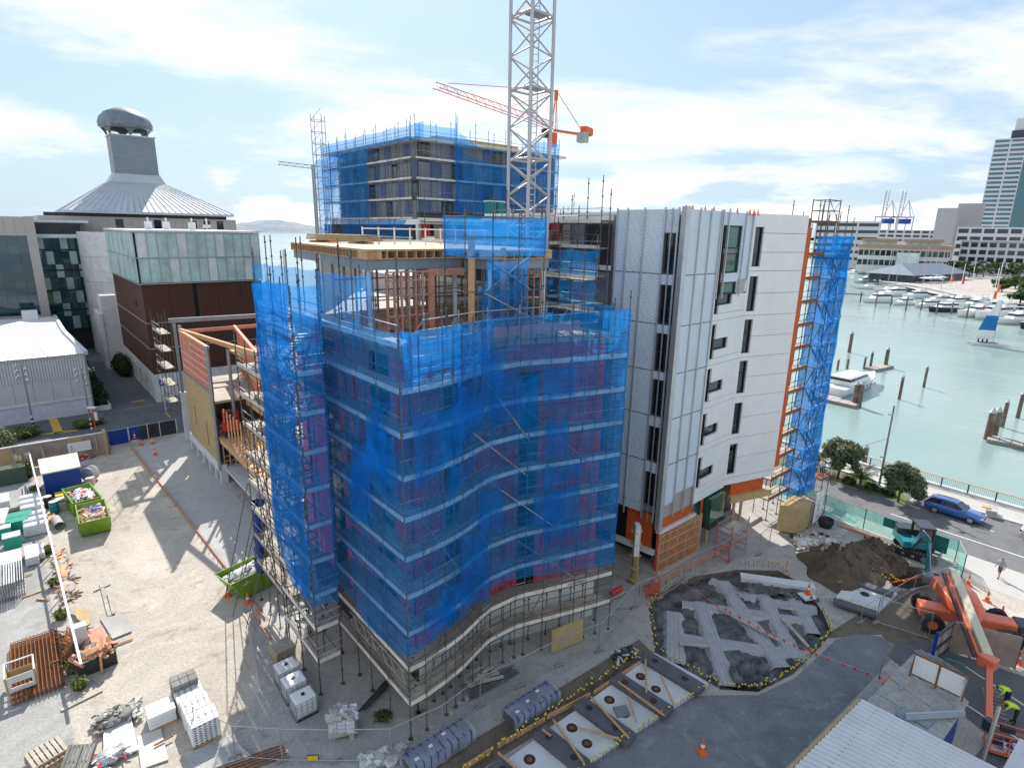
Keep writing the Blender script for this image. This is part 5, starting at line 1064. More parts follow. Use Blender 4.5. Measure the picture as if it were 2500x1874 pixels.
hg = [(S(76.8 + 1.6 * k, -5.0 - 0.15 * math.sin(k), 1.5 + 0.25 * math.sin(k * 2.1)), (1.1, 0.9, 1.7)) for k in range(20)]
bush('hedge', 'long dark clipped hedge in the lane beside the warehouse', 'hedge', hg, 7000, 0.28, 'leafdark', 5)
b = MB(); b.beam(S(75.6, -4.1, 0.35), S(112, -4.1, 0.35), 0.25, 0.7); b.beam(S(75.6, -4.1, 0.35), S(75.6, -6, 0.35), 0.25, 0.7); tag(b.build('planter_wall', 'concl'), 'low concrete planter wall holding the dark hedge', 'wall')
for k, (s0, lb) in enumerate(((100, 'climber covered bush at the foot of the concrete stair block'), (96, 'dark upright bush against the brown timber wall'))):
    bush('wall_shrub', lb, 'shrub', [(S(s0, 0.4, 1.8), (1.3, 0.9, 1.9)), (S(s0 + 2, 0.3, 1.2), (1.2, 0.8, 1.3))], 1500, 0.25, 'leafdark', 31 + k)
tuft('street_planting', 'round clump of grassy plants at the foot of the right lamp pole', G(205, 1043), 500, 0.9, 1.3, 'grassy', 61); tuft('street_planting', 'small grassy clump right of the lamp pole by the kerb', G(240, 1035), 260, 0.8, 0.9, 'grassy', 62)
tuft('street_planting', 'wide bright grassy bed inside the hoarding on the left', G(55, 1065), 800, 1.0, 2.0, 'grassy', 63)
bush('street_tree', 'pale olive tree leaning in at the left edge above the hoarding', 'tree', [(G(-10, 1085, 2.2), (1.8, 1.8, 2.0)), (G(8, 1100, 1.5), (1.2, 1.2, 1.2))], 1800, 0.2, 'leafgrey', 64, stem=0.12)
tuft('pampas_grass', 'pampas grass with pale plumes beside the green power kiosk', G(62, 1165), 420, 1.5, 0.9, 'grassy', 65, plume=6)
for k, (x, y, lb) in enumerate(((118, 1350, 'weeds at the fence beside the upper white panel stack'), (135, 1430, 'weeds along the fence near the broken timber'), (150, 1510, 'tall weeds at the fence above the rebar mat'), (178, 1640, 'weeds under the lower end of the yard fence'), (195, 1680, 'weed clump at the fence foot beside the plank'), (85, 1200, 'weeds behind the steel channels by the fence'))):
    tuft('weed_clump', lb, G(x, y), 160, 0.6, 0.5, 'grassy', 70 + k, group='weeds along the yard fence')

# ---------------------------------------------------------------- street furniture, hoarding, gates
def lamp(lb, p, h, seed):
    r_ = thing('lamp_pole', lb, 'lamp pole', p, group='lamp poles on the back street'); b = MB(); b.tube(p, p + V((0, 0, h)), 0.11, 8, 0, 0.07); b.build('pole', 'steel', r_)
    for k in range(5): b = MB(); b.tube(p + V((0, 0, 0.25 + 0.3 * k)), p + V((0, 0, 0.55 + 0.3 * k)), 0.125, 8); b.build('band', 'white' if k % 2 == 0 else 'black', r_)
    q = random.Random(seed)
    for k in range(6):
        z = h - 0.1 - 0.36 * k; s_ = 1 if k % 2 else -1; a = p + V((0, 0, z)); c = a + V((0.45 * s_, -0.2, 0.08)); b = MB(); b.tube(a, c, 0.03, 5); b.tube(c + V((0, 0, 0.05)), c + V((0.16 * s_, -0.14, -0.22)), 0.11, 8, 1, 0.16); b.build('lamp_head', ['steel', 'galv'], r_)
    return r_
lamp('left of two multi headed lamp poles in front of the warehouse', G(83, 1046), 8.4, 1); lamp('right of two multi headed lamp poles, beside the grassy clump', G(225, 1052), 8.2, 2)
r_ = thing('street_signal', 'white topped signal post with hanging box beside the right lamp pole', 'signal', G(236, 1062)); p = G(236, 1062)
pipe(r_, 'post', p, p + V((0, 0, 3.6)), 0.06, 'orange'); b = MB(); b.box(p + V((0, 0, 3.6)), (1.0, 0.4, 0.16)); b.build('top_hood', 'white', r_); b = MB(); b.box(p + V((0.35, 0, 2.5)), (0.32, 0.2, 1.0)); b.build('signal_box', 'white', r_)
r_ = thing('blue_sign', 'round blue direction sign on a white pole by the lane', 'sign', G(406, 1006)); p = G(406, 1006)
pipe(r_, 'pole', p, p + V((0, 0, 4.2)), 0.06, 'white'); b = MB(); b.tube(p + V((0, -0.08, 4.3)), p + V((0, -0.12, 4.3)), 0.42, 16); b.build('disc', 'bluepaint', r_)
b = MB(); b.box(p + V((0.02, -0.14, 4.3)), (0.09, 0.02, 0.42)); b.box(p + V((-0.1, -0.14, 4.22)), (0.24, 0.02, 0.08)); b.build('arrow', 'white', r_)
b = MB(); b.box(S(75.0, 4.6, 0.35), (2.4, 0.8, 0.7), ANG_T); tag(b.build('stone_bench', 'concd', bevel=0.05), 'dark low bench by the blue sign', 'bench')
hd_ = thing('plywood_hoarding', 'long weathered plywood hoarding across the top of the yard', 'hoarding', S(55.8, -12))
fh = Face(S(56.4, -34), S(55.6, -6.9))
for k in range(23): fh.slab(hd_, 'plywood_sheet', k * 1.2, k * 1.2 + 1.19, 0.1, 2.6 + 0.03 * (k % 2), -0.03, 0.0, 'plygrey' if k % 5 else 'ply')
for k in range(12): fh.slab(hd_, 'stud', k * 2.4 - 0.05 if k else 0, k * 2.4 + 0.06, 0.0, 2.5, 0, 0.1, 'plank')
for k in range(11): board(hd_, 'raking_prop', fh.P(k * 2.4 + 0.1, 1.9, 0.1), fh.P(k * 2.4 + 0.1, 0.05, 1.2), 0.08, 0.08, 'plank')
fh.slab(hd_, 'capping', 0, fh.len, 2.63, 2.75, -0.12, 0.1, 'offwhite'); fh.slab(hd_, 'site_board', fh.len - 3.3, fh.len - 1.2, 1.0, 2.1, 0.14, 0.18, 'white'); fh.slab(hd_, 'end_sheet', fh.len, fh.len + 0.3, 0, 2.9, -0.6, 0.3, 'ply')
gt = thing('site_gate', 'blue and black sheeted mesh gates closing the lane', 'gate', S(58.2, -3)); fg = Face(S(58.0, -6.5), S(58.4, 1.0))
for k, (u0, u1, mt) in enumerate(((0.1, 2.2, 'bluepaint'), (2.4, 4.3, 'bluepaint'), (3.5, 5.6, 'dark'), (5.6, 7.4, 'dark'))):
    fg.slab(gt, 'gate_sheet', u0, u1, 0.15, 1.95, -0.03 + 0.005 * k, 0.0 + 0.005 * k, mt)
for u_ in (0.05, 2.3, 4.3, 5.6, 7.45): pipe(gt, 'gate_post', fg.P(u_, 0, 0.05), fg.P(u_, 2.1, 0.05), 0.045, 'white')
for z in (0.15, 2.0): pipe(gt, 'gate_rail', fg.P(0, z, 0.06), fg.P(7.5, z, 0.06), 0.04, 'galv')
# traffic cones: one prototype, copied
def cone():
    r_ = thing('traffic_cone', 'x', 'cone'); b = MB(); b.box((0, 0, 0.025), (0.44, 0.44, 0.05)); b.build('base', 'orange', r_, 0.01)
    b = MB(); b.lathe([(0.17, 0.05), (0.11, 0.38)], n=12, cap=False); b.lathe([(0.085, 0.52), (0.03, 0.88)], n=12); b.build('body', 'orange', r_); b = MB(); b.lathe([(0.113, 0.38), (0.088, 0.52)], n=12, cap=False); b.build('reflective_band', 'white', r_); return r_
CN = cone(); first = [True]
def put_cone(p, lb, group='orange traffic cones on the ground', rz=0.3):
    o = place(CN, p, rz, lb, first[0]); o['group'] = group; first[0] = False; return o
put_cone(G(331, 1080) + V((0, 0, 0.55)), 'orange cone standing on a concrete block before the gates'); put_cone(G(345, 1087), 'small orange cone on the ground beside the concrete block'); put_cone(G(373, 1083), 'orange cone just in front of the black gate sheet'); put_cone(G(379, 1110), 'lone orange cone on the sunlit lane slab')
b = MB(); b.box(G(332, 1086) + V((0, 0, 0.28)), (0.8, 0.8, 0.55), 0.5); tag(b.build('concrete_block', 'conc', bevel=0.03), 'concrete block under an orange cone at the gates', 'block')
put_cone(G(557, 1455), 'orange cone at the plank edge beside the leaning skip'); put_cone(G(606, 1472), 'orange cone in front of the skip under the blue chute')

# ================================================================ LEFT YARD
AS = math.atan2(-UU.y, -UU.x)                        # heading of +s
M('dusty', (0.62, 0.57, 0.50), 0.8, 0, 0.12, 0.8); M('wrap', (0.62, 0.63, 0.65), 0.35, 0, 0.12, 2, 0.6, 5); M('greencrate', (0.01, 0.30, 0.20), 0.5, 0, 0.12, 2); M('darkgreen', (0.05, 0.09, 0.06), 0.5, 0.1, 0.15, 1.5)
ct = thing('site_container', 'blue shipping container with a dusty white roof in the yard', 'container', S(47.9, -11.3))
cpol = [S(45.65, -12.7), S(45.65, -9.85), S(50.1, -9.75), S(50.1, -12.75)]
b = MB(); b.prism(cpol, 0.12, 2.5); b.build('body', 'bluepaint', ct); b = MB(); b.prism([S(45.55, -12.8), S(45.55, -9.75), S(50.2, -9.65), S(50.2, -12.85)], 2.5, 2.62); b.build('roof', 'dusty', ct)
fcn = Face(S(45.65, -12.7), S(45.65, -9.85))
for k in range(11): fcn.slab(ct, 'rib', 0.12 + k * 0.25, 0.22 + k * 0.25, 0.25, 2.42, 0, 0.035, 'bluepaint')
for u_ in (0, 2.75): fcn.slab(ct, 'corner_post', u_, u_ + 0.1, 0.1, 2.5, 0, 0.06, 'bluepaint')
fn_ = thing('yard_fence', 'white topped mesh fence running down the left yard', 'fence', S(36, -13.1))
fp0, fp1 = S(57, -13.5), S(14.2, -12.45)
for k in range(18):
    a, c = fp0.lerp(fp1, k / 18), fp0.lerp(fp1, (k + 1) / 18); pipe(fn_, 'post', a, a + V((0, 0, 1.9)), 0.05, 'galv'); board(fn_, 'top_rail', a + V((0, 0, 1.9)), c + V((0, 0, 1.9)), 0.13, 0.09, 'offwhite')
    b = MB(); b.quad(a + V((0, 0, 0.1)), c + V((0, 0, 0.1)), c + V((0, 0, 1.85)), a + V((0, 0, 1.85))); b.build('mesh_panel', 'mesh_wire', fn_)
def skip(L_=4.3, W_=2.1, H_=1.65):
    r_ = thing('skip_bin', 'x', 'skip', group='green rubbish skips'); b = MB()
    def ring(z, l, w): return [V((-l / 2, -w / 2, z)), V((l / 2, -w / 2, z)), V((l / 2, w / 2, z)), V((-l / 2, w / 2, z))]
    lo, hi = ring(0.1, L_ * 0.62, W_), ring(H_, L_, W_); li, hi2 = ring(0.16, L_ * 0.6, W_ - 0.12), ring(H_, L_ - 0.14, W_ - 0.12)
    b.add(lo + hi, [(0, 1, 5, 4), (1, 2, 6, 5), (2, 3, 7, 6), (3, 0, 4, 7), (3, 2, 1, 0)]); b.add(li + hi2, [(4, 5, 1, 0), (5, 6, 2, 1), (6, 7, 3, 2), (7, 4, 0, 3), (0, 1, 2, 3)]); b.add(hi + hi2, [(0, 1, 5, 4), (1, 2, 6, 5), (2, 3, 7, 6), (3, 0, 4, 7)]); b.build('hopper', 'green', r_)
    for s_ in (-1, 1):
        for x in (-0.9, 0.0, 0.9): b = MB(); b.box((x, s_ * (W_ / 2 + 0.04), H_ * 0.55), (0.1, 0.08, H_ * 0.85)); b.build('rib', 'green', r_)
        b = MB(); b.tube((-L_ / 2, s_ * W_ / 2, H_), (L_ / 2, s_ * W_ / 2, H_), 0.05); b.build('rim', 'green', r_)
        b = MB(); b.tube((0.6, s_ * (W_ / 2 + .02), H_ * 0.7), (0.6, s_ * (W_ / 2 + 0.2), H_ * 0.7), 0.07); b.build('lifting_lug', 'steel', r_)
    return r_
def heap(name, label, cat, loc, rz, l, w, h, n, mats, seed, base_z=0.0, sz=(0.5, 0.14, 0.08)):
    "rubbish: many loose offcuts heaped up, each its own shape in one mesh"
    q = random.Random(seed); b = MB()
    for k in range(n):
        x, y = q.uniform(-.5, .5) * l, q.uniform(-.5, .5) * w; z = base_z + h * (1 - (2 * abs(x) / l) ** 2 * .6) * (1 - (2 * abs(y) / w) ** 2 * .6) * q.uniform(0.55, 1.0)
        m_ = Matrix.Rotation(q.uniform(0, 6.28), 3, 'Z') @ Matrix.Rotation(q.uniform(-.5, .5), 3, 'Y') @ Matrix.Rotation(q.uniform(-.5, .5), 3, 'X')
        b.box((x, y, z), (sz[0] * q.uniform(.4, 1.6), sz[1] * q.uniform(.6, 2.2), sz[2] * q.uniform(.6, 2)), 0, q.randrange(len(mats)), m_)
    b.blob((0, 0, base_z + h * .35), (l * 1.0, w * 1.0, h * 1.1), 0, 10, 0.15, seed)
    o = b.build(name, mats); o.location = loc; o.rotation_euler = (0, 0, rz); return tag(o, label, cat, kind=None)
SK = skip()
p1, p2 = S(41.0, -10.2), S(36.2, -9.85)
place(SK, p1, AS + 0.12, 'upper green skip full of white rubbish beside the blue container', True); heap('rubbish_heap', 'white sheeting and mixed rubbish heaped in the upper green skip', 'rubbish', p1, AS + 0.12, 3.4, 1.8, 0.75, 130, ['offwhite', 'wrap', 'white', 'redply', 'dark'], 3, 1.0)
place(SK, p2, AS - 0.02, 'lower green skip full of broken timber in the yard', False); heap('rubbish_heap', 'broken timber and a blue pallet heaped in the lower green skip', 'rubbish', p2, AS, 3.4, 1.8, 0.75, 190, ['pine', 'plank', 'pinkpine', 'wrap', 'ply'], 4, 1.0)
p3 = S(18.9, -2.0); place(SK, p3, ANG_T + 0.25, 'tilted green skip under the blue chute beside the street scaffold', False); heap('rubbish_heap', 'white bags and boards heaped in the skip under the chute', 'rubbish', p3 + V((0, 0, 0)), ANG_T + .25, 3.4, 1.8, 0.85, 110, ['offwhite', 'wrap', 'plank', 'conc', 'darkgreen'], 5, 1.0)
o = thing('blue_pallet', 'small blue pallet lying on the timber in the lower skip', 'pallet', p2 + V((0, 0, 1.75)))
for k in range(5): board(o, 'slat', p2 + V((-0.6 + k * .2, 0.2 - k * .15, 1.78)), p2 + V((-0.1 + k * .2, 0.8 - k * .15, 1.82)), 0.12, 0.03, 'bluepaint')
# rubbish chute of nested blue cones
r_ = thing('rubbish_chute', 'bright blue segmented rubbish chute hanging above the tilted skip', 'chute', S(17.6, -1.7))
for k in range(6):
    z = 1.5 + k * 0.95; s0 = 18.0 - 0.16 * k; b = MB(); b.tube(S(s0, -1.65, z), S(s0 - 0.12, -1.6, z + 1.1), 0.3, 12, 0, 0.42, False); b.build('chute_segment', 'bluepaint', r_)
def box_thing(name, label, cat, c, dims, rz, mat, group=None, bevel=0.03, extra=None):
    r_ = thing(name, label, cat, c, rz, group); b = MB(); r_.rotation_euler = (0, 0, 0); r_.location = c
    b.box(V(c) + V((0, 0, dims[2] / 2)), dims, rz); b.build('body', mat, r_, bevel); return r_
def stack(name, label, cat, c, dims, rz, n, mat, mat2='pine', group=None, part='sheet', gap=0.02, q=random.Random(9)):
    "a stack of n flat pieces on two bearers"
    r_ = thing(name, label, cat, c, 0, group); h = (dims[2] - 0.1) / n; m_ = Matrix.Rotation(rz, 3, 'Z')
    for s_ in (-0.3, 0.3): b = MB(); b.box(V(c) + m_ @ V((dims[0] * s_, 0, 0.05)), (0.1, dims[1], 0.1), rz); b.build('bearer', mat2, r_)
    for k in range(n):
        b = MB(); b.box(V(c) + m_ @ V((q.uniform(-.03, .03), q.uniform(-.02, .02), 0)) + V((0, 0, 0.1 + h * (k + .5))), (dims[0], dims[1], h - gap), rz + q.uniform(-.01, .01)); b.build(part, mat, r_)
    return r_
box_thing('power_kiosk', 'large dark green power kiosk at the top left of the yard', 'kiosk', G(28, 1178), (2.6, 1.3, 1.7), ANG_T, 'darkgreen'); box_thing('power_kiosk', 'small pale green topped power kiosk behind the larger one', 'kiosk', G(20, 1140), (1.4, 1.0, 1.4), ANG_T, 'darkgreen')
r_ = box_thing('yellow_bin', 'yellow lidded bin in front of the blue container', 'bin', G(158, 1224), (1.1, 0.9, 0.8), ANG_T, 'yellow'); b = MB(); c = G(158, 1224); b.box(c + V((0, 0, 0.86)), (1.25, 1.05, 0.1), ANG_T); b.build('lid', 'yellow', r_, 0.02)
def drum(lb, p, mat, h=0.95):
    r_ = thing('steel_drum', lb, 'drum', p); b = MB(); b.lathe([(0.36, 0), (0.36, h * .3), (0.385, h * .33), (0.36, h * .36), (0.36, h * .63), (0.385, h * .66), (0.36, h * .69), (0.36, h)], p, 16); b.build('shell', mat, r_); b = MB(); b.lathe([(0.34, h), (0.34, h + 0.02)], p, 16); b.build('lid', 'dusty', r_)
drum('teal drum with a pale lid near the yellow bin', G(135, 1252), 'teal', 1.15); drum('dark drum with an orange lid behind the teal drum', G(120, 1238), 'dark', 1.1)
box_thing('grey_crate', 'grey lidded crate right of the teal drum', 'crate', G(162, 1240), (1.2, 0.9, 0.7), ANG_T + .2, 'conc'); stack('board_stack', 'small pile of boards on the grey crate', 'boards', G(160, 1236) + V((0, 0, 0.72)), (1.3, 0.8, 0.22), ANG_T + .25, 3, 'offwhite')
stack('timber_offcuts', 'short light timbers lying by the fence below the teal drum', 'timber', G(127, 1268), (1.4, 0.5, 0.35), AS, 3, 'pine', part='timber')
r_ = thing('concrete_pipe', 'broken concrete pipe lying below the teal drum', 'pipe', G(142, 1285)); b = MB(); b.tube(G(137, 1275) + V((0, 0, .35)), G(148, 1292) + V((0, 0, .35)), 0.36, 14, 0, None, False); b.tube(G(137, 1275) + V((0, 0, .35)), G(148, 1292) + V((0, 0, .35)), 0.28, 14, 0, None, False); b.build('pipe_wall', 'conc', r_)
r_ = thing('cable_reel', 'white reel with drilled flange right of the blue container', 'reel', G(220, 1180))
for dy, rr in ((-.35, .75), (.35, .75), (0, .4)): b = MB(); c = G(222, 1172) + V((0, dy, .75)); b.tube(c, c + V((0, .08 if rr > .5 else .35, 0)), rr, 18); b.build('flange' if rr > .5 else 'hub', 'offwhite', r_)
heap('red_debris', 'red and white striped debris heaped behind the blue container', 'debris', G(205, 1118), ANG_T, 2.2, 1.2, 0.5, 40, ['red', 'offwhite', 'red', 'conc'], 8, sz=(1.1, .12, .06)); heap('rubble_heap', 'pale rubble and sheeting beside the gates', 'rubble', G(225, 1103), ANG_T, 3.2, 1.2, 0.6, 70, ['conc', 'concl', 'oldconc'], 9, sz=(.4, .3, .2)); box_thing('blue_crate', 'light blue crate at the rear corner of the container', 'crate', G(207, 1140), (1.2, .8, .5), ANG_T, 'clearwrap')
box_thing('cardboard_tub', 'pale tub standing right of the blue container', 'tub', G(222, 1183), (.7, .7, .8), .3, 'dusty')
# stored goods on the far side of the fence
r_ = thing('wrapped_bale_stack', 'long row of white wrapped bales beside the yard fence', 'bales', G(88, 1300))
for k in range(6):
    c = G(79, 1237).lerp(G(92, 1302), k / 5) + V((0, 0, .62 - (.1 if k > 2 else 0))); b = MB(); b.box(c, (1.7, .85, 1.2 - (.2 if k > 2 else 0)), ANG_T); b.build('bale', 'wrap', r_, 0.14)
for k, (x, y, lb) in enumerate(((52, 1280, 'green crate furthest up the yard'), (42, 1295, 'green crate in the middle of the group of four'), (10, 1312, 'green crate at the left edge of the yard'), (33, 1332, 'nearest green crate with a pale lid'))):
    c = G(x, y); r_ = box_thing('green_crate', lb, 'crate', c, (1.7 if k < 2 else 1.1, 1.0, .95), ANG_T, 'greencrate', 'green crates in the yard'); b = MB(); b.box(c + V((0, 0, 1.0)), (1.75 if k < 2 else 1.15, 1.05, .08), ANG_T); b.build('lid', 'greencrate' if k < 2 else 'frostw', r_)
stack('panel_stack', 'tall stack of white panels right of the green crates', 'panels', G(80, 1365), (2.4, .8, .75), AS, 6, 'white'); stack('panel_stack', 'narrow stack of white panels against the fence', 'panels', G(98, 1355), (1.9, .6, .6), AS, 6, 'white'); stack('panel_stack', 'low stack of white panels at the left edge', 'panels', G(28, 1375), (2.2, 1.3, .6), AS, 4, 'white'); stack('panel_stack', 'white sheets laid over the green crates', 'panels', G(5, 1290) + V((0, 0, .9)), (3.4, .9, .3), AS - .1, 2, 'offwhite'); stack('panel_stack', 'stack of white boxes near the top left of the yard', 'panels', G(3, 1240), (2.2, 1.4, 1.0), AS, 4, 'wrap'); stack('panel_stack', 'pale stone slabs on timber near the white bales', 'slabs', G(35, 1238), (2.2, 1.7, .4), AS, 2, 'oldconc')
for k, (x, y, n_, lb) in enumerate(((15, 1440, 9, 'leaning rack of bundled scaffold frames at the left edge'), (42, 1430, 8, 'second bundle of scaffold frames right of the first'))):
    r_ = thing('frame_bundle', lb, 'frames', G(x, y))
    for j in range(n_):
        a = G(x, y + 30) + VV.to_3d() * (j * .14 - .5); b = MB(); d = -UU.to_3d()
        b.path([a + V((0, 0, .1)), a + d * 3.2 + V((0, 0, .1)), a + d * 3.2 + V((0, 0, 1.3)), a + V((0, 0, 1.3)), a + V((0, 0, .1))], .03, 5)
        for i in range(1, 6): b.tube(a + d * (.53 * i) + V((0, 0, .1)), a + d * (.53 * i) + V((0, 0, 1.3)), .02, 4)
        b.build('frame', 'galv', r_)
r_ = thing('channel_bundle', 'bundle of long steel channels lying beside the fence weeds', 'steel', G(70, 1225))
for j in range(7): a = G(58, 1190) + VV.to_3d() * (j * .18); board(r_, 'channel', a + V((0, 0, .2)), a + UU.to_3d() * 3.6 + V((0, 0, .2 + .03 * (j % 3))), .13, .12, 'galv')
rm = thing('rebar_mat', 'square stack of rusty reinforcing mesh on bearers in the yard', 'rebar', S(18.4, -14.5))
for k in range(13): t_ = -15.6 + k * .19; pipe(rm, 'long_bar', S(15.4, t_, .42), S(21.4, t_, .42), .025, 'rust')
for k in range(26): s_ = 15.5 + k * .235; pipe(rm, 'cross_bar', S(s_, -15.65, .38), S(s_, -13.3, .38), .022, 'rust')
for k in range(3):
    b = MB()
    for j in range(13): b.tube(S(15.4, -15.6 + j * .19, .12 + .08 * k), S(21.4, -15.6 + j * .19, .12 + .08 * k), .02, 4)
    for j in range(26): b.tube(S(15.5 + j * .235, -15.65, .12 + .08 * k), S(15.5 + j * .235, -13.3, .12 + .08 * k), .02, 4)
    b.build('lower_mesh', 'rust', rm)
bx_ = thing('white_box_frame', 'open white panelled box with yellow inside standing on the rebar mat', 'box', S(17.2, -15.2, .45))
fb_ = Face(S(16.1, -15.75), S(16.1, -14.5)); 
for u0, u1, z0, z1 in ((0, 1.25, .46, .72), (0, 1.25, 1.0, 1.4), (0, .2, .72, 1.0), (1.1, 1.25, .72, 1.0)): fb_.slab(bx_, 'front_panel', u0, u1, z0, z1, -.04, 0, 'offwhite')
for s_, t_ in ((16.1, -15.75), (16.1, -14.5), (17.6, -15.75), (17.6, -14.5)): board(bx_, 'post', S(s_, t_, .45), S(s_, t_, 1.45), .07, .07, 'ply', (1, 0, 0))
for a, c in (((17.6, -15.75), (17.6, -14.5)), ((16.1, -14.5), (17.6, -14.5)), ((16.1, -15.75), (17.6, -15.75))): board(bx_, 'top_rail', S(*a, 1.43), S(*c, 1.43), .07, .07, 'offwhite'); board(bx_, 'side_panel', S(*a, .7), S(*c, .7), .03, .4, 'ply')
for k, (x0, y0, x1, y1, w_, m_, lb) in enumerate(((247, 1425, 268, 1505, .22, 'plank', 'long pale plank lying alone below the shadow'), (266, 1450, 278, 1500, .2, 'plank', 'second plank beside the long pale one'), (228, 1445, 270, 1427, .09, 'plank', 'thin batten across the head of the planks'), (50, 1410, 80, 1402, .09, 'pine', 'short batten on the asphalt by the frames'), (55, 1460, 105, 1442, .1, 'pine', 'long batten on the asphalt below the frames'), (90, 1463, 120, 1466, .15, 'pine', 'short plank by the fence foot'), (150, 1735, 250, 1685, .22, 'plank', 'wide plank lying across the fence end'), (265, 1582, 325, 1560, .12, 'pine', 'timber under the steel plate'), (225, 1655, 245, 1672, .15, 'plank', 'short broken board by the cable'), (165, 1400, 175, 1375, .15, 'pine', 'scrap timber above the fence bend'), (590, 1490, 620, 1540, .12, 'plank', 'scaffold board on the slab edge beside the skip'), (612, 1500, 660, 1560, .1, 'pinkpine', 'pink timber edging the slab beside the pallets'), (1560, 1760, 1590, 1735, .1, 'pine', 'stray timber below the slab')) if True else ()):
    b = MB(); b.beam(G(x0, y0) + V((0, 0, .06 + .04 * (k % 2))), G(x1, y1) + V((0, 0, .06 + .04 * (k % 2))), w_, .06); tag(b.build('loose_plank', m_), lb, 'plank', 'loose timbers on the ground')
b = MB(); b.prism([G(245, 1512), G(302, 1502), G(322, 1543), G(275, 1562)], .04, .12); tag(b.build('steel_plate', 'conc'), 'grey steel road plate lying by the loose planks', 'plate')
stack('board_stack', 'orange boards stacked beside the steel plate', 'panels', G(240, 1560), (2.2, .8, .2), AS + .1, 3, 'pinkframe'); b = MB(); b.prism([G(178, 1490), G(220, 1500), G(222, 1545), G(190, 1520)], .3, .36); tag(b.build('plywood_offcut', 'ply'), 'crooked plywood sheet by the fence above the white box', 'plywood')
box_thing('white_cabinet', 'upright white cabinet standing against the fence', 'cabinet', G(202, 1575), (.7, .6, 1.5), ANG_T, 'white')
r_ = thing('timber_stillage', 'dark stillage crate heaped with scrap timber beside the fence', 'crate', G(238, 1630)); c = G(238, 1625); b = MB(); b.box(c + V((0, 0, .45)), (1.9, 1.1, .9), ANG_T + .05); b.build('tub', 'dark', r_)
for k in range(3): board(r_, 'batten', c + V((-.8 + k * .75, -.62, .05)), c + V((-.8 + k * .75, -.5, 1.15)), .12, .06, 'pine')
text(r_, 'lettering', '7LA', c + V((0.05, -.62, .35)), VV.to_3d(), (0, 0, 1), .45, 'red'); heap('scrap_timber', 'scrap timber piled on the dark stillage crate', 'timber', c + V((0, 0, .8)), ANG_T, 1.9, 1.2, .6, 40, ['pine', 'pinkpine', 'plank'], 12, sz=(.7, .12, .06))
heap('fence_debris', 'broken boards and rubbish heaped along the upper fence', 'debris', G(150, 1385), AS, 5.5, .8, .35, 60, ['pine', 'plank', 'orange', 'wrap', 'conc'], 13, sz=(.5, .14, .05)); heap('fence_debris', 'timber scrap and ladders lying by the fence bend', 'debris', G(165, 1440), AS, 3.5, 1.0, .35, 40, ['plank', 'pine', 'galv'], 14, sz=(.8, .1, .05)); heap('rusty_mesh_heap', 'rusty steel pile under the fence beside the rebar mat', 'steel', G(172, 1590), AS, 4.0, .7, .4, 90, ['rust', 'rust', 'bark'], 15, sz=(1.6, .03, .03))
# ---- bottom left goods
def pallet_proto():
    r_ = thing('pallet', 'x', 'pallet'); 
    for k in range(7): b = MB(); b.box((-.5 + k * .167, 0, .13), (.12, 1.2, .022)); b.build('slat', 'plank', r_)
    for y in (-.54, 0, .54): b = MB(); b.box((0, y, .07), (1.1, .09, .09)); b.build('bearer', 'pine', r_)
    for k in range(3): b = MB(); b.box((-.5 + k * .5, 0, .012), (.12, 1.2, .022)); b.build('bottom_slat', 'plank', r_)
    return r_
PL = pallet_proto(); c = G(690, 1605)
for k in range(6): place(PL, c + V((.02 * (k % 2), .03 * (k % 3), .15 * k)), AS + .02 * k, 'timber pallet %s in the stack beside the street scaffold' % ['at the very bottom', 'second from the bottom', 'third from the bottom', 'third from the top', 'second from the top', 'on top'][k], k == 0)['group'] = 'stacked pallets beside the scaffold'
for k, (x, y, z, a, lb) in enumerate(((118, 1862, 0, .25, 'weathered pallet at the bottom edge, lowest of its stack'), (117, 1858, .15, .28, 'second pallet of the stack at the bottom edge'), (116, 1852, .30, .26, 'pallet with a red edged one beneath, top of the stack at the bottom edge'))):
    o = place(PL, G(x, y) + V((0, 0, z)), ANG_T + a, lb, False); o['group'] = 'stacked pallets at the bottom edge'; o.scale = (1.25, 1.15, 1.3)
o = place(PL, G(195, 1880), 0.1, 'tilted open pallet frame right of the bottom pallets', False); o.rotation_euler = (R(35), 0, .1); o.location.z = .5; o.scale = (1.1, 1.2, 1.6)
M('ink', (0.03, 0.03, 0.03), 0.6, 0, 0)
def bags(lb, c, rz, n_l, dims, text=True):
    r_ = thing('cement_pallet', lb, 'cement bags', c, group='white cement bags on pallets'); m_ = Matrix.Rotation(rz, 3, 'Z'); q = random.Random(int(c[0] * 50)); h = dims[2] / n_l
    b = MB(); b.box(V(c) + V((0, 0, .07)), (dims[0], dims[1], .14), rz); b.build('pallet_base', 'pine', r_)
    for k in range(n_l):
        b = MB()
        for i in range(2): b.box(V(c) + m_ @ V((0, (i - .5) * dims[1] * .5 + q.uniform(-.02, .02), .14 + h * (k + .5))), (dims[0] * q.uniform(.97, 1.03), dims[1] * .5 - .01, h - .012), rz)
        o = b.build('bag_layer', 'white', r_, 0.035)
    if text:
        b = MB()                                          # rows of short black print on the top and the front of the bags
        for i in range(4):
            for j in range(6):
                p = m_ @ V((-.35 * dims[0] + .23 * dims[0] * i, -.35 * dims[1] + .14 * dims[1] * j, 0)); b.box(V(c) + p + V((0, 0, .145 + dims[2])), (.13, .035, .004), rz + .5)
        for i in range(5):
            for k in range(n_l): p = m_ @ V((-.36 * dims[0] + .17 * dims[0] * i, -dims[1] / 2 - .012, .14 + h * (k + .5))); b.box(V(c) + p, (.10, .012, .05), rz, 0)
        b.build('bag_print', 'ink', r_)
    return r_
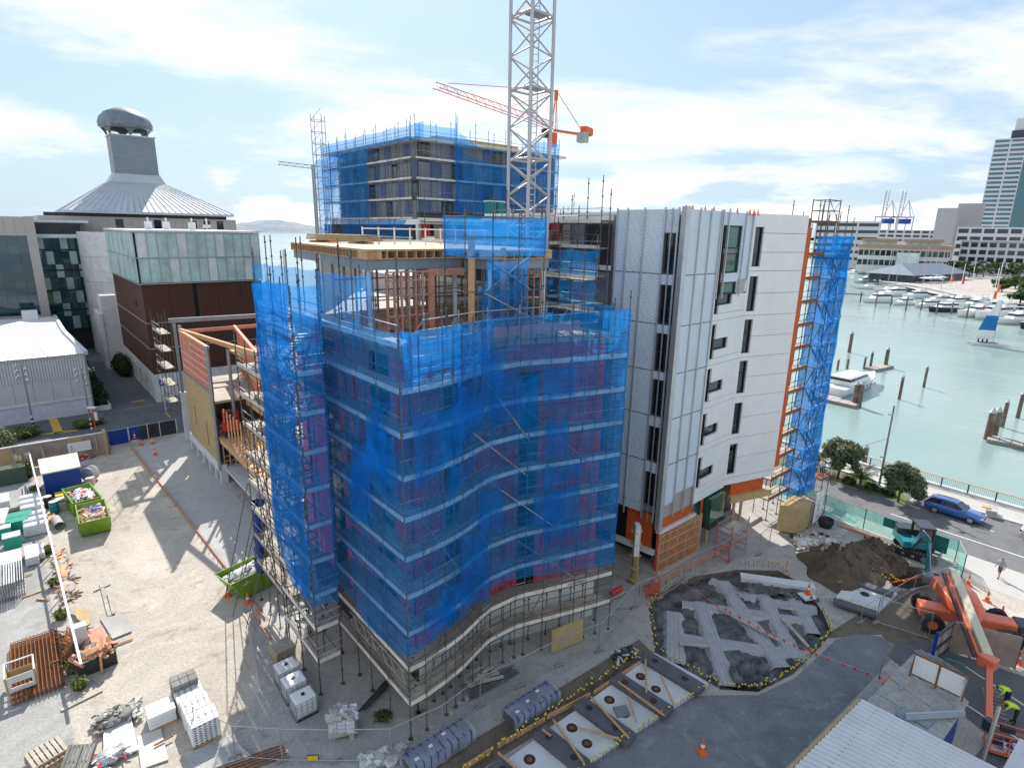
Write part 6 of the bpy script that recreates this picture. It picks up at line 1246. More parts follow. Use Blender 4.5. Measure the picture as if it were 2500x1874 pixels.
bags('nearest pallet of white cement bags with black print', S(6.9, -8.1), ANG_T, 8, (1.35, 1.15, 1.15)); bags('middle pallet of white cement bags behind the nearest', S(8.2, -8.15), ANG_T, 7, (1.3, 1.1, 1.05)); bags('third pallet of white bags under the block pallet', S(9.5, -8.2), ANG_T, 5, (1.3, 1.1, .85)); bags('lone wrapped white pallet left of the cement bags', S(9.4, -9.6), ANG_T, 4, (1.25, 1.1, .75), False)
r_ = thing('block_pallet', 'dark grey concrete blocks stacked on the rear cement pallet', 'blocks', S(10.2, -8.25, .3)); c = S(10.3, -8.25)
for k in range(4):
    for i in range(2):
        for j in range(3): b = MB(); b.box(c + VV.to_3d() * (-.42 + .42 * j) + UU.to_3d() * (-.25 + .5 * i) + V((0, 0, .5 + .25 * k)), (.4, .46, .22), ANG_T); b.build('block', 'concd', r_, .01)
b = MB(); b.box(c + V((0, 0, .2)), (1.3, 1.1, .36), ANG_T); b.build('pallet_base', 'pine', r_)
b = MB(); b.prism([G(253, 1765), G(318, 1745), G(340, 1835), G(255, 1868)], .12, .2); tag(b.build('concrete_board', 'concl'), 'pale concrete stained board at the bottom left', 'board'); heap('rubble_pile', 'grey rubble and grit spilled across the pale board', 'rubble', G(290, 1755), ANG_T, 2.2, 1.4, .35, 90, ['concd', 'conc', 'bark', 'concl'], 17, .2, (.22, .14, .08))
b = MB(); b.prism([G(335, 1800), G(393, 1780), G(412, 1856), G(345, 1880)], .06, .1); tag(b.build('plywood_sheet', 'dusty'), 'clean plywood sheet right of the pale board', 'plywood'); b = MB(); b.beam(G(378, 1826) + V((0, 0, .2)), G(424, 1802) + V((0, 0, .2)), .08, .06); tag(b.build('loose_plank', 'rust'), 'brown stick lying across the clean plywood', 'plank', 'loose timbers on the ground')
heap('mixed_frames', 'loose steel angles and white bags beside the bottom pallets', 'steel', G(262, 1860), .8, 1.6, 1.0, .5, 26, ['galv', 'white', 'red', 'galv'], 18, .1, (.8, .07, .05))
r_ = thing('rusty_bar_bundle', 'bundle of rusty reinforcing bars at the bottom of the frame', 'rebar', G(610, 1850))
for k in range(14): a, c = G(480, 1890), G(690, 1818); o_ = UU.to_3d() * (.07 * k); pipe(r_, 'bar', a + o_ + V((0, 0, .06 + .03 * (k % 3))), c + o_ + V((0, 0, .06 + .03 * (k % 3))), .018, 'rust')
b = MB(); b.prism([G(455, 1842), G(560, 1800), G(620, 1850), G(470, 1900)], .03, .1); tag(b.build('concrete_slab', 'lane'), 'small grey slab beside the cement bags', 'slab')
# ---- IBC tanks, block bag, plastic tub items in front of the scaffold
def ibc():
    r_ = thing('liquid_tank', 'x', 'tank', group='caged white liquid tanks'); b = MB(); b.box((0, 0, .66), (1.0, 1.15, 1.0)); b.build('bottle', 'white', r_, .09); b = MB(); b.lathe([(.1, 1.16), (.1, 1.22)], n=10); b.build('cap', 'black', r_); b = MB()
    b.box((0, 0, .07), (1.05, 1.2, .14)); b.build('pallet_base', 'dark', r_); b = MB()
    for z in (.2, .42, .64, .86, 1.1): b.path([(-.53, -.6, z), (.53, -.6, z), (.53, .6, z), (-.53, .6, z), (-.53, -.6, z)], .014, 4)
    for k in range(5):
        for s_ in (-1, 1): b.tube((-.5 + .25 * k, .6 * s_, .1), (-.5 + .25 * k, .6 * s_, 1.12), .014, 4); b.tube((.53 * s_, -.58 + .29 * k, .1), (.53 * s_, -.58 + .29 * k, 1.12), .014, 4)
    b.build('cage', 'galv', r_); return r_
IB = ibc()
for k, (x, y) in enumerate(((702, 1662), (720, 1697), (743, 1737))): place(IB, G(x, y), AS, 'caged white liquid tank, %s of the three' % ['rearmost', 'middle', 'nearest'][k], k == 0)
r_ = thing('rubble_bag_pallet', 'pallet of pale bags topped with broken concrete by the mesh fence', 'bags', G(835, 1790)); c = G(838, 1785)
b = MB(); b.box(c + V((0, 0, .3)), (1.5, 1.1, .12), .3); b.build('pallet_base', 'plank', r_)
for k in range(9): b = MB(); b.box(c + V((-.45 + .45 * (k % 3), -.1, .48 + .26 * (k // 3))), (.44, .8, .25), .25); b.build('bag', 'wrap', r_, .06)
for s_ in (-.5, .5): b = MB(); b.box(c + V((s_, -.2, .12)), (.25, .7, .24), .3); b.build('block', 'conc', r_)
heap('broken_concrete', 'broken concrete lumps on top of the pale bags', 'rubble', c + V((0, 0, 1.15)), .3, 1.4, .9, .35, 40, ['conc', 'concl', 'conc'], 21, 0, (.25, .2, .14)); heap('stone_heap', 'heap of grey stones at the foot of the mesh fence', 'rubble', G(935, 1855), .3, 2.2, .8, .4, 60, ['conc', 'concl'], 22, 0, (.3, .22, .16))
b = MB(); b.prism([G(875, 1745), G(940, 1670), G(958, 1675), G(895, 1740)], .25, .3); tag(b.build('rubber_mat', 'dark'), 'black strip of matting lying under the street corner', 'mat'); tuft('weed_clump', 'low weeds growing under the corner scaffold', G(935, 1755), 120, .4, .5, 'leaf', 91, 'weeds along the yard fence')
b = MB(); b.box(G(765, 1858) + V((0, 0, .25)), (.55, .04, .32), .1); b.box(G(765, 1858) + V((0, -.03, .25)), (.5, .02, .27), .1, 1); o = b.build('warning_sign', ['black', 'yellow']); tag(o, 'small yellow warning sign low on the mesh fence', 'sign')
# long edging strip along the lane slab and steel ladder laid on it
r_ = thing('formwork_edge', 'long timber form edging the lane slab with pegs', 'formwork', S(38, -4.0)); board(r_, 'form_board', S(56, -4.25, .1), S(14.5, -2.6, .1), .05, .22, 'pinkpine')
for k in range(40): f = k / 40; p = S(56, -4.42, .05).lerp(S(14.5, -2.78, .05), f); board(r_, 'peg', p, p + V((0, 0, .3)), .05, .05, 'pine', (1, 0, 0))

# ================================================================ FRONT WORKS
def mesh_fence(lb, bases, h=2.0, mat='galv'):
    r_ = thing('mesh_fence', lb, 'fence', bases[0])
    for a in bases: pipe(r_, 'post', a, a + V((0, 0, h)), .028, mat)
    for a, c in zip(bases, bases[1:]):
        for z in (.12, h - .03): pipe(r_, 'rail', a + V((0, 0, z)), c + V((0, 0, z)), .022, mat)
        b = MB(); b.quad(a + V((0, 0, .12)), c + V((0, 0, .12)), c + V((0, 0, h - .03)), a + V((0, 0, h - .03))); b.build('mesh_panel', 'mesh_wire', r_)
        m_ = (a + c) / 2; b = MB(); b.box(a + V((0, 0, .06)), (.6, .22, .12), .5); b.build('foot_block', 'concd', r_)
    return r_
mesh_fence('long galvanised mesh fence in front of the curved wing scaffold', [G(*p) for p in ((480, 1800), (575, 1850), (690, 1858), (820, 1860), (956, 1857), (1080, 1798), (1172, 1725), (1270, 1676), (1365, 1625), (1460, 1587))])
mesh_fence('mesh fence along the ground floor of the clad block', [G(*p) for p in ((1462, 1590), (1549, 1484), (1610, 1460), (1669, 1421), (1720, 1395), (1780, 1369), (1852, 1354), (1878, 1330))])
mesh_fence('two mesh panels standing behind the orange boom lift', [G(*p) for p in ((2100, 1520), (2150, 1490), (2230, 1440), (2330, 1415))], 1.3); mesh_fence('mesh panel leaning by the asphalt ramp near the boom lift', [G(*p) for p in ((2138, 1520), (2265, 1560))])
# precast beams on the strip footing
fo_ = thing('strip_footing', 'pale strip foundation with round sockets and dark precast beams', 'foundation', S(-6, 7))
FT = [S(-4.25, -2), S(-4.3, 14.9), S(-7.8, 15.3), S(-7.0, 7.5), S(-6.6, -2)]
b = MB(); b.prism(FT, 0, .3); b.build('slab', 'concl', fo_)
M('precast', (0.115, 0.11, 0.125), 0.7, 0, 0.2, 1.5, .15); M('socket', (0.05, 0.04, 0.035), .9, 0, .3, 4)
def near_s(t): return -6.6 - 1.2 * max(0, (t + 2)) / 17.3
for k, t0 in enumerate((14.0, 11.2, 8.2, 5.2, 2.2, -.8)):
    a, c = S(-4.15, t0, .42), S(near_s(t0) - .25, t0 + .25, .42); pb = MB(); pb.beam(a, c, .95, .3); o = pb.build('precast_beam', 'precast', fo_, .015)
    for f in (.2, .72): p = a.lerp(c, f); hb_ = MB(); hb_.lathe([(.2, .575), (.2, .58)], (p.x, p.y, 0), 16); hb_.build('round_hole', 'socket', o)
    if k < 5:
        for f, rr in ((.3, .3), (.75, .28)):
            p = S(-4.2 - 2.6 * f, t0 - 1.35 - .25 * f, .3); hb_ = MB(); hb_.lathe([(rr, .005), (rr, .012)], p, 18); hb_.lathe([(rr * .45, .012), (rr * .45, .02)], p, 12, 1); hb_.build('pile_socket', ['socket', 'rust'], fo_)
for k, (a, c) in enumerate((((1590, 1600), (1450, 1690)), ((1440, 1695), (1335, 1750)), ((1330, 1755), (1215, 1820)), ((1200, 1830), (1130, 1874)))): board(fo_, 'edge_form', G(*a, .3), G(*c, .3), .06, .3, 'pine')
for k, (a, c) in enumerate((((1509, 1663), (1622, 1745)), ((1576, 1608), (1578, 1690)), ((1614, 1650), (1645, 1718)), ((1535, 1700), (1553, 1762)), ((1443, 1700), (1535, 1800)), ((1350, 1755), (1425, 1860)), ((1412, 1775), (1512, 1802)), ((1325, 1780), (1345, 1795)), ((1215, 1835), (1260, 1874)))):
    b = MB(); b.beam(G(*a, .62), G(*c, .66), .11, .06); tag(b.build('formwork_timber', 'pine'), ['long timber across the far end of the footing', 'upright timber at the upper edge of the footing', 'short angled timber on the far footing bay', 'angled timber beside the metal plate', 'long timber over the middle beam', 'long timber over the near beam', 'timber lying on the near socket', 'short block on the upper form edge', 'timber at the bottom corner of the footing'][k], 'timber', 'timbers on the strip footing')
b = MB(); b.box(G(1518, 1735, .36), (.75, .7, .06), .2); tag(b.build('metal_cover', 'steel'), 'square metal cover lying on the footing', 'cover')
M('capyellow', (.85, .68, .03), .5, 0, .1, 4)
SBM = MB(); SBM.tube((0, 0, 0), (0, 0, .62), .012, 5); SBM.lathe([(.02, .58), (.045, .6), (.045, .66), (.02, .68)], (0, 0, 0), 7, 1)
sme = bpy.data.meshes.new('starter_bar'); sme.from_pydata(SBM.v, [], SBM.f); sme.materials.append(MT['rebar']); sme.materials.append(MT['capyellow']); sme.polygons.foreach_set('material_index', SBM.mi)
def starters(lb, pts, sp, z=0.0, seed=1, sc_=1.0):
    q = random.Random(seed); r_ = thing('starter_bars', lb, 'rebar', pts[0])
    for a, c in zip(pts, pts[1:]):
        n_ = max(1, int((c - a).length / sp))
        for k in range(n_):
            p = a.lerp(c, (k + q.uniform(.2, .8)) / n_); m_ = Matrix.Translation((p.x + q.uniform(-.06, .06), p.y + q.uniform(-.06, .06), z)) @ Matrix.Rotation(q.uniform(-.15, .15), 4, 'X') @ Matrix.Rotation(q.uniform(-.15, .15), 4, 'Y') @ Matrix.Diagonal((sc_, sc_, sc_ * q.uniform(.8, 1.1), 1)); _put('starter_bar', sme, r_, m_)
    return r_
starters('row of yellow capped bars on the near edge of the strip footing', [S(-7.9, 15.2), S(-7.2, 7.5), S(-6.75, 0)], .27, 0, 2); starters('row of yellow capped bars in the dirt above the strip footing', [S(-3.5, -2.5), S(-3.6, 8), S(-3.8, 14)], .24, 0, 3)
starters('arc of yellow capped bars round the near rim of the raft', [PIT[k] for k in (1, 2, 3, 4, 5, 6, 7, 8)], .19, -.15, 4); starters('yellow capped bars on the left rim of the raft', [PIT[1], PIT[0], PIT[13], PIT[12]], .3, -.1, 5); starters('double row of yellow capped bars beside the soil heap', [G(2045, 1440), G(2080, 1415), G(2120, 1392)], .2, 0, 6); starters('yellow capped bars at the excavator trench', [G(2150, 1425), G(2205, 1440)], .2, 0, 7, 1.4); starters('scattered yellow capped bars behind the raft', [G(1800, 1380), G(1900, 1385), G(1935, 1415)], .33, 0, 8); starters('yellow capped bars round the precast pit slab', [G(2000, 1470), G(2060, 1478), G(2140, 1505)], .24, 0, 9)
# raft: polythene floor, concrete ground beams with chalk lines
m, t, b_ = newmat('polythene'); p = pos(t); b_.inputs['Base Color'].default_value = (.035, .036, .04, 1); b_.inputs['Roughness'].default_value = .35
t.links.new(ramp(t, noise(t, p, 1.4, 6, .7), [(.35, (.03, .03, .034)), (.62, (.17, .17, .175))], 'LINEAR'), b_.inputs['Base Color'])
bn = N(t, 'ShaderNodeBump'); bn.inputs['Strength'].default_value = .9; bn.inputs['Distance'].default_value = .15; t.links.new(noise(t, p, 3.0, 5, .6, 1.5), bn.inputs['Height']); t.links.new(bn.outputs[0], b_.inputs['Normal'])
def inside(p_, poly):
    c = False
    for i in range(len(poly)):
        a, d = poly[i], poly[i - 1]
        if (a.y > p_[1]) != (d.y > p_[1]) and p_[0] < (d.x - a.x) * (p_[1] - a.y) / (d.y - a.y) + a.x: c = not c
    return c
def rough_sheet(name, poly, z, amp, step, mat, seed, par=None):
    q = random.Random(seed); x0, x1 = min(p_.x for p_ in poly), max(p_.x for p_ in poly); y0, y1 = min(p_.y for p_ in poly), max(p_.y for p_ in poly); nx, ny = int((x1 - x0) / step), int((y1 - y0) / step); b = MB(); vs = [(x0 + i * step, y0 + j * step, z + amp * (math.sin(i * .9 + j * .4 + seed) * .3 + math.sin(i * .37 - j * .8) * .4 + q.uniform(-.5, .5))) for j in range(ny + 1) for i in range(nx + 1)]
    fs_ = [(j * (nx + 1) + i, j * (nx + 1) + i + 1, (j + 1) * (nx + 1) + i + 1, (j + 1) * (nx + 1) + i) for j in range(ny) for i in range(nx) if inside((x0 + (i + .5) * step, y0 + (j + .5) * step), poly)]
    b.add(vs, fs_, 0, True); return b.build(name, mat, par)
rf = thing('raft_foundation', 'round excavation with crossing pale ground beams over black polythene', 'foundation', G(1800, 1530))
rough_sheet('polythene_sheet', PIT, -.36, .16, .22, 'polythene', 3, rf)
rough_sheet('polythene_fold', gpoly([(1780, 1620), (1850, 1600), (1900, 1650), (1850, 1680), (1790, 1672)]), -.1, .35, .2, 'polythene', 4, rf); rough_sheet('polythene_fold', gpoly([(1800, 1418), (1990, 1440), (2000, 1470), (1900, 1450), (1800, 1440)]), -.05, .3, .22, 'polythene', 5, rf)
ground_mat('blinding', (.40, .40, .41), (.47, .47, .48), (.30, .30, .31), .8, 12, .4)
M('chalkb', (.10, .20, .50), .8, 0, .2, 3); M('chalkr', (.55, .14, .2), .8, 0, .2, 3)
for k, (x0, y0, x1, y1, w_) in enumerate(((1645, 1487, 1648, 1612, .85), (1708, 1462, 1780, 1668, .8), (1762, 1412, 1912, 1622, .85), (1862, 1440, 1945, 1600, .8), (1922, 1420, 1988, 1540, .8), (1665, 1466, 1975, 1508, .7), (1652, 1546, 1985, 1592, .7), (1862, 1456, 1995, 1478, .6), (1735, 1408, 1850, 1452, .7))):
    a, c = G(x0, y0), G(x1, y1); a.z = c.z = -.16 - .006 * k; d = (c - a).normalized(); n_ = V((-d.y, d.x, 0)); b = MB(); q = random.Random(k); st_n = 14; vs = []
    for j in range(st_n + 1):
        p_ = a.lerp(c, j / st_n); e = q.uniform(.9, 1.15); vs += [p_ - n_ * w_ * .85 * e + V((0, 0, -.3)), p_ - n_ * w_ * .5 * e, p_ + n_ * w_ * .5 * e, p_ + n_ * w_ * .85 * e + V((0, 0, -.3))]
    b.add(vs, [(4 * j + i, 4 * j + i + 1, 4 * j + 5 + i, 4 * j + 4 + i)[::-1] for j in range(st_n) for i in range(3)]); o = b.build('ground_beam', 'blinding', rf)
    for s_, mt in ((-.28, 'chalkb'), (.0, 'chalkr'), (.28, 'chalkb')):
        lb_ = MB(); lb_.beam(a + n_ * s_ * w_ / .8 + V((0, 0, .006)), c + n_ * s_ * w_ / .8 + V((0, 0, .006)), .017, .006); lb_.build('chalk_line', mt, o)
b = MB(); b.beam(G(1808, 1408, .1), G(1988, 1434, .1), .8, .35); b.build('edge_beam', 'concl', rf)
for k, (x0, y0, x1, y1, lb) in enumerate(((1756, 1486, 1902, 1562, 'long timber lying across the raft'), (1910, 1508, 1974, 1578, 'timber on the right part of the raft'), (1658, 1570, 1730, 1576, 'short timber between the left ground beams'), (1905, 1482, 1945, 1487, 'short timber block in the raft'), (1740, 1395, 1790, 1375, 'pale boards on the grit behind the raft'), (1545, 1510, 1575, 1480, 'white plank beside the mesh fence by the raft'), (2160, 1285, 2135, 1275, 'orange duct piece by the green fence'))):
    b = MB(); b.beam(G(x0, y0, .0), G(x1, y1, .0), .22, .08); tag(b.build('loose_timber', 'plank'), lb, 'timber', 'loose timbers by the raft')
ps = thing('pit_slab', 'precast slab with a round manhole beside the soil heap', 'slab', G(2090, 1460)); b = MB(); b.prism(gpoly([(2035, 1470), (2070, 1425), (2190, 1455), (2140, 1503)]), 0, .25); b.build('slab', 'concl', ps)
for a, c in (((2035, 1465), (2140, 1500)), ((2085, 1418), (2180, 1452))): board(ps, 'edge_beam', G(*a, .35), G(*c, .35), .7, .2, 'precast')
b = MB(); b.lathe([(.32, .26), (.32, .27)], G(2110, 1457), 16); b.build('manhole', 'socket', ps); put_cone(G(1972, 1452) + V((0, 0, .12)), 'orange cone on a white pad at the rear of the raft'); b = MB(); b.box(G(1972, 1456) + V((0, 0, .06)), (1.1, .9, .1), .2); tag(b.build('white_pad', 'concl'), 'white pad under the cone at the raft', 'pad')
# bunting
bt = thing('red_bunting', 'string of small red flags looping across the raft to the ramp', 'bunting', G(1780, 1490)); fl_ = [(1625, 1440), (1650, 1410), (1668, 1422), (1688, 1435), (1708, 1448), (1728, 1460), (1750, 1473), (1771, 1484), (1783, 1492), (1805, 1504), (1828, 1515), (1851, 1528), (1873, 1540), (1890, 1548), (1914, 1559), (1939, 1571), (1964, 1581), (1978, 1587), (1993, 1594), (2020, 1604), (2059, 1619), (2087, 1628), (2118, 1640), (2147, 1650)]
M('flagred', (.85, .06, .06), .6, 0, .1, 3); pts_ = [G(x, y, .7) for x, y in fl_]
for a, c in zip(pts_, pts_[1:]): pipe(bt, 'string', a, c, .006, 'white')
for k, p_ in enumerate(pts_):
    d = (pts_[min(k + 1, len(pts_) - 1)] - pts_[max(k - 1, 0)]).normalized() * .12; b = MB(); b.add([p_ - d, p_ + d, p_ + V((.03, -.03, -.26)), p_ - d + V((0, .01, 0)), p_ + d + V((0, .01, 0)), p_ + V((.03, -.02, -.26))], [(0, 2, 1), (3, 4, 5), (0, 1, 4, 3), (1, 2, 5, 4), (2, 0, 3, 5)]); b.build('flag', 'flagred', bt)
for x, y in ((1560, 1450), (1625, 1440), (2147, 1650)): pipe(bt, 'stake', G(x, y), G(x, y) + V((0, 0, .8)), .02, 'rebar')
# wrapped bundles
def bundle(lb, s0, t0, L_, W_, H_, seed, straps=8):
    r_ = thing('wrapped_bundle', lb, 'bundle', S(s0, t0), group='plastic wrapped bundles on the dirt'); q = random.Random(seed)
    for i in range(4):
        for j in range(3): a = S(s0 - W_ / 2 + W_ * (i + .5) / 4, t0, .25 + H_ * (j + .5) / 3); board(r_, 'section', a, a + VV.to_3d() * L_, W_ / 4 - .03, H_ / 3 - .03, 'precast')
    for k in range(straps):
        tt_ = t0 + L_ * (k + .5) / straps; b = MB()
        for a, c in (((s0 - W_ / 2 - .02, .22), (s0 - W_ / 2 - .02, .24 + H_)), ((s0 - W_ / 2 - .02, .24 + H_), (s0 + W_ / 2 + .02, .24 + H_))): b.beam(S(a[0], tt_, a[1]), S(c[0], tt_, c[1]), .09, .04, 0, VV.to_3d())
        b.build('strap', 'bluepaint', r_)
    b = MB(); vs = []; nx, ny = 12, 9
    prof = [(-W_ / 2 - .06, .15), (-W_ / 2 - .07, .5 * H_), (-W_ / 2 - .05, H_ + .22), (-W_ / 4, H_ + .3), (0, H_ + .3), (W_ / 4, H_ + .3), (W_ / 2 + .05, H_ + .22), (W_ / 2 + .07, .5 * H_), (W_ / 2 + .06, .15)]
    for i in range(nx + 1):
        for s_, z_ in prof: vs.append(S(s0 + s_ + q.uniform(-.03, .03), t0 - .08 + (L_ + .16) * i / nx, z_ + q.uniform(-.03, .03)))
    b.add(vs, [(i * 9 + j, i * 9 + j + 1, (i + 1) * 9 + j + 1, (i + 1) * 9 + j) for i in range(nx) for j in range(8)], 0, True); b.build('plastic_wrap', 'clearwrap', r_)
    for k in range(3): b = MB(); b.box(S(s0 - .2 + .2 * k, t0 + .4 + k * .9, H_ + .33), (.22, .16, .01), ANG_T); b.build('label_sheet', 'white', r_)
bundle('plastic wrapped bundle of beams with blue straps beside the pavement', -2.65, 4.4, 3.2, 1.0, .62, 1); bundle('half open wrapped bundle with blue straps at the bottom edge', -1.75, -1.2, 3.6, 1.0, .62, 2, 9)
# ground under the scaffold: tube piles, blocks
r_ = thing('tube_pile', 'pile of spare scaffold tubes and boards under the curved front', 'tubes', S(.4, 5.0))
for k in range(22): q = random.Random(k); a = S(.2 + q.uniform(-.3, .5), 4.0 + q.uniform(-.3, .3), .1 + .06 * (k % 4)); pipe(r_, 'tube', a, a + VV.to_3d() * 3.2 + UU.to_3d() * q.uniform(-.2, .2), .028, 'scaf')
for k in range(5): a = S(.6 + .2 * k, 4.2, .45); board(r_, 'board', a, a + VV.to_3d() * 2.0 + UU.to_3d() * .8 * (k % 2), .22, .05, 'plank')
b = MB(); b.prism([S(-.1, 10.0), S(-.5, 12.4), S(-.35, 12.45), S(.05, 10.05)], .1, 1.7); tag(b.build('plywood_screen', 'ply'), 'upright plywood screen under the right end of the curved scaffold', 'plywood'); heap('dark_scrap', 'dark tangled scrap lying outside the mesh fence', 'scrap', G(1525, 1600), .4, 1.8, 1.0, .3, 60, ['dark', 'wrap', 'bark'], 31, 0, (.3, .1, .05))
r_ = thing('red_roll', 'red gas cylinder lying by the fence at the wing corner', 'cylinder', G(1503, 1462)); b = MB(); a, c = G(1490, 1462) + V((0, 0, .5)), G(1516, 1450) + V((0, 0, .5)); b.tube(a, c, .2, 12); b.build('body', 'red', r_); b = MB(); b.tube(c, c + (c - a).normalized() * .15, .08, 8); b.build('valve', 'steel', r_); pipe(r_, 'cradle', G(1480, 1475) + V((0, 0, .28)), G(1530, 1450) + V((0, 0, .28)), .05, 'galv')
rough_sheet('orange_netting', gpoly([(1568, 1440), (1590, 1425), (1618, 1440), (1610, 1462), (1580, 1470)]), .3, .5, .2, 'net_orange', 6); tag(bpy.data.objects['orange_netting'], 'crumpled heap of orange barrier netting by the fence', 'netting')
# pink timber handrail, mobile scaffold, ply hut
r_ = thing('timber_barrier', 'long low pink timber barrier before the clad block', 'barrier', G(1700, 1390)); pts_ = [G(*p) for p in ((1600, 1437), (1660, 1408), (1720, 1378), (1780, 1345), (1835, 1310))]
for a, c in zip(pts_, pts_[1:]):
    for z in (.45, .75): board(r_, 'rail', a + V((0, 0, z)), c + V((0, 0, z)), .05, .12, 'pinkframe')
    for f in (0, .5): p_ = a.lerp(c, f); board(r_, 'post', p_, p_ + V((0, 0, .8)), .1, .1, 'plank', (1, 0, 0))
ms_ = thing('mobile_tower', 'small red and silver mobile access tower before the clad block', 'scaffold', G(1775, 1370)); mq = [S(-.3, 28.2), S(-.3, 30.8), S(-1.6, 30.8), S(-1.6, 28.2)]
for p_ in mq: pipe(ms_, 'post', p_, p_ + V((0, 0, 3.4)), .035, 'red' if p_ is mq[0] or p_ is mq[3] else 'scaf_galv')
for i in range(4):
    a, c = mq[i], mq[(i + 1) % 4]
    for k in range(6): pipe(ms_, 'rung' if i % 2 else 'rail', a + V((0, 0, .3 + .55 * k)), c + V((0, 0, .3 + .55 * k)), .025, 'red' if i % 2 else 'scaf_galv')
pipe(ms_, 'brace', mq[0] + V((0, 0, .3)), mq[1] + V((0, 0, 2.4)), .025, 'scaf_galv'); pipe(ms_, 'brace', mq[3] + V((0, 0, 1.2)), mq[2] + V((0, 0, 3.3)), .025, 'scaf_galv'); board(ms_, 'deck', S(-.95, 28.3, 2.6), S(-.95, 30.7, 2.6), 1.1, .06, 'plank')
hu = thing('plywood_hut', 'plywood hut with a white lettered banner at the foot of the blue tower', 'hut', S(-2, 37.5))
b = MB(); b.prism([S(-1.5, 36.4), S(-3.0, 37.3), S(-3.0, 39.3), S(-1.3, 39.3)], .2, 2.7); b.build('wall', 'ply', hu); b = MB(); b.prism([S(-1.4, 39.35), S(-3.1, 39.35), S(-3.1, 40.8), S(-1.4, 40.8)], .1, 2.4); b.build('side_bin', 'plygrey', hu)
bf = Face(S(-3.2, 39.6), S(-3.2, 41.2)); bf.slab(hu, 'banner', 0, 1.6, .5, 3.4, .0, .04, 'white')
for k, (u0, u1, z0, z1) in enumerate(((.5, 1.1, .9, 1.0), (.5, .6, 1.0, 1.35), (1.0, 1.1, 1.0, 1.35), (.5, 1.1, 1.5, 1.58), (.5, 1.1, 1.75, 1.83), (.76, .84, 1.5, 1.83), (.5, 1.1, 2.0, 2.08), (.5, .58, 2.08, 2.35), (.76, .84, 2.08, 2.3), (.5, 1.1, 2.5, 2.58), (1.0, 1.1, 2.58, 2.9))): bf.slab(hu, 'banner_letter', u0, u1, z0, z1, .04, .05, 'greybeam')
b = MB(); b.beam(G(1935, 1325), G(1965, 1330), .05, 1.2); b.build('leaning_sheet', 'offwhite', hu); r_ = thing('black_tub', 'black rubber tub beside the plywood hut', 'tub', G(2015, 1285)); b = MB(); b.lathe([(.5, 0), (.65, .5), (.6, .8), (.55, .8), (.5, .45), (.1, .4)], G(2015, 1285), 14); b.build('tub', 'black', r_)
heap('pipe_scrap', 'white pipes, boards and bags dumped by the plywood hut', 'scrap', G(1985, 1325), .3, 4.0, 1.6, .5, 50, ['offwhite', 'plank', 'dark', 'pinkframe', 'conc'], 33, 0, (.9, .12, .08))
for k, (x0, y0, x1, y1, lb) in enumerate(((2048, 1285, 2138, 1315, 'long orange pipe lying along the green fence'), (2175, 1425, 2270, 1405, 'orange pipe lying before the boom lift'), (2155, 1672, 2178, 1652, 'short orange pipes beside the site office'), (1918, 1400, 1921, 1372, 'orange marker post behind the raft'))):
    b = MB(); a, c = G(x0, y0), G(x1, y1); 
    if k == 3: c = a + V((0, 0, 1.0))
    b.tube(a + V((0, 0, .12)), c + V((0, 0, .12)), .07 if k < 3 else .04, 8); tag(b.build('orange_pipe', 'orange'), lb, 'pipe', 'orange pipes')
# soil heap and digger
def mound(name, lb, c, rx, ry, h, rz, seed, mat):
    q = random.Random(seed); b = MB(); n_, m_ = 40, 16; vs = [V((c.x, c.y, h))]
    for j in range(1, m_ + 1):
        f = j / m_
        for k in range(n_):
            a = 2 * math.pi * k / n_; w_ = 1 + .12 * math.sin(3 * a + seed) + .07 * math.sin(7 * a) ; x, y = rx * f * w_ * math.cos(a), ry * f * w_ * math.sin(a)
            z = h * max(0, 1 - f ** 1.35) * (1 + .25 * math.sin(2 * a + 1)) + q.uniform(-.06, .06) * (1 if f < 1 else 0) + (.05 if f < 1 else -.03)
            vs.append(V((c.x + x * math.cos(rz) - y * math.sin(rz), c.y + x * math.sin(rz) + y * math.cos(rz), z)))
    fs_ = [(0, 1 + k, 1 + (k + 1) % n_) for k in range(n_)] + [(1 + j * n_ + k, 1 + (j + 1) * n_ + k, 1 + (j + 1) * n_ + (k + 1) % n_, 1 + j * n_ + (k + 1) % n_) for j in range(m_ - 1) for k in range(n_)]
    b.add(vs, fs_, 0, True)
    for k in range(90):
        p_ = vs[q.randrange(n_ * 2, len(vs))]; d_ = q.uniform(.06, .26); b.blob(p_ + V((q.uniform(-.2, .2), q.uniform(-.2, .2), .02)), (d_, d_ * 1.2, d_ * .8), 0, 5, .3, k)
    return tag(b.build(name, mat), lb, 'soil')
mound('soil_heap', 'big brown heap of dug soil left of the excavator', G(2065, 1385), 4.1, 3.1, 1.75, ANG_T - .2, 3, 'soilbrown'); mound('soil_heap', 'low ridge of loose soil at the digger trench', G(2165, 1385), 2.4, 1.2, .8, ANG_T, 5, 'soilbrown'); mound('soil_heap', 'low crumbly soil bank between heap and excavator', G(2140, 1355), 2.8, 2.0, 1.0, ANG_T + .3, 7, 'soilbrown')
M('digteal', (.02, .22, .27), .4, 0, .1, 2, coat=.3); M('digdark', (.05, .055, .075), .45, 0, .15, 2)
ex = thing('excavator', 'small teal and black tracked excavator digging beside the green fence', 'excavator', (0, 0, 0))
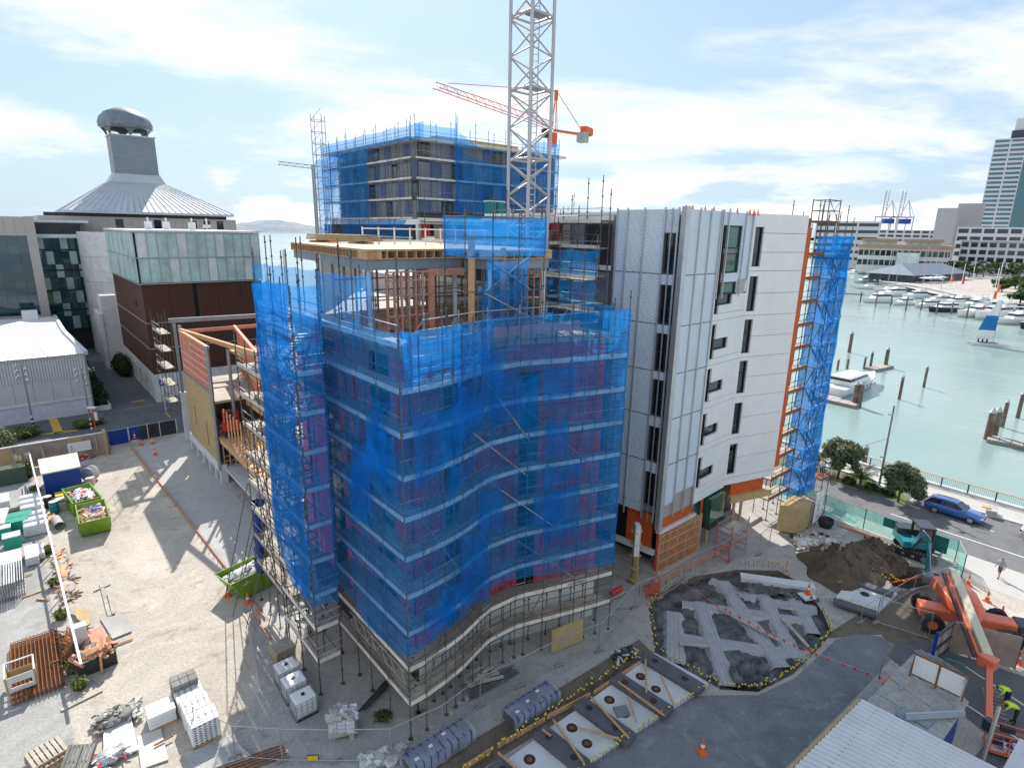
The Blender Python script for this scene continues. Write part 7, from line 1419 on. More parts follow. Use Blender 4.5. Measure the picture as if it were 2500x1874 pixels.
for s_ in (-1, 1):
    b = MB(); pr_ = [(-1.25, .3), (-1.1, .08), (1.1, .08), (1.25, .3), (1.1, .55), (-1.1, .55)]; vs = [V((x, s_ * .78 + y, z)) for y in (-.2, .2) for x, z in pr_]; b.add(vs, [tuple(range(5, -1, -1)), tuple(range(6, 12))] + [(i, (i + 1) % 6, 6 + (i + 1) % 6, 6 + i) for i in range(6)]); tk = b.build('track', 'rubber', ex)
    for k in range(12):
        b = MB(); b.box((-1.05 + k * .19, s_ * .78, .565), (.07, .42, .04)); b.build('track_pad', 'dirt', tk)
    for x in (-.95, .95, -.3, .3): b = MB(); b.tube((x, s_ * .99, .3), (x, s_ * 1.01, .3), .2 if abs(x) > .5 else .11, 12); b.build('roller', 'steel', tk)
b = MB(); b.box((0, 0, .45), (1.3, 1.2, .3)); b.lathe([(.5, .55), (.5, .75)], n=16); b.build('undercarriage', 'digdark', ex); b = MB(); b.box((-1.65, 0, .35), (.1, 1.9, .5)); b.box((-1.4, .5, .35), (.5, .1, .12)); b.box((-1.4, -.5, .35), (.5, .1, .12)); b.build('dozer_blade', 'steel', ex)
hs = bpy.data.objects.new('house', None); COL.objects.link(hs); hs.parent = ex; hs.rotation_euler = (0, 0, R(122))
def hp_(name, mb, mat, bv=0): o = mb.build(name, mat); o.parent = hs; (o.modifiers.new('bevel', 'BEVEL') if bv else None); return o
b = MB(); b.box((-.25, 0, .98), (1.9, 1.7, .46)); hp_('deck_body', b, 'digteal'); b = MB(); b.prism([(-1.25, -.8), (-.45, -.85), (-.45, .85), (-1.25, .8), (-1.45, .45), (-1.45, -.45)], .8, 1.65); hp_('counterweight', b, 'digdark', 1)
b = MB(); b.box((.25, .38, 1.75), (1.15, .85, 1.05)); hp_('cab_glazing', b, 'carglass')
for x in (-.35, .85):
    for y in (-.07, .83): b = MB(); b.box((x, y, 1.78), (.09, .09, 1.25)); hp_('cab_pillar', b, 'digdark')
b = MB(); b.box((.25, .38, 2.42), (1.35, 1.02, .12)); hp_('cab_roof', b, 'digdark'); b = MB(); b.box((.25, .38, 1.28), (1.25, .95, .12)); hp_('cab_sill', b, 'digteal')
BA, BB, BC, BD = V((.8, -.3, 1.1)), V((1.9, -.3, 2.5)), V((2.7, -.3, 2.35)), V((3.3, -.3, .5))
for nm, a, c, w_, h_ in (('boom', BA, BB, .24, .34), ('boom', BB - V((.05, 0, .05)), BC, .24, .32), ('dipper', BC, BD, .2, .26)): b = MB(); b.beam(a, c, w_, h_); hp_(nm, b, 'digteal')
b = MB(); b.tube(V((1.0, -.3, .9)), V((1.9, -.3, 2.2)), .06, 8); b.tube(V((1.7, -.3, 2.65)), V((2.75, -.3, 2.6)), .06, 8); b.tube(V((2.85, -.3, 2.2)), V((3.5, -.3, .8)), .05, 8); hp_('hydraulic_ram', b, 'steel')
b = MB(); vs = [V((3.2, y, .55)) for y in (-.65, .05)] + [V((3.6, y, .35)) for y in (-.65, .05)] + [V((3.65, y, -.15)) for y in (-.65, .05)] + [V((3.3, y, -.35)) for y in (-.65, .05)] + [V((2.95, y, -.2)) for y in (-.65, .05)]
b.add(vs, [(0, 1, 3, 2), (2, 3, 5, 4), (4, 5, 7, 6), (6, 7, 9, 8), (0, 2, 4, 6, 8), (9, 7, 5, 3, 1)]); hp_('bucket', b, 'steel')
ex.location = G(2222, 1350); ex.rotation_euler = (0, 0, ANG_T + R(95)); ex.scale = (1.18,) * 3
# green mesh fence
gf = thing('green_screen_fence', 'pale green screened fence along the road side footpath', 'fence', S(-8, 43.2)); gp_ = [S(2.5, 43.6), S(-2.7, 43.4), S(-6.2, 43.25), S(-9.8, 43.2), S(-13.1, 43.2), S(-14.1, 40.9)]
for k, (a, c) in enumerate(zip(gp_, gp_[1:])):
    net_sheet(gf, a, c, .08, .08, 1.95, 1.95, 6, 5, .06, 200 + k, 'net_green', 'screen_sheet', .03); pipe(gf, 'post', a, a + V((0, 0, 2.05)), .035, 'digdark'); pipe(gf, 'rail', a + V((0, 0, 2.0)), c + V((0, 0, 2.0)), .025, 'galv')
pipe(gf, 'post', gp_[-1], gp_[-1] + V((0, 0, 2.05)), .035, 'digdark'); ff_ = Face(S(-7.5, 43.1), S(-13.1, 43.05))
M('patch', (.02, .17, .15), .6, 0, .1, 2); ff_.slab(gf, 'dark_patch', .2, 1.7, 1.1, 1.9, .03, .06, 'patch'); ff_.slab(gf, 'dark_patch', 3.5, 5.0, .5, 1.9, .03, .06, 'patch')
# boom lift
M('jlgo', (.72, .16, .08), .42, 0, .08, 2, coat=.3); M('cream', (.62, .56, .40), .5, 0, .06, 2)
bl = thing('boom_lift', 'orange boom lift with a cream boom reaching down to its basket', 'boom lift', G(2330, 1530)); cen = V((31.0, 34.2, 0)); hx = V((.93, -.37, 0)); hy = V((.37, .93, 0))
b = MB(); b.beam(cen - hx * 2.9 + V((0, 0, .95)), cen + hx * 2.6 + V((0, 0, .95)), 1.1, .75); b.build('chassis', 'jlgo', bl, .1); b = MB(); b.beam(cen + hx * 2.5 + V((0, 0, 1.0)), cen + hx * 3.2 + V((0, 0, 1.0)), 1.3, .8); b.build('end_box', 'digdark', bl, .08)
for sx_ in (-2.3, 2.0):
    b = MB(); b.beam(cen + hx * sx_ - hy * 1.1 + V((0, 0, .7)), cen + hx * sx_ + hy * 1.1 + V((0, 0, .7)), .3, .3); b.build('axle', 'digdark', bl)
    for sy_ in (-1.25, 1.25):
        p_ = cen + hx * sx_ + hy * sy_ + V((0, 0, .62)); b = MB(); n_ = hy * (.22 if sy_ > 0 else -.22); b.tube(p_ - n_, p_ + n_, .62, 20); w_ = b.build('wheel', 'rubber', bl, .06); b = MB(); b.tube(p_ + n_ * .9, p_ + n_ * 1.06, .3, 14); b.build('rim', 'jlgo', w_)
        for k in range(14): a = 2 * math.pi * k / 14; q_ = p_ + (hx * math.cos(a) + V((0, 0, 1)) * math.sin(a)) * .62; tb_ = MB(); tb_.beam(q_ - n_, q_ + n_ , .12, .06, 0, hx * math.cos(a) + V((0, 0, math.sin(a)))); tb_.build('tread', 'rubber', w_)
ha = V((31.7, 37.6, 0)); hb2 = V((30.4, 33.1, 0)); hd2 = (hb2 - ha).normalized(); hn = V((-hd2.y, hd2.x, 0))
for s_ in (-1, 1):
    b = MB(); vs = []
    for f, w0, z1 in ((0, .5, 1.9), (.12, .85, 2.1), (.45, .95, 2.2), (.8, .8, 2.05), (.93, .5, 1.85), (1, .25, 1.6)):
        p_ = ha.lerp(hb2, f); vs += [p_ + hn * s_ * .22 + V((0, 0, 1.35)), p_ + hn * s_ * (.22 + w0) + V((0, 0, 1.4)), p_ + hn * s_ * (.2 + w0 * .9) + V((0, 0, z1 - .1)), p_ + hn * s_ * .22 + V((0, 0, z1))]
    b.add(vs, [(4 * j + i, 4 * j + (i + 1) % 4, 4 * j + 4 + (i + 1) % 4, 4 * j + 4 + i) for j in range(5) for i in range(4)] + [(3, 2, 1, 0), (20, 21, 22, 23)], 0, True); b.build('engine_hood', 'jlgo', bl, .08)
B0, B1, B2 = V((31.7, 37.0, 2.5)), V((27.6, 28.6, 2.3)), V((24.9, 24.85, 1.5))
b = MB(); b.beam(B0, B1, .5, .55); b.build('main_boom', 'cream', bl, .03); b = MB(); b.beam(B0 + hn * .0 - V((.35, -.17, .1)), B1 - V((.35, -.17, .1)), .16, .3); b.build('cable_track', 'jlgo', bl); b = MB(); b.beam(B0 - V((.55, -.27, .15)), B1 - V((.55, -.27, .15)), .1, .12); b.build('hose_tray', 'dark', bl)
b = MB(); b.box(B1 + V((-.1, -.2, -.1)), (.7, .8, .7), .5); b.build('knuckle', 'jlgo', bl, .06); b = MB(); b.beam(B1 - V((.1, .3, .2)), B2, .3, .34); b.build('jib', 'jlgo', bl, .03); b = MB(); b.box(B2 + V((-.05, -.1, -.1)), (.4, .4, .6), .3); b.build('rotator', 'digdark', bl)
bc_ = V((25.95, 24.25, .25)); ba_ = R(-25); bm_ = Matrix.Rotation(ba_, 3, 'Z')
b = MB(); b.box(bc_, (2.3, .95, .14), ba_); b.build('basket_floor', 'jlgo', bl); b = MB(); b.box(bc_ + V((0, 0, .08)), (2.1, .8, .04), ba_); b.build('floor_mat', 'concl', bl)
cs_ = [bc_ + bm_ @ V((x, y, 0)) for x, y in ((-1.1, -.45), (1.1, -.45), (1.1, .45), (-1.1, .45))]
for i in range(4):
    a, c = cs_[i], cs_[(i + 1) % 4]
    for f in ((0, .33, .66) if i % 2 == 0 else (0, .5)): p_ = a.lerp(c, f); pipe(bl, 'basket_post', p_, p_ + V((0, 0, 1.1)), .03, 'jlgo')
    for z in (.4, .75, 1.1): pipe(bl, 'basket_rail', a + V((0, 0, z)), c + V((0, 0, z)), .03, 'jlgo')
b = MB(); b.box(bc_ + bm_ @ V((-.3, .35, .95)), (.6, .25, .3), ba_); b.build('control_box', 'dark', bl); heap('basket_tools', 'tools and boxes lying in the boom lift basket', 'tools', bc_ + V((0, 0, .1)), ba_, 1.7, .6, .3, 16, ['bluepaint', 'yellow', 'dark', 'white'], 41, 0, (.4, .2, .15))
# yard gates, site office, canopy roofs
hg_ = thing('dark_hoarding_gate', 'dark plywood hoarding with an open gate leaf below the boom lift', 'hoarding', S(-17, 30)); f_ = Face(S(-15.9, 29.9), S(-19.0, 31.25))
for k in range(3): f_.slab(hg_, 'plywood_sheet', k * 1.13, k * 1.13 + 1.12, .1, 2.3, -.04, 0, 'plygrey')
for k in range(4): f_.slab(hg_, 'post', max(0, k * 1.13 - .05), k * 1.13 + .05, 0, 2.45, -.15, -.04, 'digdark')
f_ = Face(S(-15.6, 27.5), S(-15.9, 29.8))
for k in range(4): f_.slab(hg_, 'gate_board', k * .56, k * .56 + .5, .15, 2.3, -.04, 0, 'plygrey' if k % 2 else 'plank')
for z in (.3, 1.2, 2.2): f_.slab(hg_, 'gate_rail', 0, 2.25, z, z + .14, 0, .1, 'digdark')
f_.slab(hg_, 'gate_stile', -.12, 0, 0, 2.5, -.08, .08, 'bluepaint'); f_ = Face(S(-20.2, 30.6), S(-22, 32.5)); f_.slab(hg_, 'plywood_sheet', 0, 2.4, .1, 2.4, -.04, 0, 'plygrey')
so2 = thing('site_office', 'blue site office cabin with planked pale roof and a double white signboard', 'cabin', S(-16.5, 21)); RO = [S(-15.3, 24.0), S(-18.3, 22.0), S(-18.1, 17.4), S(-14.9, 17.2)]
b = MB(); b.prism([S(-15.5, 23.6), S(-18.1, 21.8), S(-17.9, 17.6), S(-15.1, 17.5)], .1, 2.5); b.build('wall', 'bluepaint', so2)
for k in range(4): b = MB(); b.prism([RO[0].lerp(RO[3], k / 4), RO[1].lerp(RO[2], k / 4), RO[1].lerp(RO[2], (k + 1) / 4 - .008), RO[0].lerp(RO[3], (k + 1) / 4 - .008)], 2.5, 2.62); b.build('roof_panel', 'oldconc', so2)
f_ = Face(S(-15.75, 21.7), S(-18.1, 21.75))
for u_ in (0, 1.15, 2.3): f_.slab(so2, 'sign_post', u_ - .04, u_ + .04, 2.62, 4.1, -.05, .05, 'rust')
for u0 in (.06, 1.21): f_.slab(so2, 'sign_panel', u0, u0 + 1.05, 2.85, 4.0, -.02, .02, 'white')
for z in (2.78, 4.02): f_.slab(so2, 'sign_rail', 0, 2.3, z, z + .07, -.04, .04, 'rust')
for u_ in (0, 2.3): board(so2, 'sign_stay', f_.P(u_, 4.0), f_.P(u_, 2.65, 1.6), .07, .07, 'steel')
r_ = thing('roof_steel', 'steel beams and grey plates lying on the site office roof', 'steel', G(2280, 1750, 2.7))
for k in range(3): board(r_, 'steel_beam', G(2210, 1755 - k * 6, 2.75 + .05 * k), G(2355, 1745 - k * 5, 2.78 + .05 * k), .12, .1, 'galv')
for x, y in ((2215, 1745), (2255, 1755)): b = MB(); b.box(G(x, y, 2.68), (.9, .7, .04), .6); b.build('plate', 'greybeam', r_)
def corr_roof(par, A, B, C_, D_, n, mat, amp=.075):
    "corrugated sheet: A-B across the ribs, A-D along them"
    b = MB(); vs = []
    for k in range(2 * n + 1):
        f = k / (2 * n); z = amp if k % 2 else -amp; p0, p1 = A.lerp(B, f), D_.lerp(C_, f); vs += [p0 + V((0, 0, z)), p1 + V((0, 0, z))]
    b.add(vs, [(2 * k, 2 * k + 2, 2 * k + 3, 2 * k + 1) for k in range(2 * n)], 0, False); return b.build('corrugated_sheet', mat, par)
cr_ = thing('canopy_roof', 'large corrugated clear canopy roof at the bottom right', 'roof', G(2120, 1860)); M('clearsheet', (.60, .61, .66), .3, 0, .08, .8, spec=.6)
A_, B_, C2, D2 = G(2106, 1704, 2.8), G(1900, 1910, 2.8), G(2500, 2200, 2.8), G(2470, 1890, 2.8)
for k in range(4):
    f0, f1 = k / 4, (k + 1) / 4; D0 = A_.lerp(D2, f0); D1 = A_.lerp(D2, f1); E0, E1 = B_.lerp(C2, f0), B_.lerp(C2, f1); corr_roof(cr_, D0, E0, E1 + V((0, 0, .01)), D1 + V((0, 0, .01)), 24, 'clearsheet')
    board(cr_, 'purlin', D0.lerp(D1, .5) - V((0, 0, .1)), E0.lerp(E1, .5) - V((0, 0, .1)), .1, .12, 'pine')
board(cr_, 'fascia', A_ - V((.15, 0, .12)), B_ - V((.15, 0, .12)), .12, .25, 'ply')
for p_ in (A_, A_.lerp(D2, .5), D2, A_.lerp(B_, .5)): board(cr_, 'post', V((p_.x, p_.y, 0)), V((p_.x, p_.y, 2.7)), .12, .12, 'pine', (1, 0, 0))
cr2 = thing('canopy_roof', 'corner of a second clear canopy roof beside the basket', 'roof', G(2490, 1850)); corr_roof(cr2, G(2490, 1800, 2.6), G(2440, 1890, 2.6), G(2700, 2050, 2.6), G(2700, 1900, 2.6), 12, 'clearsheet'); board(cr2, 'post', G(2500, 1840), G(2500, 1840) + V((0, 0, 2.55)), .1, .1, 'galv', (1, 0, 0))
r_ = thing('steel_rack', 'green framed rack of steel lengths behind the signboard', 'rack', G(2320, 1655))
for k in range(10): a = G(2290 + k * 7, 1640 + k * 3) + V((0, 0, .4 + .1 * (k % 3))); pipe(r_, 'length', a, a + UU.to_3d() * -1.4 + V((0, 0, .3)), .035, 'galv')
for p_ in ((2300, 1650), (2340, 1665)): pipe(r_, 'upright', G(*p_), G(*p_) + V((0, 0, 1.3)), .03, 'greencrate')
pipe(r_, 'top_bar', G(2300, 1650) + V((0, 0, 1.3)), G(2340, 1665) + V((0, 0, 1.3)), .03, 'greencrate')
b = MB(); b.beam(S(-16.2, 26.0, .02), S(-23, 24, .02), .1, .008); b.beam(S(-17, 29.2, .02), S(-24, 26.5, .02), .1, .008); struct('bay_marking', b, 'linewhite')
r_ = thing('timber_post', 'weathered timber post leaning at the canopy edge', 'post', G(2390, 1880)); board(r_, 'post', G(2385, 1900), G(2405, 1850) + V((0, 0, 3.2)), .14, .1, 'plank', (1, 0, 0))
for x, y, lb in ((2409, 1467, 'orange cone behind the lift, furthest from the camera'), (2444, 1504, 'orange cone right of the boom lift, middle of the three'), (2483, 1543, 'orange cone at the right edge near the dark hoarding'), (2363, 1427, 'leaning orange cone at the end of the green fence'), (2003, 1258, 'orange cone behind the left end of the green fence'), (1714, 1835, 'single orange cone standing on the dark ramp'), (2485, 1618, 'orange cone behind the hoarding at the right edge')): put_cone(G(x, y), lb)
# mesh trolley beside the workers
r_ = thing('mesh_trolley', 'grey mesh trolley the two workers bend over', 'trolley', G(2455, 1720)); b = MB(); c = V((27.2, 27.1, .55)); b.box(c, (.9, 2.2, .05), -.55); b.build('deck', 'mesh_wire', r_)
for k in range(7): a = c + Matrix.Rotation(-.55, 3, 'Z') @ V((-.45, -1.05 + .35 * k, .03)); pipe(r_, 'bar', a, a + Matrix.Rotation(-.55, 3, 'Z') @ V((.9, 0, 0)), .015, 'galv')
for x, y in ((-.4, -1), (.4, -1), (.4, 1), (-.4, 1)): p_ = c + Matrix.Rotation(-.55, 3, 'Z') @ V((x, y, 0)); pipe(r_, 'leg', V((p_.x, p_.y, 0)), p_, .02, 'galv')
# ---------------------------------------------------------------- people
for nm, cc in (('skin', (.50, .28, .19)), ('hair', (.20, .10, .05)), ('hivis', (.55, .80, .04)), ('navy', (.03, .035, .06)), ('khaki', (.10, .10, .085)), ('tshirt', (.36, .36, .40)), ('shoe', (.03, .03, .03)), ('whiteshirt', (.75, .75, .75))): M(nm, cc, .8, 0, .12, 8)
def person(lb, loc, rz, pose, top, bottom, hat='hair', sleeves=True, shorts=False):
    "one skinned body; faces take the cloth or skin of the bone they lie on"
    J = dict(pelvis=(0, 0, .95), belly=(0, 0, 1.1), chest=(0, .01, 1.34), neck=(0, 0, 1.5), jaw=(.02, 0, 1.57), head=(.02, 0, 1.66), crown=(0, 0, 1.74))
    for s_, n_ in ((1, 'l'), (-1, 'r')): J.update({'sh' + n_: (0, s_ * .19, 1.43), 'el' + n_: (0, s_ * .25, 1.15), 'wr' + n_: (.05, s_ * .26, .92), 'pa' + n_: (.07, s_ * .26, .84), 'hip' + n_: (0, s_ * .1, .92), 'kn' + n_: (0, s_ * .11, .5), 'an' + n_: (0, s_ * .11, .09), 'toe' + n_: (.16, s_ * .13, .04)})
    J.update(pose); RD = dict(pelvis=.135, belly=.13, chest=.15, neck=.058, jaw=.075, head=.095, crown=.06)
    for n_ in 'lr': RD.update({'sh' + n_: .07, 'el' + n_: .047, 'wr' + n_: .033, 'pa' + n_: .036, 'hip' + n_: .095, 'kn' + n_: .062, 'an' + n_: .045, 'toe' + n_: .042})
    E_ = [('pelvis', 'belly'), ('belly', 'chest'), ('chest', 'neck'), ('neck', 'jaw'), ('jaw', 'head'), ('head', 'crown')]
    for n_ in 'lr': E_ += [('chest', 'sh' + n_), ('sh' + n_, 'el' + n_), ('el' + n_, 'wr' + n_), ('wr' + n_, 'pa' + n_), ('pelvis', 'hip' + n_), ('hip' + n_, 'kn' + n_), ('kn' + n_, 'an' + n_), ('an' + n_, 'toe' + n_)]
    for n_ in 'lr':
        w_, p_ = V(J['wr' + n_]), V(J['pa' + n_]); d = (p_ - w_).normalized(); s_ = frame(d) @ V((0, 1, 0))
        for k, (o_, l_) in enumerate(((-.03, .07), (-.01, .085), (.01, .08), (.03, .065))): J['f%d%s' % (k, n_)] = tuple(p_ + s_ * o_ + d * l_); RD['f%d%s' % (k, n_)] = .009; E_.append(('pa' + n_, 'f%d%s' % (k, n_)))
        J['th' + n_] = tuple(p_ - d * .02 - s_ * .06); RD['th' + n_] = .011; E_.append(('pa' + n_, 'th' + n_))
    nm = list(J); me = bpy.data.meshes.new('person'); me.from_pydata([J[n_] for n_ in nm], [(nm.index(a), nm.index(c)) for a, c in E_], [])
    o = bpy.data.objects.new('person_rig', me); COL.objects.link(o); md = o.modifiers.new('skin', 'SKIN'); md.use_smooth_shade = True
    for i, n_ in enumerate(nm): sv = me.skin_vertices[0].data[i]; sv.radius = (RD[n_], RD[n_]); sv.use_root = n_ == 'pelvis'
    ss = o.modifiers.new('sub', 'SUBSURF'); ss.levels = ss.render_levels = 1; bpy.context.view_layer.update(); dg = bpy.context.evaluated_depsgraph_get(); m2 = bpy.data.meshes.new_from_object(o.evaluated_get(dg)); bpy.data.objects.remove(o)
    mats = [top, bottom, 'skin', hat, 'shoe']; m2.materials.clear(); [m2.materials.append(MT[x]) for x in mats]
    def zone(e):
        a, c = e
        if a in ('neck',): return 2
        if a == 'jaw': return 2
        if a == 'head': return 3
        if a[:2] in ('pa', 'wr') or c[:1] == 'f': return 2
        if a[:2] == 'el': return 2
        if a[:2] == 'sh': return 0
        if a[:3] == 'hip': return 1
        if a == 'pelvis' and c[:3] == 'hip': return 1
        if a[:2] == 'kn': return 2 if shorts else 1
        if a[:2] == 'an': return 4
        return 0
    seg = [(V(J[a]), V(J[c]), zone((a, c))) for a, c in E_]
    for pl in m2.polygons:
        c = pl.center; best = 9
        for a, d, z_ in seg:
            ab = d - a; f = max(0, min(1, (c - a).dot(ab) / max(1e-6, ab.length_squared))); ds = (a + ab * f - c).length
            if ds < best: best = ds; pl.material_index = z_
        pl.use_smooth = True
    po = bpy.data.objects.new('person', m2); COL.objects.link(po); po.location = loc; po.rotation_euler = (0, 0, rz); return tag(po, lb, 'person')
person('person in grey t-shirt and dark shorts walking on the sunlit footpath', G(2437, 1410), R(-165), dict(hipl=(.0, .1, .92), knl=(.14, .1, .52), anl=(.12, .1, .1), toel=(.28, .1, .05), knr=(-.05, -.1, .5), anr=(-.25, -.1, .14), toer=(-.12, -.1, .05), ell=(-.08, .25, 1.16), wrl=(.02, .27, .94), pal=(.06, .27, .87), elr=(.06, -.25, 1.16), wrr=(.2, -.25, .98), par=(.26, -.25, .93)), 'tshirt', 'khaki', shorts=True)
BEND = dict(belly=(.1, 0, 1.06), chest=(.38, 0, 1.17), neck=(.55, 0, 1.2), jaw=(.62, 0, 1.17), head=(.68, 0, 1.18), crown=(.76, 0, 1.19), shl=(.44, .19, 1.16), shr=(.44, -.19, 1.16), ell=(.6, .22, .92), elr=(.6, -.22, .92), wrl=(.75, .18, .72), wrr=(.75, -.18, .72), pal=(.8, .17, .66), par=(.8, -.17, .66), knl=(.06, .12, .5), knr=(-.02, -.12, .5))
person('worker in yellow hi-vis vest bending over the mesh trolley, further from the basket', V((28.35, 27.6, 0)), R(178), BEND, 'hivis', 'navy', 'navy'); person('worker in yellow hi-vis vest bending beside the orange lift basket', V((27.75, 26.3, 0)), R(160), BEND, 'hivis', 'navy', 'hair')
person('person in white shirt standing on the scaffold landing by the road', S(-.9, 46.2, 2.6), R(200), {}, 'whiteshirt', 'navy')
r_ = thing('road_scaffold', 'small open scaffold landing on the road side of the blue tower', 'scaffold', S(-.8, 46)); mq = [S(-1.4, 45.5), S(-1.4, 47.0), S(-.2, 47.0), S(-.2, 45.5)]
for p_ in mq: standard(r_, p_, .05, 4.6)
for i in range(4):
    for z in (1.2, 2.4, 3.1, 3.7): pipe(r_, 'rail', mq[i] + V((0, 0, z)), mq[(i + 1) % 4] + V((0, 0, z)), .03, 'scaf_galv')
board(r_, 'deck', S(-.8, 45.5, 2.55), S(-.8, 47.0, 2.55), 1.1, .06, 'rust')

# ================================================================ ROAD SIDE
M('carblue', (.05, .15, .42), .3, .35, .05, 2, coat=.8); M('carwhite', (.62, .63, .64), .3, .1, .04, 2, coat=.6); M('lampred', (.5, .02, .02), .3, 0, 0); M('lampclear', (.7, .72, .75), .15, .3, 0)
def car(lb, paint, loc, rz):
    r_ = thing('parked_car' if paint == 'carwhite' else 'station_wagon', lb, 'car', (0, 0, 0)); b = MB(); vs = []
    stn = [(-2.34, .66, .36, .58, .50), (-2.24, .80, .24, .70, .6), (-1.85, .88, .2, .80, .7), (-1.0, .9, .19, .92, .8), (-.6, .9, .19, .96, .84), (.6, .9, .19, .98, .86), (1.7, .9, .19, .99, .86), (2.15, .87, .24, .98, .84), (2.32, .78, .36, .9, .7)]
    for x, w_, zb, zt, zs in stn: vs += [V((x, -w_ * .86, zb)), V((x, -w_, zb + .16)), V((x, -w_, zs)), V((x, -w_ * .9, zt)), V((x, w_ * .9, zt)), V((x, w_, zs)), V((x, w_, zb + .16)), V((x, w_ * .86, zb))]
    b.add(vs, [(8 * j + i, 8 * j + 8 + i, 8 * j + 8 + (i + 1) % 8, 8 * j + (i + 1) % 8) for j in range(8) for i in range(8)] + [tuple(range(8)), tuple(range(71, 63, -1))], 0, True); bd = b.build('body', paint, r_)
    lo = [(-.95, .8), (-.3, .8), (.75, .8), (1.75, .8), (2.2, .72)]; hi = [(-.22, .6, 1.43), (-.1, .62, 1.45), (.75, .64, 1.49), (1.72, .61, 1.43), (1.9, .56, 1.38)]
    b = MB(); vs = []
    for (x, w_), (x2, w2, z2) in zip(lo, hi): vs += [V((x, -w_, .95)), V((x2, -w2, z2 - .04)), V((x2, w2, z2 - .04)), V((x, w_, .95))]
    b.add(vs, [(4 * j + i, 4 * j + 4 + i, 4 * j + 5 + i, 4 * j + 1 + i) for j in range(4) for i in range(3)] + [(0, 1, 2, 3), (19, 18, 17, 16)]); b.build('glasshouse', 'carglass', r_)
    b = MB(); vs = []
    for x2, w2, z2 in hi: vs += [V((x2, -w2 - .01, z2 - .05)), V((x2, -w2 * .8, z2)), V((x2, w2 * .8, z2)), V((x2, w2 + .01, z2 - .05))]
    b.add(vs, [(4 * j + i, 4 * j + 4 + i, 4 * j + 5 + i, 4 * j + 1 + i)[::-1] for j in range(4) for i in range(3)], 0, True); b.build('roof', paint, r_)
    for s_ in (-1, 1):
        for (x, w_), (x2, w2, z2) in list(zip(lo, hi)): b = MB(); b.beam(V((x, s_ * (w_ + .012), .94)), V((x2, s_ * (w2 + .012), z2 - .05)), .05, .07); b.build('pillar', paint if x in (-.95, 2.2) else 'black', r_)
        b = MB(); b.tube(V((-.1, s_ * .56, 1.5)), V((1.7, s_ * .54, 1.48)), .02, 5); b.build('roof_rail', 'black', r_); b = MB(); b.box((-.75, s_ * .98, 1.0), (.14, .2, .13)); b.build('mirror', paint, r_)
        b = MB(); b.box((-2.15, s_ * .62, .64), (.26, .36, .13), s_ * .35); b.build('headlight', 'lampclear', r_); b = MB(); b.box((2.24, s_ * .7, .84), (.16, .26, .16), -s_ * .3); b.build('tail_light', 'lampred', r_)
        for x in (-.25, .78): b = MB(); b.box((x + .5, s_ * .905, .78), (.16, .03, .03)); b.build('door_handle', paint, r_)
        for x in (-1.42, 1.38): b = MB(); b.tube((x, s_ * .68, .32), (x, s_ * .915, .32), .325, 20); w_ = b.build('wheel', 'rubber', r_); b = MB(); b.tube((x, s_ * .9, .32), (x, s_ * .925, .32), .22, 10); b.build('rim', 'galv', w_)
    b = MB(); b.box((-2.3, 0, .52), (.08, .8, .14)); b.build('grille', 'black', r_); b = MB(); b.box((-2.34, 0, .42), (.03, .45, .1)); b.box((2.34, 0, .62), (.03, .45, .1)); b.build('number_plate', 'white', r_)
    r_.location = loc; r_.rotation_euler = (0, 0, rz); return r_
AU = math.atan2(UU.y, UU.x)
car('blue station wagon parked on the road by the promenade', 'carblue', S(-10.65, 53.2, .006), AU + math.pi); car('white station wagon cut by the right edge of the picture', 'carwhite', S(-17.9, 53.2, .006), AU + math.pi)
def broadtree(lb, base, h, cr, n, mat, seed, size=.26, clumps=9, name='tree', trunk=.13, group=None):
    q = random.Random(seed); r_ = thing(name, lb, 'tree', base, group=group); b = MB(); el = []; top = V(base) + V((0, 0, h * .45))
    b.tube(base, top, trunk, 7, 0, trunk * .7)
    for k in range(clumps):
        a = 2.4 * k + q.uniform(-.4, .4); rr = cr * q.uniform(.15, .85); c = V(base) + V((math.cos(a) * rr, math.sin(a) * rr, h * q.uniform(.3, .84))); rs_ = q.uniform(.2, .42); el.append((c, (cr * rs_, cr * rs_, h * rs_ * .42))); b.tube(top - V((0, 0, h * .1)), c, trunk * .5, 5, 0, .03)
    b.build('trunk', 'bark', r_); b = MB(); leaves(b, el, n, size, q); b.build('crown', mat, r_); return r_
broadtree('bushy grey green tree by the road nearest the blue tower', G(2045, 1168), 4.7, 2.2, 5200, 'leafgrey', 1, .2, 30); broadtree('second bushy grey green tree at the end of the planting bed', G(2192, 1225), 4.6, 1.9, 5200, 'leafgrey', 2, .2, 30)
def palm(lb, base, h, seed, n=22, L_=2.3):
    q = random.Random(seed); base = V(base); r_ = thing('palm', lb, 'palm', base); b = MB(); b.tube(base, base + V((0, 0, h)), .14, 8, 0, .09); b.build('trunk', 'bark', r_)
    for k in range(n):
        a = 2.4 * k; up = .25 + .75 * (k / n); d = V((math.cos(a), math.sin(a), 0)); s_ = V((-d.y, d.x, 0)); b = MB(); pts_ = []
        for j in range(7): f = j / 6; pts_.append(base + V((0, 0, h)) + d * L_ * f * (1 - .45 * up) + V((0, 0, L_ * (up * 1.1 * f - .75 * f * f * (1.15 - up * .6)))))
        for j in range(6):
            for i in range(2):
                p = pts_[j].lerp(pts_[j + 1], .5 * i); t_ = (pts_[j + 1] - pts_[j]).normalized(); l_ = .55 * (1 - .6 * abs(j / 6 - .3))
                for sg in (-1, 1): e = p + s_ * sg * l_ + t_ * .25 - V((0, 0, .16)); b.add([p, p + t_ * .11, e], [(0, 1, 2)])
        b.path(pts_, .018, 4); b.build('frond', 'palmleaf', r_)
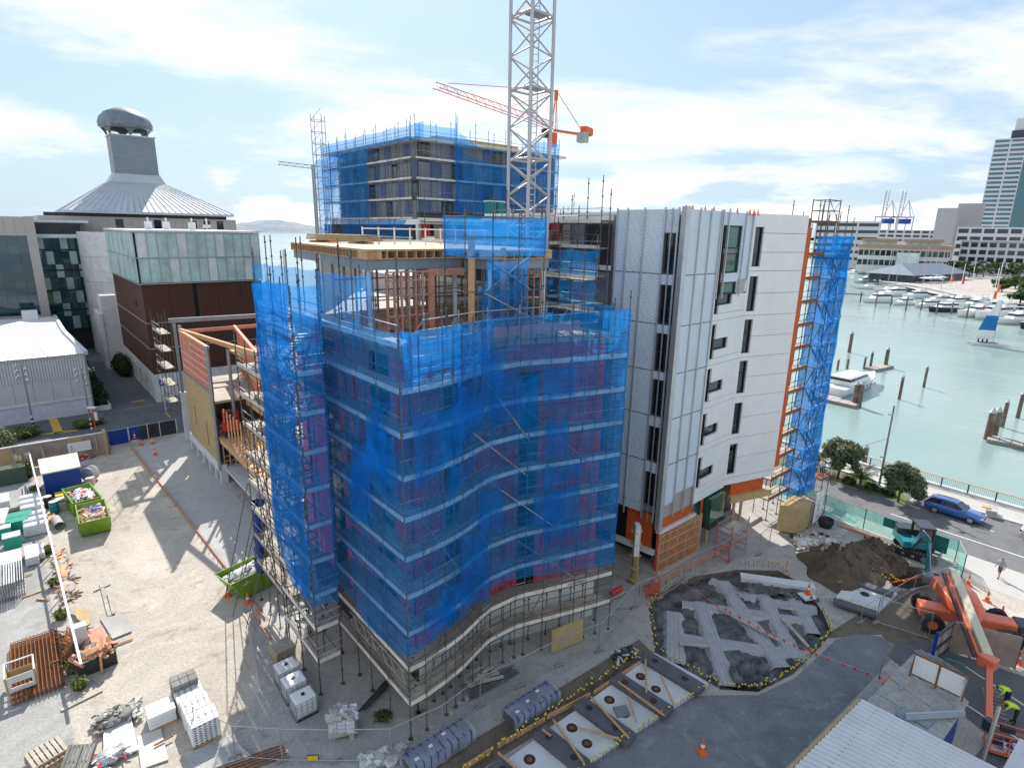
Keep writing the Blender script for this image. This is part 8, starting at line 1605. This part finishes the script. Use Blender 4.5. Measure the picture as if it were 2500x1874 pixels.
palm('young palm between the two bushy trees', G(2098, 1190), 1.1, 3); palm('young palm half hidden behind the blue tower', G(1992, 1150), 1.2, 4)
for k, (x, y, lb) in enumerate(((2070, 1178, 'low shrub under the first bushy tree'), (2125, 1192, 'low shrub beside the young palm'), (2165, 1205, 'low shrub before the second bushy tree'))): bush('low_shrub', lb, 'shrub', [(G(x, y) + V((0, 0, .3)), (.7, .5, .4)), (G(x + 8, y + 3) + V((0, 0, .25)), (.5, .5, .35))], 420, .16, 'leafdark', 80 + k, 'low shrubs in the planting bed')
lp = thing('lamp_pole', 'tall grey lamp pole with slanting arm between palm and promenade', 'lamp pole', S(-3.83, 54.26)); p_ = S(-3.83, 54.26); b = MB(); b.tube(p_, p_ + V((0, 0, 9.1)), .12, 8, 0, .08); b.build('pole', 'steel', lp); b = MB(); b.box(p_ + V((0, 0, .2)), (1.1, 1.1, .4), .5); b.build('base', 'concl', lp); pipe(lp, 'arm', p_ + V((0, 0, 5.6)), p_ + V((-3.0, -.6, 4.9)), .04, 'galv')
for z in (8.2, 3.6): b = MB(); b.box(p_ + V((-.3, -.1, z)), (.4, .2, .12)); b.build('lamp_head', 'galv', lp)
rl = thing('promenade_railing', 'black picket railing with timber top rail along the quay', 'railing', S(0, 59.9))
for k in range(24):
    a, c = S(-24 + 2.3 * k, 59.9), S(-24 + 2.3 * (k + 1), 59.9); board(rl, 'post', a, a + V((0, 0, 1.15)), .1, .1, 'digdark', (1, 0, 0)); board(rl, 'top_rail', a + V((0, 0, 1.17)), c + V((0, 0, 1.17)), .14, .06, 'pine'); pipe(rl, 'bottom_rail', a + V((0, 0, .15)), c + V((0, 0, .15)), .025, 'digdark'); b = MB()
    for j in range(1, 14): p_ = a.lerp(c, j / 14); b.tube(p_ + V((0, 0, .15)), p_ + V((0, 0, 1.13)), .013, 4)
    b.build('picket_panel', 'digdark', rl)
b = MB(); b.box(G(2418, 1256) + V((0, 0, .35)), (1.6, .8, .7), ANG_T + .2); b.box(G(2418, 1256) + V((-.5, .1, .75)), (.5, .7, .1), ANG_T + .2, 1); tag(b.build('stone_block', ['conc', 'pine'], bevel=.06), 'rough concrete seat block on the promenade behind the blue wagon', 'block')
b = MB(); b.beam(G(2215, 1232) + V((0, 0, .15)), G(2240, 1222) + V((0, 0, .15)), .5, .3); tag(b.build('timber_bench', 'plank'), 'low slab bench beside the second bushy tree', 'bench')

# ================================================================ HARBOUR
M('pilewood', (.16, .11, .085), .85, 0, .35, 1.2, dirt=(.34, .32, .32), dirt_amt=.5); M('decking', (.42, .37, .33), .8, 0, .15, .8); M('gel', (.78, .79, .79), .3, 0, .04, .5, coat=.4); M('hullnavy', (.03, .035, .06), .35, 0, .1, 1); M('sailblue', (.02, .16, .42), .7, 0, .1, 1)
def Wp(x, y): return G(x, y, WZ)
def pile(lb, base, toppx, r_=.28, cap=True, group='mooring piles'):
    h = max(2.2, ZAT(toppx[0], toppx[1], base) - WZ); b = MB(); b.tube(base - V((0, 0, 1.5)), base + V((0, 0, h)), r_, 10, 0, r_ * .92); b.tube(base + V((0, 0, h)), base + V((0, 0, h + r_ * 1.6)), r_ * 1.05, 10, 1, .03); tag(b.build('mooring_pile', ['pilewood', 'galv']), lb, 'pile', group)
for k, (bx_, by_, tx, ty, r_, lb) in enumerate(((2073, 860, 2081, 814, .42, 'tall thick pile standing alone beyond the motor yacht'), (2109, 900, 2114, 872, .25, 'thin pile left of the small jetty'), (2124, 900, 2132, 861, .28, 'taller pile beside the small jetty'), (2161, 896, 2170, 853, .42, 'thick pile at the end of the small jetty'), (2085, 990, 2092, 938, .42, 'left pile of the pair at the yacht stern'), (2096, 992, 2100, 937, .42, 'right pile of the pair at the yacht stern'), (2195, 975, 2205, 920, .26, 'lone pile in open water nearer the lamp pole'), (2255, 945, 2265, 897, .26, 'lone pile further out in open water'), (2410, 1072, 2425, 1007, .5, 'left of the thick pair at the right pontoon'), (2424, 1068, 2436, 1004, .5, 'right of the thick pair at the right pontoon'), (2446, 1042, 2461, 982, .3, 'pile with orange ring near the right edge'), (2484, 1020, 2498, 962, .3, 'pile with orange ring at the right edge'), (2106, 1148, 2113, 1091, .3, 'pile rising just behind the promenade railing'), (2044, 903, 2045, 888, .25, 'short pile behind the motor yacht cabin'), (2068, 900, 2068, 878, .25, 'second short pile behind the motor yacht'))): pile(lb, Wp(bx_, by_), (tx, ty), r_)
for k in range(11):
    x = 2100 + k * 37; pile('mooring pile before the row of boats, %s from the left' % ['first', 'second', 'third', 'fourth', 'fifth', 'sixth', 'seventh', 'eighth', 'ninth', 'tenth', 'eleventh'][k], Wp(x, 737 + k * 4.9 + (6 if k % 2 else 0)), (x + 3, 712 + k * 4.2), .3, group='piles before the row of boats')
def pontoon(lb, a, c, w_):
    r_ = thing('pontoon', lb, 'pontoon', (a + c) / 2); board(r_, 'float', a + V((0, 0, .2)), c + V((0, 0, .2)), w_, .6, 'concd'); n_ = int((c - a).length / 1.2)
    for k in range(n_): p, q_ = a.lerp(c, k / n_), a.lerp(c, (k + .93) / n_); board(r_, 'deck_board', p + V((0, 0, .54)), q_ + V((0, 0, .54)), w_ * .98, .08, 'decking')
pontoon('timber pontoon under the motor yacht stern', Wp(1990, 972), Wp(2094, 995), 2.4); pontoon('small timber jetty beyond the motor yacht bow', Wp(2125, 905), Wp(2168, 896), 2.4); pontoon('long pontoon running out of the right edge', Wp(2410, 1075), Wp(2560, 1105), 2.6); pontoon('narrow floating boom far left of the boats', Wp(2040, 716), Wp(2110, 720), 1.0)
def boat(L_, beam, lev, hull='gel', flybridge=True, mast=0, seed=0):
    "motor cruiser, bow to +x: lofted hull, deck, stepped cabin with dark windows"
    r_ = thing('motor_boat' if not mast else 'sailing_yacht', 'x', 'boat', (0, 0, 0)); b = MB(); vs = []; n_ = 10
    for j in range(n_ + 1):
        f = j / n_; x = -L_ / 2 + L_ * f; w_ = beam / 2 * (1 if f < .5 else max(.02, 1 - ((f - .5) / .5) ** 2.2)); sh = lev * (1 + .35 * f * f)
        xo = .06 * L_ * max(0, f - .5) * 2
        vs += [V((x + xo, -w_, sh)), V((x + xo * .6, -w_ * .92, sh * .45)), V((x, -w_ * .7, -.3)), V((x, w_ * .7, -.3)), V((x + xo * .6, w_ * .92, sh * .45)), V((x + xo, w_, sh))]
    b.add(vs, [(6 * j + i, 6 * j + i + 1, 6 * j + 7 + i, 6 * j + 6 + i) for j in range(n_) for i in range(5)] + [(5, 4, 3, 2, 1, 0)], 0, True); b.build('hull', hull, r_)
    b = MB(); b.add(vs, [(6 * j, 6 * j + 6, 6 * j + 11, 6 * j + 5) for j in range(n_)]); b.build('deck', 'gel', r_)
    def cab(x0, x1, w_, z0, z1, sl, nm, mt, ws=.8):
        b = MB(); vs = [V((x0, -w_, z0)), V((x1, -w_ * ws, z0)), V((x1, w_ * ws, z0)), V((x0, w_, z0)), V((x0 + .1, -w_ * .88, z1)), V((x1 - sl, -w_ * .68, z1)), V((x1 - sl, w_ * .68, z1)), V((x0 + .1, w_ * .88, z1))]; b.add(vs, [(0, 1, 5, 4), (1, 2, 6, 5), (2, 3, 7, 6), (3, 0, 4, 7), (4, 5, 6, 7)]); return b.build(nm, mt, r_)
    z = lev * 1.05
    if mast:
        cab(-L_ * .25, L_ * .15, beam * .3, z, z + .6, .8, 'cabin', 'gel'); pipe(r_, 'mast', V((L_ * .08, 0, z)), V((L_ * .08, 0, z + mast)), .09, 'galv'); pipe(r_, 'boom', V((L_ * .08, 0, z + 1.4)), V((-L_ * .35, 0, z + 1.4)), .12, 'gel'); pipe(r_, 'forestay', V((L_ * .5, 0, z)), V((L_ * .08, 0, z + mast)), .02, 'steel'); pipe(r_, 'backstay', V((-L_ * .48, 0, z)), V((L_ * .08, 0, z + mast)), .02, 'steel')
        return r_
    cab(-L_ * .33, L_ * .27, beam * .42, z, z + .75, L_ * .09, 'cabin_base', 'gel'); cab(-L_ * .32, L_ * .18, beam * .405, z + .75, z + 1.35, L_ * .08, 'cabin_window', 'carglass'); cab(-L_ * .36, L_ * .12, beam * .42, z + 1.35, z + 1.55, .4, 'cabin_roof', 'gel', .85)
    if flybridge: cab(-L_ * .3, L_ * .0, beam * .34, z + 1.55, z + 2.1, .8, 'flybridge', 'gel'); b = MB(); b.box((-L_ * .18, 0, z + 3.0), (L_ * .2, beam * .6, .1)); b.build('canopy', 'gel', r_); [pipe(r_, 'canopy_post', V((-L_ * .18 + sx_ * L_ * .09, sy_ * beam * .27, z + 1.6)), V((-L_ * .18 + sx_ * L_ * .09, sy_ * beam * .27, z + 3.0)), .04, 'galv') for sx_ in (-1, 1) for sy_ in (-1, 1)]
    pipe(r_, 'bow_rail', V((L_ * .22, -beam * .38, z + .75)), V((L_ * .52, 0, z + .95)), .03, 'galv'); pipe(r_, 'bow_rail', V((L_ * .22, beam * .38, z + .75)), V((L_ * .52, 0, z + .95)), .03, 'galv'); b = MB(); b.box((-L_ * .53, 0, .25), (L_ * .07, beam * .85, .12)); b.build('swim_platform', 'gel', r_)
    for k in range(3): b = MB(); b.box((L_ * (.05 + .1 * k), -beam * .49 + .02 * k, lev * .65), (L_ * .04, .06, lev * .14)); b.build('porthole', 'carglass', r_)
    return r_
yc = boat(17.5, 4.8, 1.7, 'gel', False); yc['label'] = 'large white motor yacht moored stern to the near pontoon'; yc.location = Wp(2078, 950) ; yc.rotation_euler = (0, 0, ANG_T - .04)
bb = boat(18, 5.2, 1.9); bs_ = boat(12, 3.8, 1.3); bn_ = boat(13, 4.0, 1.4, 'hullnavy', False); sy = boat(13, 3.6, 1.2, mast=16); fl3 = {id(bb): True, id(bs_): True, id(bn_): True, id(sy): True}
for proto, x, y, sc_, rz, lb in ((bb, 2432, 777, 1.25, 200, 'largest white cruiser in the far row with long dark windows'), (bb, 2385, 772, 1.1, 198, 'white cruiser with blunt twin bow left of the largest'), (bb, 2335, 745, 1.0, 195, 'white flybridge cruiser in the middle of the far row'), (bs_, 2145, 738, 1.35, 195, 'low sleek white cruiser at the left end of the far row'), (bs_, 2205, 744, 1.0, 200, 'old white launch second in the far row'), (bs_, 2262, 750, 1.0, 195, 'white boat with bare deck third in the far row'), (bn_, 2305, 760, 1.15, 195, 'dark hulled motor boat in the far row'), (bs_, 2478, 790, 1.3, 196, 'white sports cruiser near the right edge'), (bn_, 2530, 800, 1.2, 200, 'dark hulled boat cut by the right edge'), (sy, 2120, 705, 1.2, 190, 'classic yacht with varnished mast beside the stone pier'), (sy, 2170, 712, 1.35, 190, 'tall masted yacht right of the classic one'), (sy, 2230, 700, 1.1, 185, 'yacht with slim mast before the plaza'), (bs_, 2270, 700, 1.6, 190, 'long white ferry boat behind the yachts'), (bs_, 2085, 650, 1.8, 150, 'white launch at the channel mouth left'), (bs_, 2120, 655, 1.5, 160, 'second white launch in the channel'), (sy, 2150, 660, 1.4, 150, 'twin masted yacht at the channel quay'), (bs_, 2080, 668, 1.0, 100, 'small boat alone in the channel'), (sy, 2190, 705, 1.3, 188, 'yacht with tan mast between two white cruisers'), (sy, 2255, 708, 1.4, 186, 'yacht with tall pale mast right of the pier'), (sy, 2210, 690, 1.2, 184, 'rear yacht close under the stone pier'), (sy, 2300, 722, 1.3, 186, 'yacht moored before the flag poles'), (bs_, 2180, 722, 1.3, 190, 'white cruiser second row near the pier'), (bs_, 2235, 728, 1.2, 190, 'white cruiser second row middle'), (bb, 2290, 738, .8, 192, 'small flybridge boat second row right'), (bs_, 2380, 752, 1.3, 192, 'white boat tucked behind the large cruisers'), (bs_, 2110, 690, 1.2, 190, 'white launch left of the stone pier'), (sy, 2140, 690, 1.2, 190, 'yacht with bare mast left of the pier')):
    o = place(proto, Wp(x, y), R(rz), lb, fl3[id(proto)]); fl3[id(proto)] = False; o.scale = (sc_,) * 3; o['group'] = 'boats moored across the harbour'
ca = thing('catamaran', 'small catamaran with white and blue sail crossing the harbour', 'sailboat', Wp(2410, 843)); cp = Wp(2410, 843); ch_ = V((.95, -.3, 0)); cs2 = V((.3, .95, 0))
for s_ in (-1.2, 1.2):
    b = MB(); vs = []
    for f, w_ in ((-1, .2), (-.6, .26), (.3, .26), (.8, .15), (1, .03)): p = cp + ch_ * 4.4 * f + cs2 * s_; vs += [p - cs2 * w_ + V((0, 0, .8)), p + V((0, 0, .02)), p + cs2 * w_ + V((0, 0, .8))]
    b.add(vs, [(3 * j + i, 3 * j + 3 + i, 3 * j + 3 + (i + 1) % 3, 3 * j + (i + 1) % 3) for j in range(4) for i in range(3)]); b.build('hull', 'gel', ca)
b = MB(); b.box(cp + V((0, 0, .85)), (4.0, 2.4, .06), math.atan2(ch_.y, ch_.x)); b.build('trampoline', 'digdark', ca); mt_ = cp + ch_ * 1.1 + V((0, 0, .9)); pipe(ca, 'mast', mt_, mt_ + V((.2, 0, 11.5)), .07, 'galv')
def sail(z0, z1, w0, w1, mat): b = MB(); p0, p1 = mt_ + V((.2 * z0 / 11.5, 0, z0)), mt_ + V((.2 * z1 / 11.5, 0, z1)); n_ = cs2 * .12; b.add([p0, p1, p1 - ch_ * w1 * .5 + n_ * 2, p1 - ch_ * w1, p0 - ch_ * w0, p0 - ch_ * w0 * .5 + n_ * 3], [(0, 5, 2, 1), (5, 4, 3, 2)]); b.build('sail', mat, ca)
sail(.8, 3.2, 4.4, 4.0, 'gel'); sail(3.2, 7.2, 4.0, 2.9, 'sailblue'); sail(7.2, 11.4, 2.9, .9, 'gel')
for k in range(3): b = MB(); b.blob(cp - ch_ * (.3 + k) + V((0, 0, 1.3)), (.45, .45, .9), 0, 8, .1, k); b.blob(cp - ch_ * (.3 + k) + V((0, 0, 1.85)), (.24, .24, .28), 1, 8, .05, k); b.build('crew', ['navy', 'skin'], ca)
# far shore
far = [Wp(2058, 632), Wp(2235, 662), Wp(2150, 676), Wp(2146, 700), Wp(2250, 716), Wp(2330, 736), Wp(2420, 742), Wp(2560, 758), Wp(2900, 790), V((900, 220, 0)), V((1400, 900, 0)), V((500, 1300, 0)), V((150, 900, 0))]
b = MB(); b.prism([(p.x, p.y) for p in far], WZ - 3, .3); struct('far_quay', b, 'plaza')
def fslab(name, px, z, mat): return sheet(name, [G(x, y, z) for x, y in px], z, mat)
fslab('far_promenade', [(2170, 690), (2260, 712), (2340, 730), (2600, 752), (2600, 738), (2350, 715), (2260, 700)], .31, 'paving'); fslab('far_lawn', [(2445, 722), (2600, 742), (2600, 730), (2460, 716)], .32, 'lawn')
b = MB()
for a, c in ((far[2], far[3]), (far[3], far[4]), (far[4], far[5])): b.beam(V((a.x, a.y, -.6)), V((c.x, c.y, -.6)), .8, 3.2)
tag(b.build('stone_pier', 'concd'), 'dark stone pier wall behind the classic yachts', 'wall')
def block(name, lb, cat, px0, px1, ytop, Y, depth, mat, rows=0, cols=0, wmat='glass', roof=None, ybase=None, win=(.75, .5)):
    "far building: front at forward distance Y between two photo columns, windows recessed one by one"
    a, c = AT(px0, 600, Y), AT(px1, 600, Y); c *= math.hypot(a.x, a.y) / math.hypot(c.x, c.y); zt = AT((px0 + px1) / 2, ytop, Y).z; r_ = thing(name, lb, cat, ((a.x + c.x) / 2, (a.y + c.y) / 2, 0)); f_ = Face(a, c); f_.slab(r_, 'wall', 0, f_.len, 0, zt, -depth, 0, mat)
    zb = 2 if ybase is None else AT(px0, ybase, Y).z
    for i in range(rows):
        for j in range(cols):
            hh, ww = (zt - zb) / rows, f_.len / cols; f_.slab(r_, 'window', (j + .5 - win[0] / 2) * ww, (j + .5 + win[0] / 2) * ww, zb + (i + .5 - win[1] / 2) * hh, zb + (i + .5 + win[1] / 2) * hh, .0, .25, wmat)
    if roof: f_.slab(r_, 'roof', -1.5, f_.len + 1.5, zt, zt + roof[1], -depth - 1, 1.5, roof[0])
    return r_, f_, zt
M('tile', (.42, .27, .18), .8, 0, .1, .1); M('offw', (.60, .61, .64), .6, 0, .05, .05); M('greyb', (.40, .39, .41), .7, 0, .06, .05); glassmat('towerglass', (.03, .14, .17), .08)
block('white_office', 'long white office with dark window bands behind the blue tower', 'building', 1985, 2140, 541, 560, 40, 'offw', 6, 3, 'glass', ybase=636, win=(.9, .42)); block('terminal', 'low white port building behind the cranes', 'building', 2140, 2330, 562, 700, 40, 'offw', 3, 9, 'glass', ybase=590)
r_, f_, zt = block('restaurant_building', 'low waterfront building with terracotta roofs and glazed front', 'building', 2098, 2325, 606, 470, 40, 'offwhite', 2, 16, 'glass', ('tile', 2.5), 650, (.8, .55))
for u0, u1 in ((2, 24), (30, 52)): f_.slab(r_, 'upper_gallery', u0, u1, zt + 2.5, zt + 5, -25, -4, 'frost'); f_.slab(r_, 'upper_roof', u0 - 1.5, u1 + 1.5, zt + 5, zt + 7, -28, -2.5, 'tile')
f_.slab(r_, 'glass_stair', 26, 40, 2, zt - 3, .5, 6, 'frostw'); block('silo_block', 'tall blank grey concrete block by the port cranes', 'building', 2272, 2322, 508, 620, 30, 'greyb'); block('silo_block', 'taller blank grey block behind the first', 'building', 2320, 2385, 497, 640, 30, 'greyb')
block('apartment_block', 'white apartment block with rows of dark windows above the trees', 'building', 2330, 2560, 556, 520, 25, 'offw', 4, 7, 'glass', ybase=628, win=(.8, .55)); block('apartment_block', 'lower white gridded apartment block in front of the first', 'building', 2345, 2560, 590, 455, 20, 'offw', 3, 9, 'glass', ('offw', .8), 640, (.72, .6))
r_, f_, zt = block('office_tower', 'tall pale office tower with blue glass at the right edge', 'building', 2375, 2452, 340, 740, 40, 'offw', 20, 2, 'towerglass', ybase=560, win=(.88, .5))
f2 = Face(f_.P(f_.len, 0), f_.P(f_.len + 26, 0, 12)); f2.slab(r_, 'glass_bay', 0, f2.len, 0, zt + 4, -20, 0, 'towerglass'); f3 = Face(f2.P(f2.len, 0), f2.P(f2.len + 40, 0)); f3.slab(r_, 'east_wing', 0, 40, 0, zt, -20, 0, 'offw')
for k in range(20): f3.slab(r_, 'window', 2, 38, zt * (k + .3) / 20, zt * (k + .75) / 20, 0, .3, 'towerglass')
f_.slab(r_, 'crown', 14, f_.len + 30, zt, zt + 9, -30, -4, 'digdark'); f_.slab(r_, 'crown', 16, f_.len + 30, zt + 9, zt + 22, -28, -6, 'offw'); f_.slab(r_, 'crown', 26, f_.len + 30, zt + 22, zt + 30, -26, -8, 'offw')
r_ = thing('pavilion', 'dark hip roofed waterfront pavilion on the far quay', 'building', Wp(2290, 690)); a, c = G(2225, 690, .3), G(2355, 682, .3); d = (c - a).normalized(); n_ = V((-d.y, d.x, 0)); b = MB(); b.prism([a, c, c + n_ * 25, a + n_ * 25], .3, 4.5); b.build('wall', 'digdark', r_)
e = [a - d * 2 - n_ * 2, c + d * 2 - n_ * 2, c + d * 2 + n_ * 27, a - d * 2 + n_ * 27]; rg2 = [a + d * 10 + n_ * 12, c - d * 8 + n_ * 12]; b = MB(); Z = lambda p, z: V((p.x, p.y, z)); b.add([Z(p, 4.5) for p in e] + [Z(p, 10.5) for p in rg2], [(0, 1, 5, 4), (1, 2, 5), (2, 3, 4, 5), (3, 0, 4)]); b.build('roof', 'louvre', r_)
for k in range(4): p = a + d * (2 + 7 * k) - n_ * 6; b = MB(); b.lathe([(3.2, 3.0), (.1, 3.9)], Z(p, .3), 8); b.tube(Z(p, .3), Z(p, 3.3), .08, 5); b.build('parasol', 'gel', r_)
def port_crane(lb, px):
    p = AT(px, 580, 900); p.z = 0; r_ = thing('container_crane', lb, 'crane', p, group='ship to shore cranes at the port'); m_ = 'cranegrey'
    for dx in (-14, 8):
        for dy in (-8, 8): pipe(r_, 'leg', p + V((dx, dy, 0)), p + V((dx, dy, 56)), .8, m_)
    for z in (28, 56): pipe(r_, 'girder', p + V((-20, 0, z)), p + V((14, 0, z)), 1.1, m_)
    pipe(r_, 'boom', p + V((-10, 0, 56)), p + V((-9, 0, 93)), .8, m_); pipe(r_, 'boom', p + V((-5, 0, 56)), p + V((-4, 0, 93)), .6, m_)
    for k in range(9): pipe(r_, 'boom_lacing', p + V((-10, 0, 57 + 4 * k)), p + V((-4.5, 0, 57 + 4 * k)), .3, m_)
    pipe(r_, 'mast', p + V((8, 0, 56)), p + V((2, 0, 80)), .7, m_); pipe(r_, 'mast', p + V((-8, 0, 56)), p + V((2, 0, 80)), .5, m_); pipe(r_, 'tie', p + V((2, 0, 80)), p + V((14, 0, 56)), .3, m_); b = MB(); b.box(p + V((0, 0, 50)), (14, 10, 7)); b.build('machinery_house', 'bluepaint', r_)
port_crane('left container crane with raised boom at the distant port', 2160); port_crane('right container crane with raised boom at the distant port', 2200)
for k, (x, y, h, cr, mt) in enumerate(((2200, 672, 6, 6, 'leafdark'), (2235, 668, 6, 6, 'leafdark'), (2265, 665, 7, 7, 'leafdark'), (2335, 672, 11, 8, 'leafdark'), (2365, 678, 12, 9, 'leafdark'), (2400, 676, 12, 9, 'leafdark'), (2435, 680, 12, 9, 'leafdark'), (2470, 682, 12, 9, 'leafdark'), (2505, 690, 12, 9, 'leafdark'), (2445, 712, 7, 5.5, 'leaf'), (2478, 705, 8, 5.5, 'leaf'), (2500, 720, 8, 5, 'leaf'), (2490, 740, 6, 5, 'leafdark'), (2100, 640, 6, 6, 'leafdark'), (2080, 636, 5, 5, 'leafdark'))):
    broadtree('far quay tree, %s counting from the left group' % ['first low one', 'second low one', 'third low one', 'first big dark one', 'second big dark one', 'third big dark one', 'fourth big dark one', 'fifth big dark one', 'sixth big dark one', 'round one on the plaza', 'round one behind it', 'round one at the right edge', 'dark bush on the lawn', 'small one by the white office', 'smallest one by the blue tower'][k], G(x, y, .3), h, cr, 420, mt, 300 + k, 1.0, 12, 'quay_tree', .35, 'trees on the far quay')
for k, (x, y, yt) in enumerate(((2318, 700, 640), (2345, 705, 645), (2372, 690, 640), (2430, 725, 640), (2420, 745, 655))): p = G(x, y, .3); r_ = thing('flag_pole', 'white flag pole on the far plaza, %s' % ['leftmost', 'second from the left', 'middle one', 'tallest right one', 'nearest right one'][k], 'flag pole', p, group='flag poles on the far plaza'); pipe(r_, 'pole', p, p + V((0, 0, max(8, ZAT(x + 8, yt, p)))), .14, 'gel'); b = MB(); b.box(p + V((.7, 0, 4)), (1.3, .06, 3)); b.build('flag', ['orange', 'redply', 'offw', 'orange', 'orange'][k], r_)
for k in range(7):
    x = 2300 + 28 * k; p = G(x, 728 + k * 2 + (k % 3) * 3, .32); person('tiny figure strolling on the far plaza, %s from the left' % ['first', 'second', 'third', 'fourth', 'fifth', 'sixth', 'seventh'][k], p, k * 1.3, {}, ['tshirt', 'navy', 'whiteshirt', 'hivis', 'redply', 'navy', 'whiteshirt'][k], 'navy')['group'] = 'people on the far plaza'
b = MB()
for a, c in (((2120, 617), (2122, 590)),): pass
lc2 = thing('luffing_jib', 'thin distant crane jib left of the hoist mast', 'crane', (-60, 150, 0)); jb0, jb1 = AT(680, 402, 160), AT(765, 412, 160)
for o_ in (0, .8): pipe(lc2, 'jib_chord', jb0 + V((0, 0, o_)), jb1 + V((0, 0, o_)), .1, 'steel')
for k in range(9): pipe(lc2, 'jib_lacing', jb0.lerp(jb1, k / 9) + V((0, 0, .8 * (k % 2))), jb0.lerp(jb1, (k + 1) / 9) + V((0, 0, .8 * ((k + 1) % 2))), .06, 'steel')
pipe(lc2, 'mast', V((jb1.x, jb1.y, 0)), jb1 + V((0, 0, 1)), .5, 'steel')
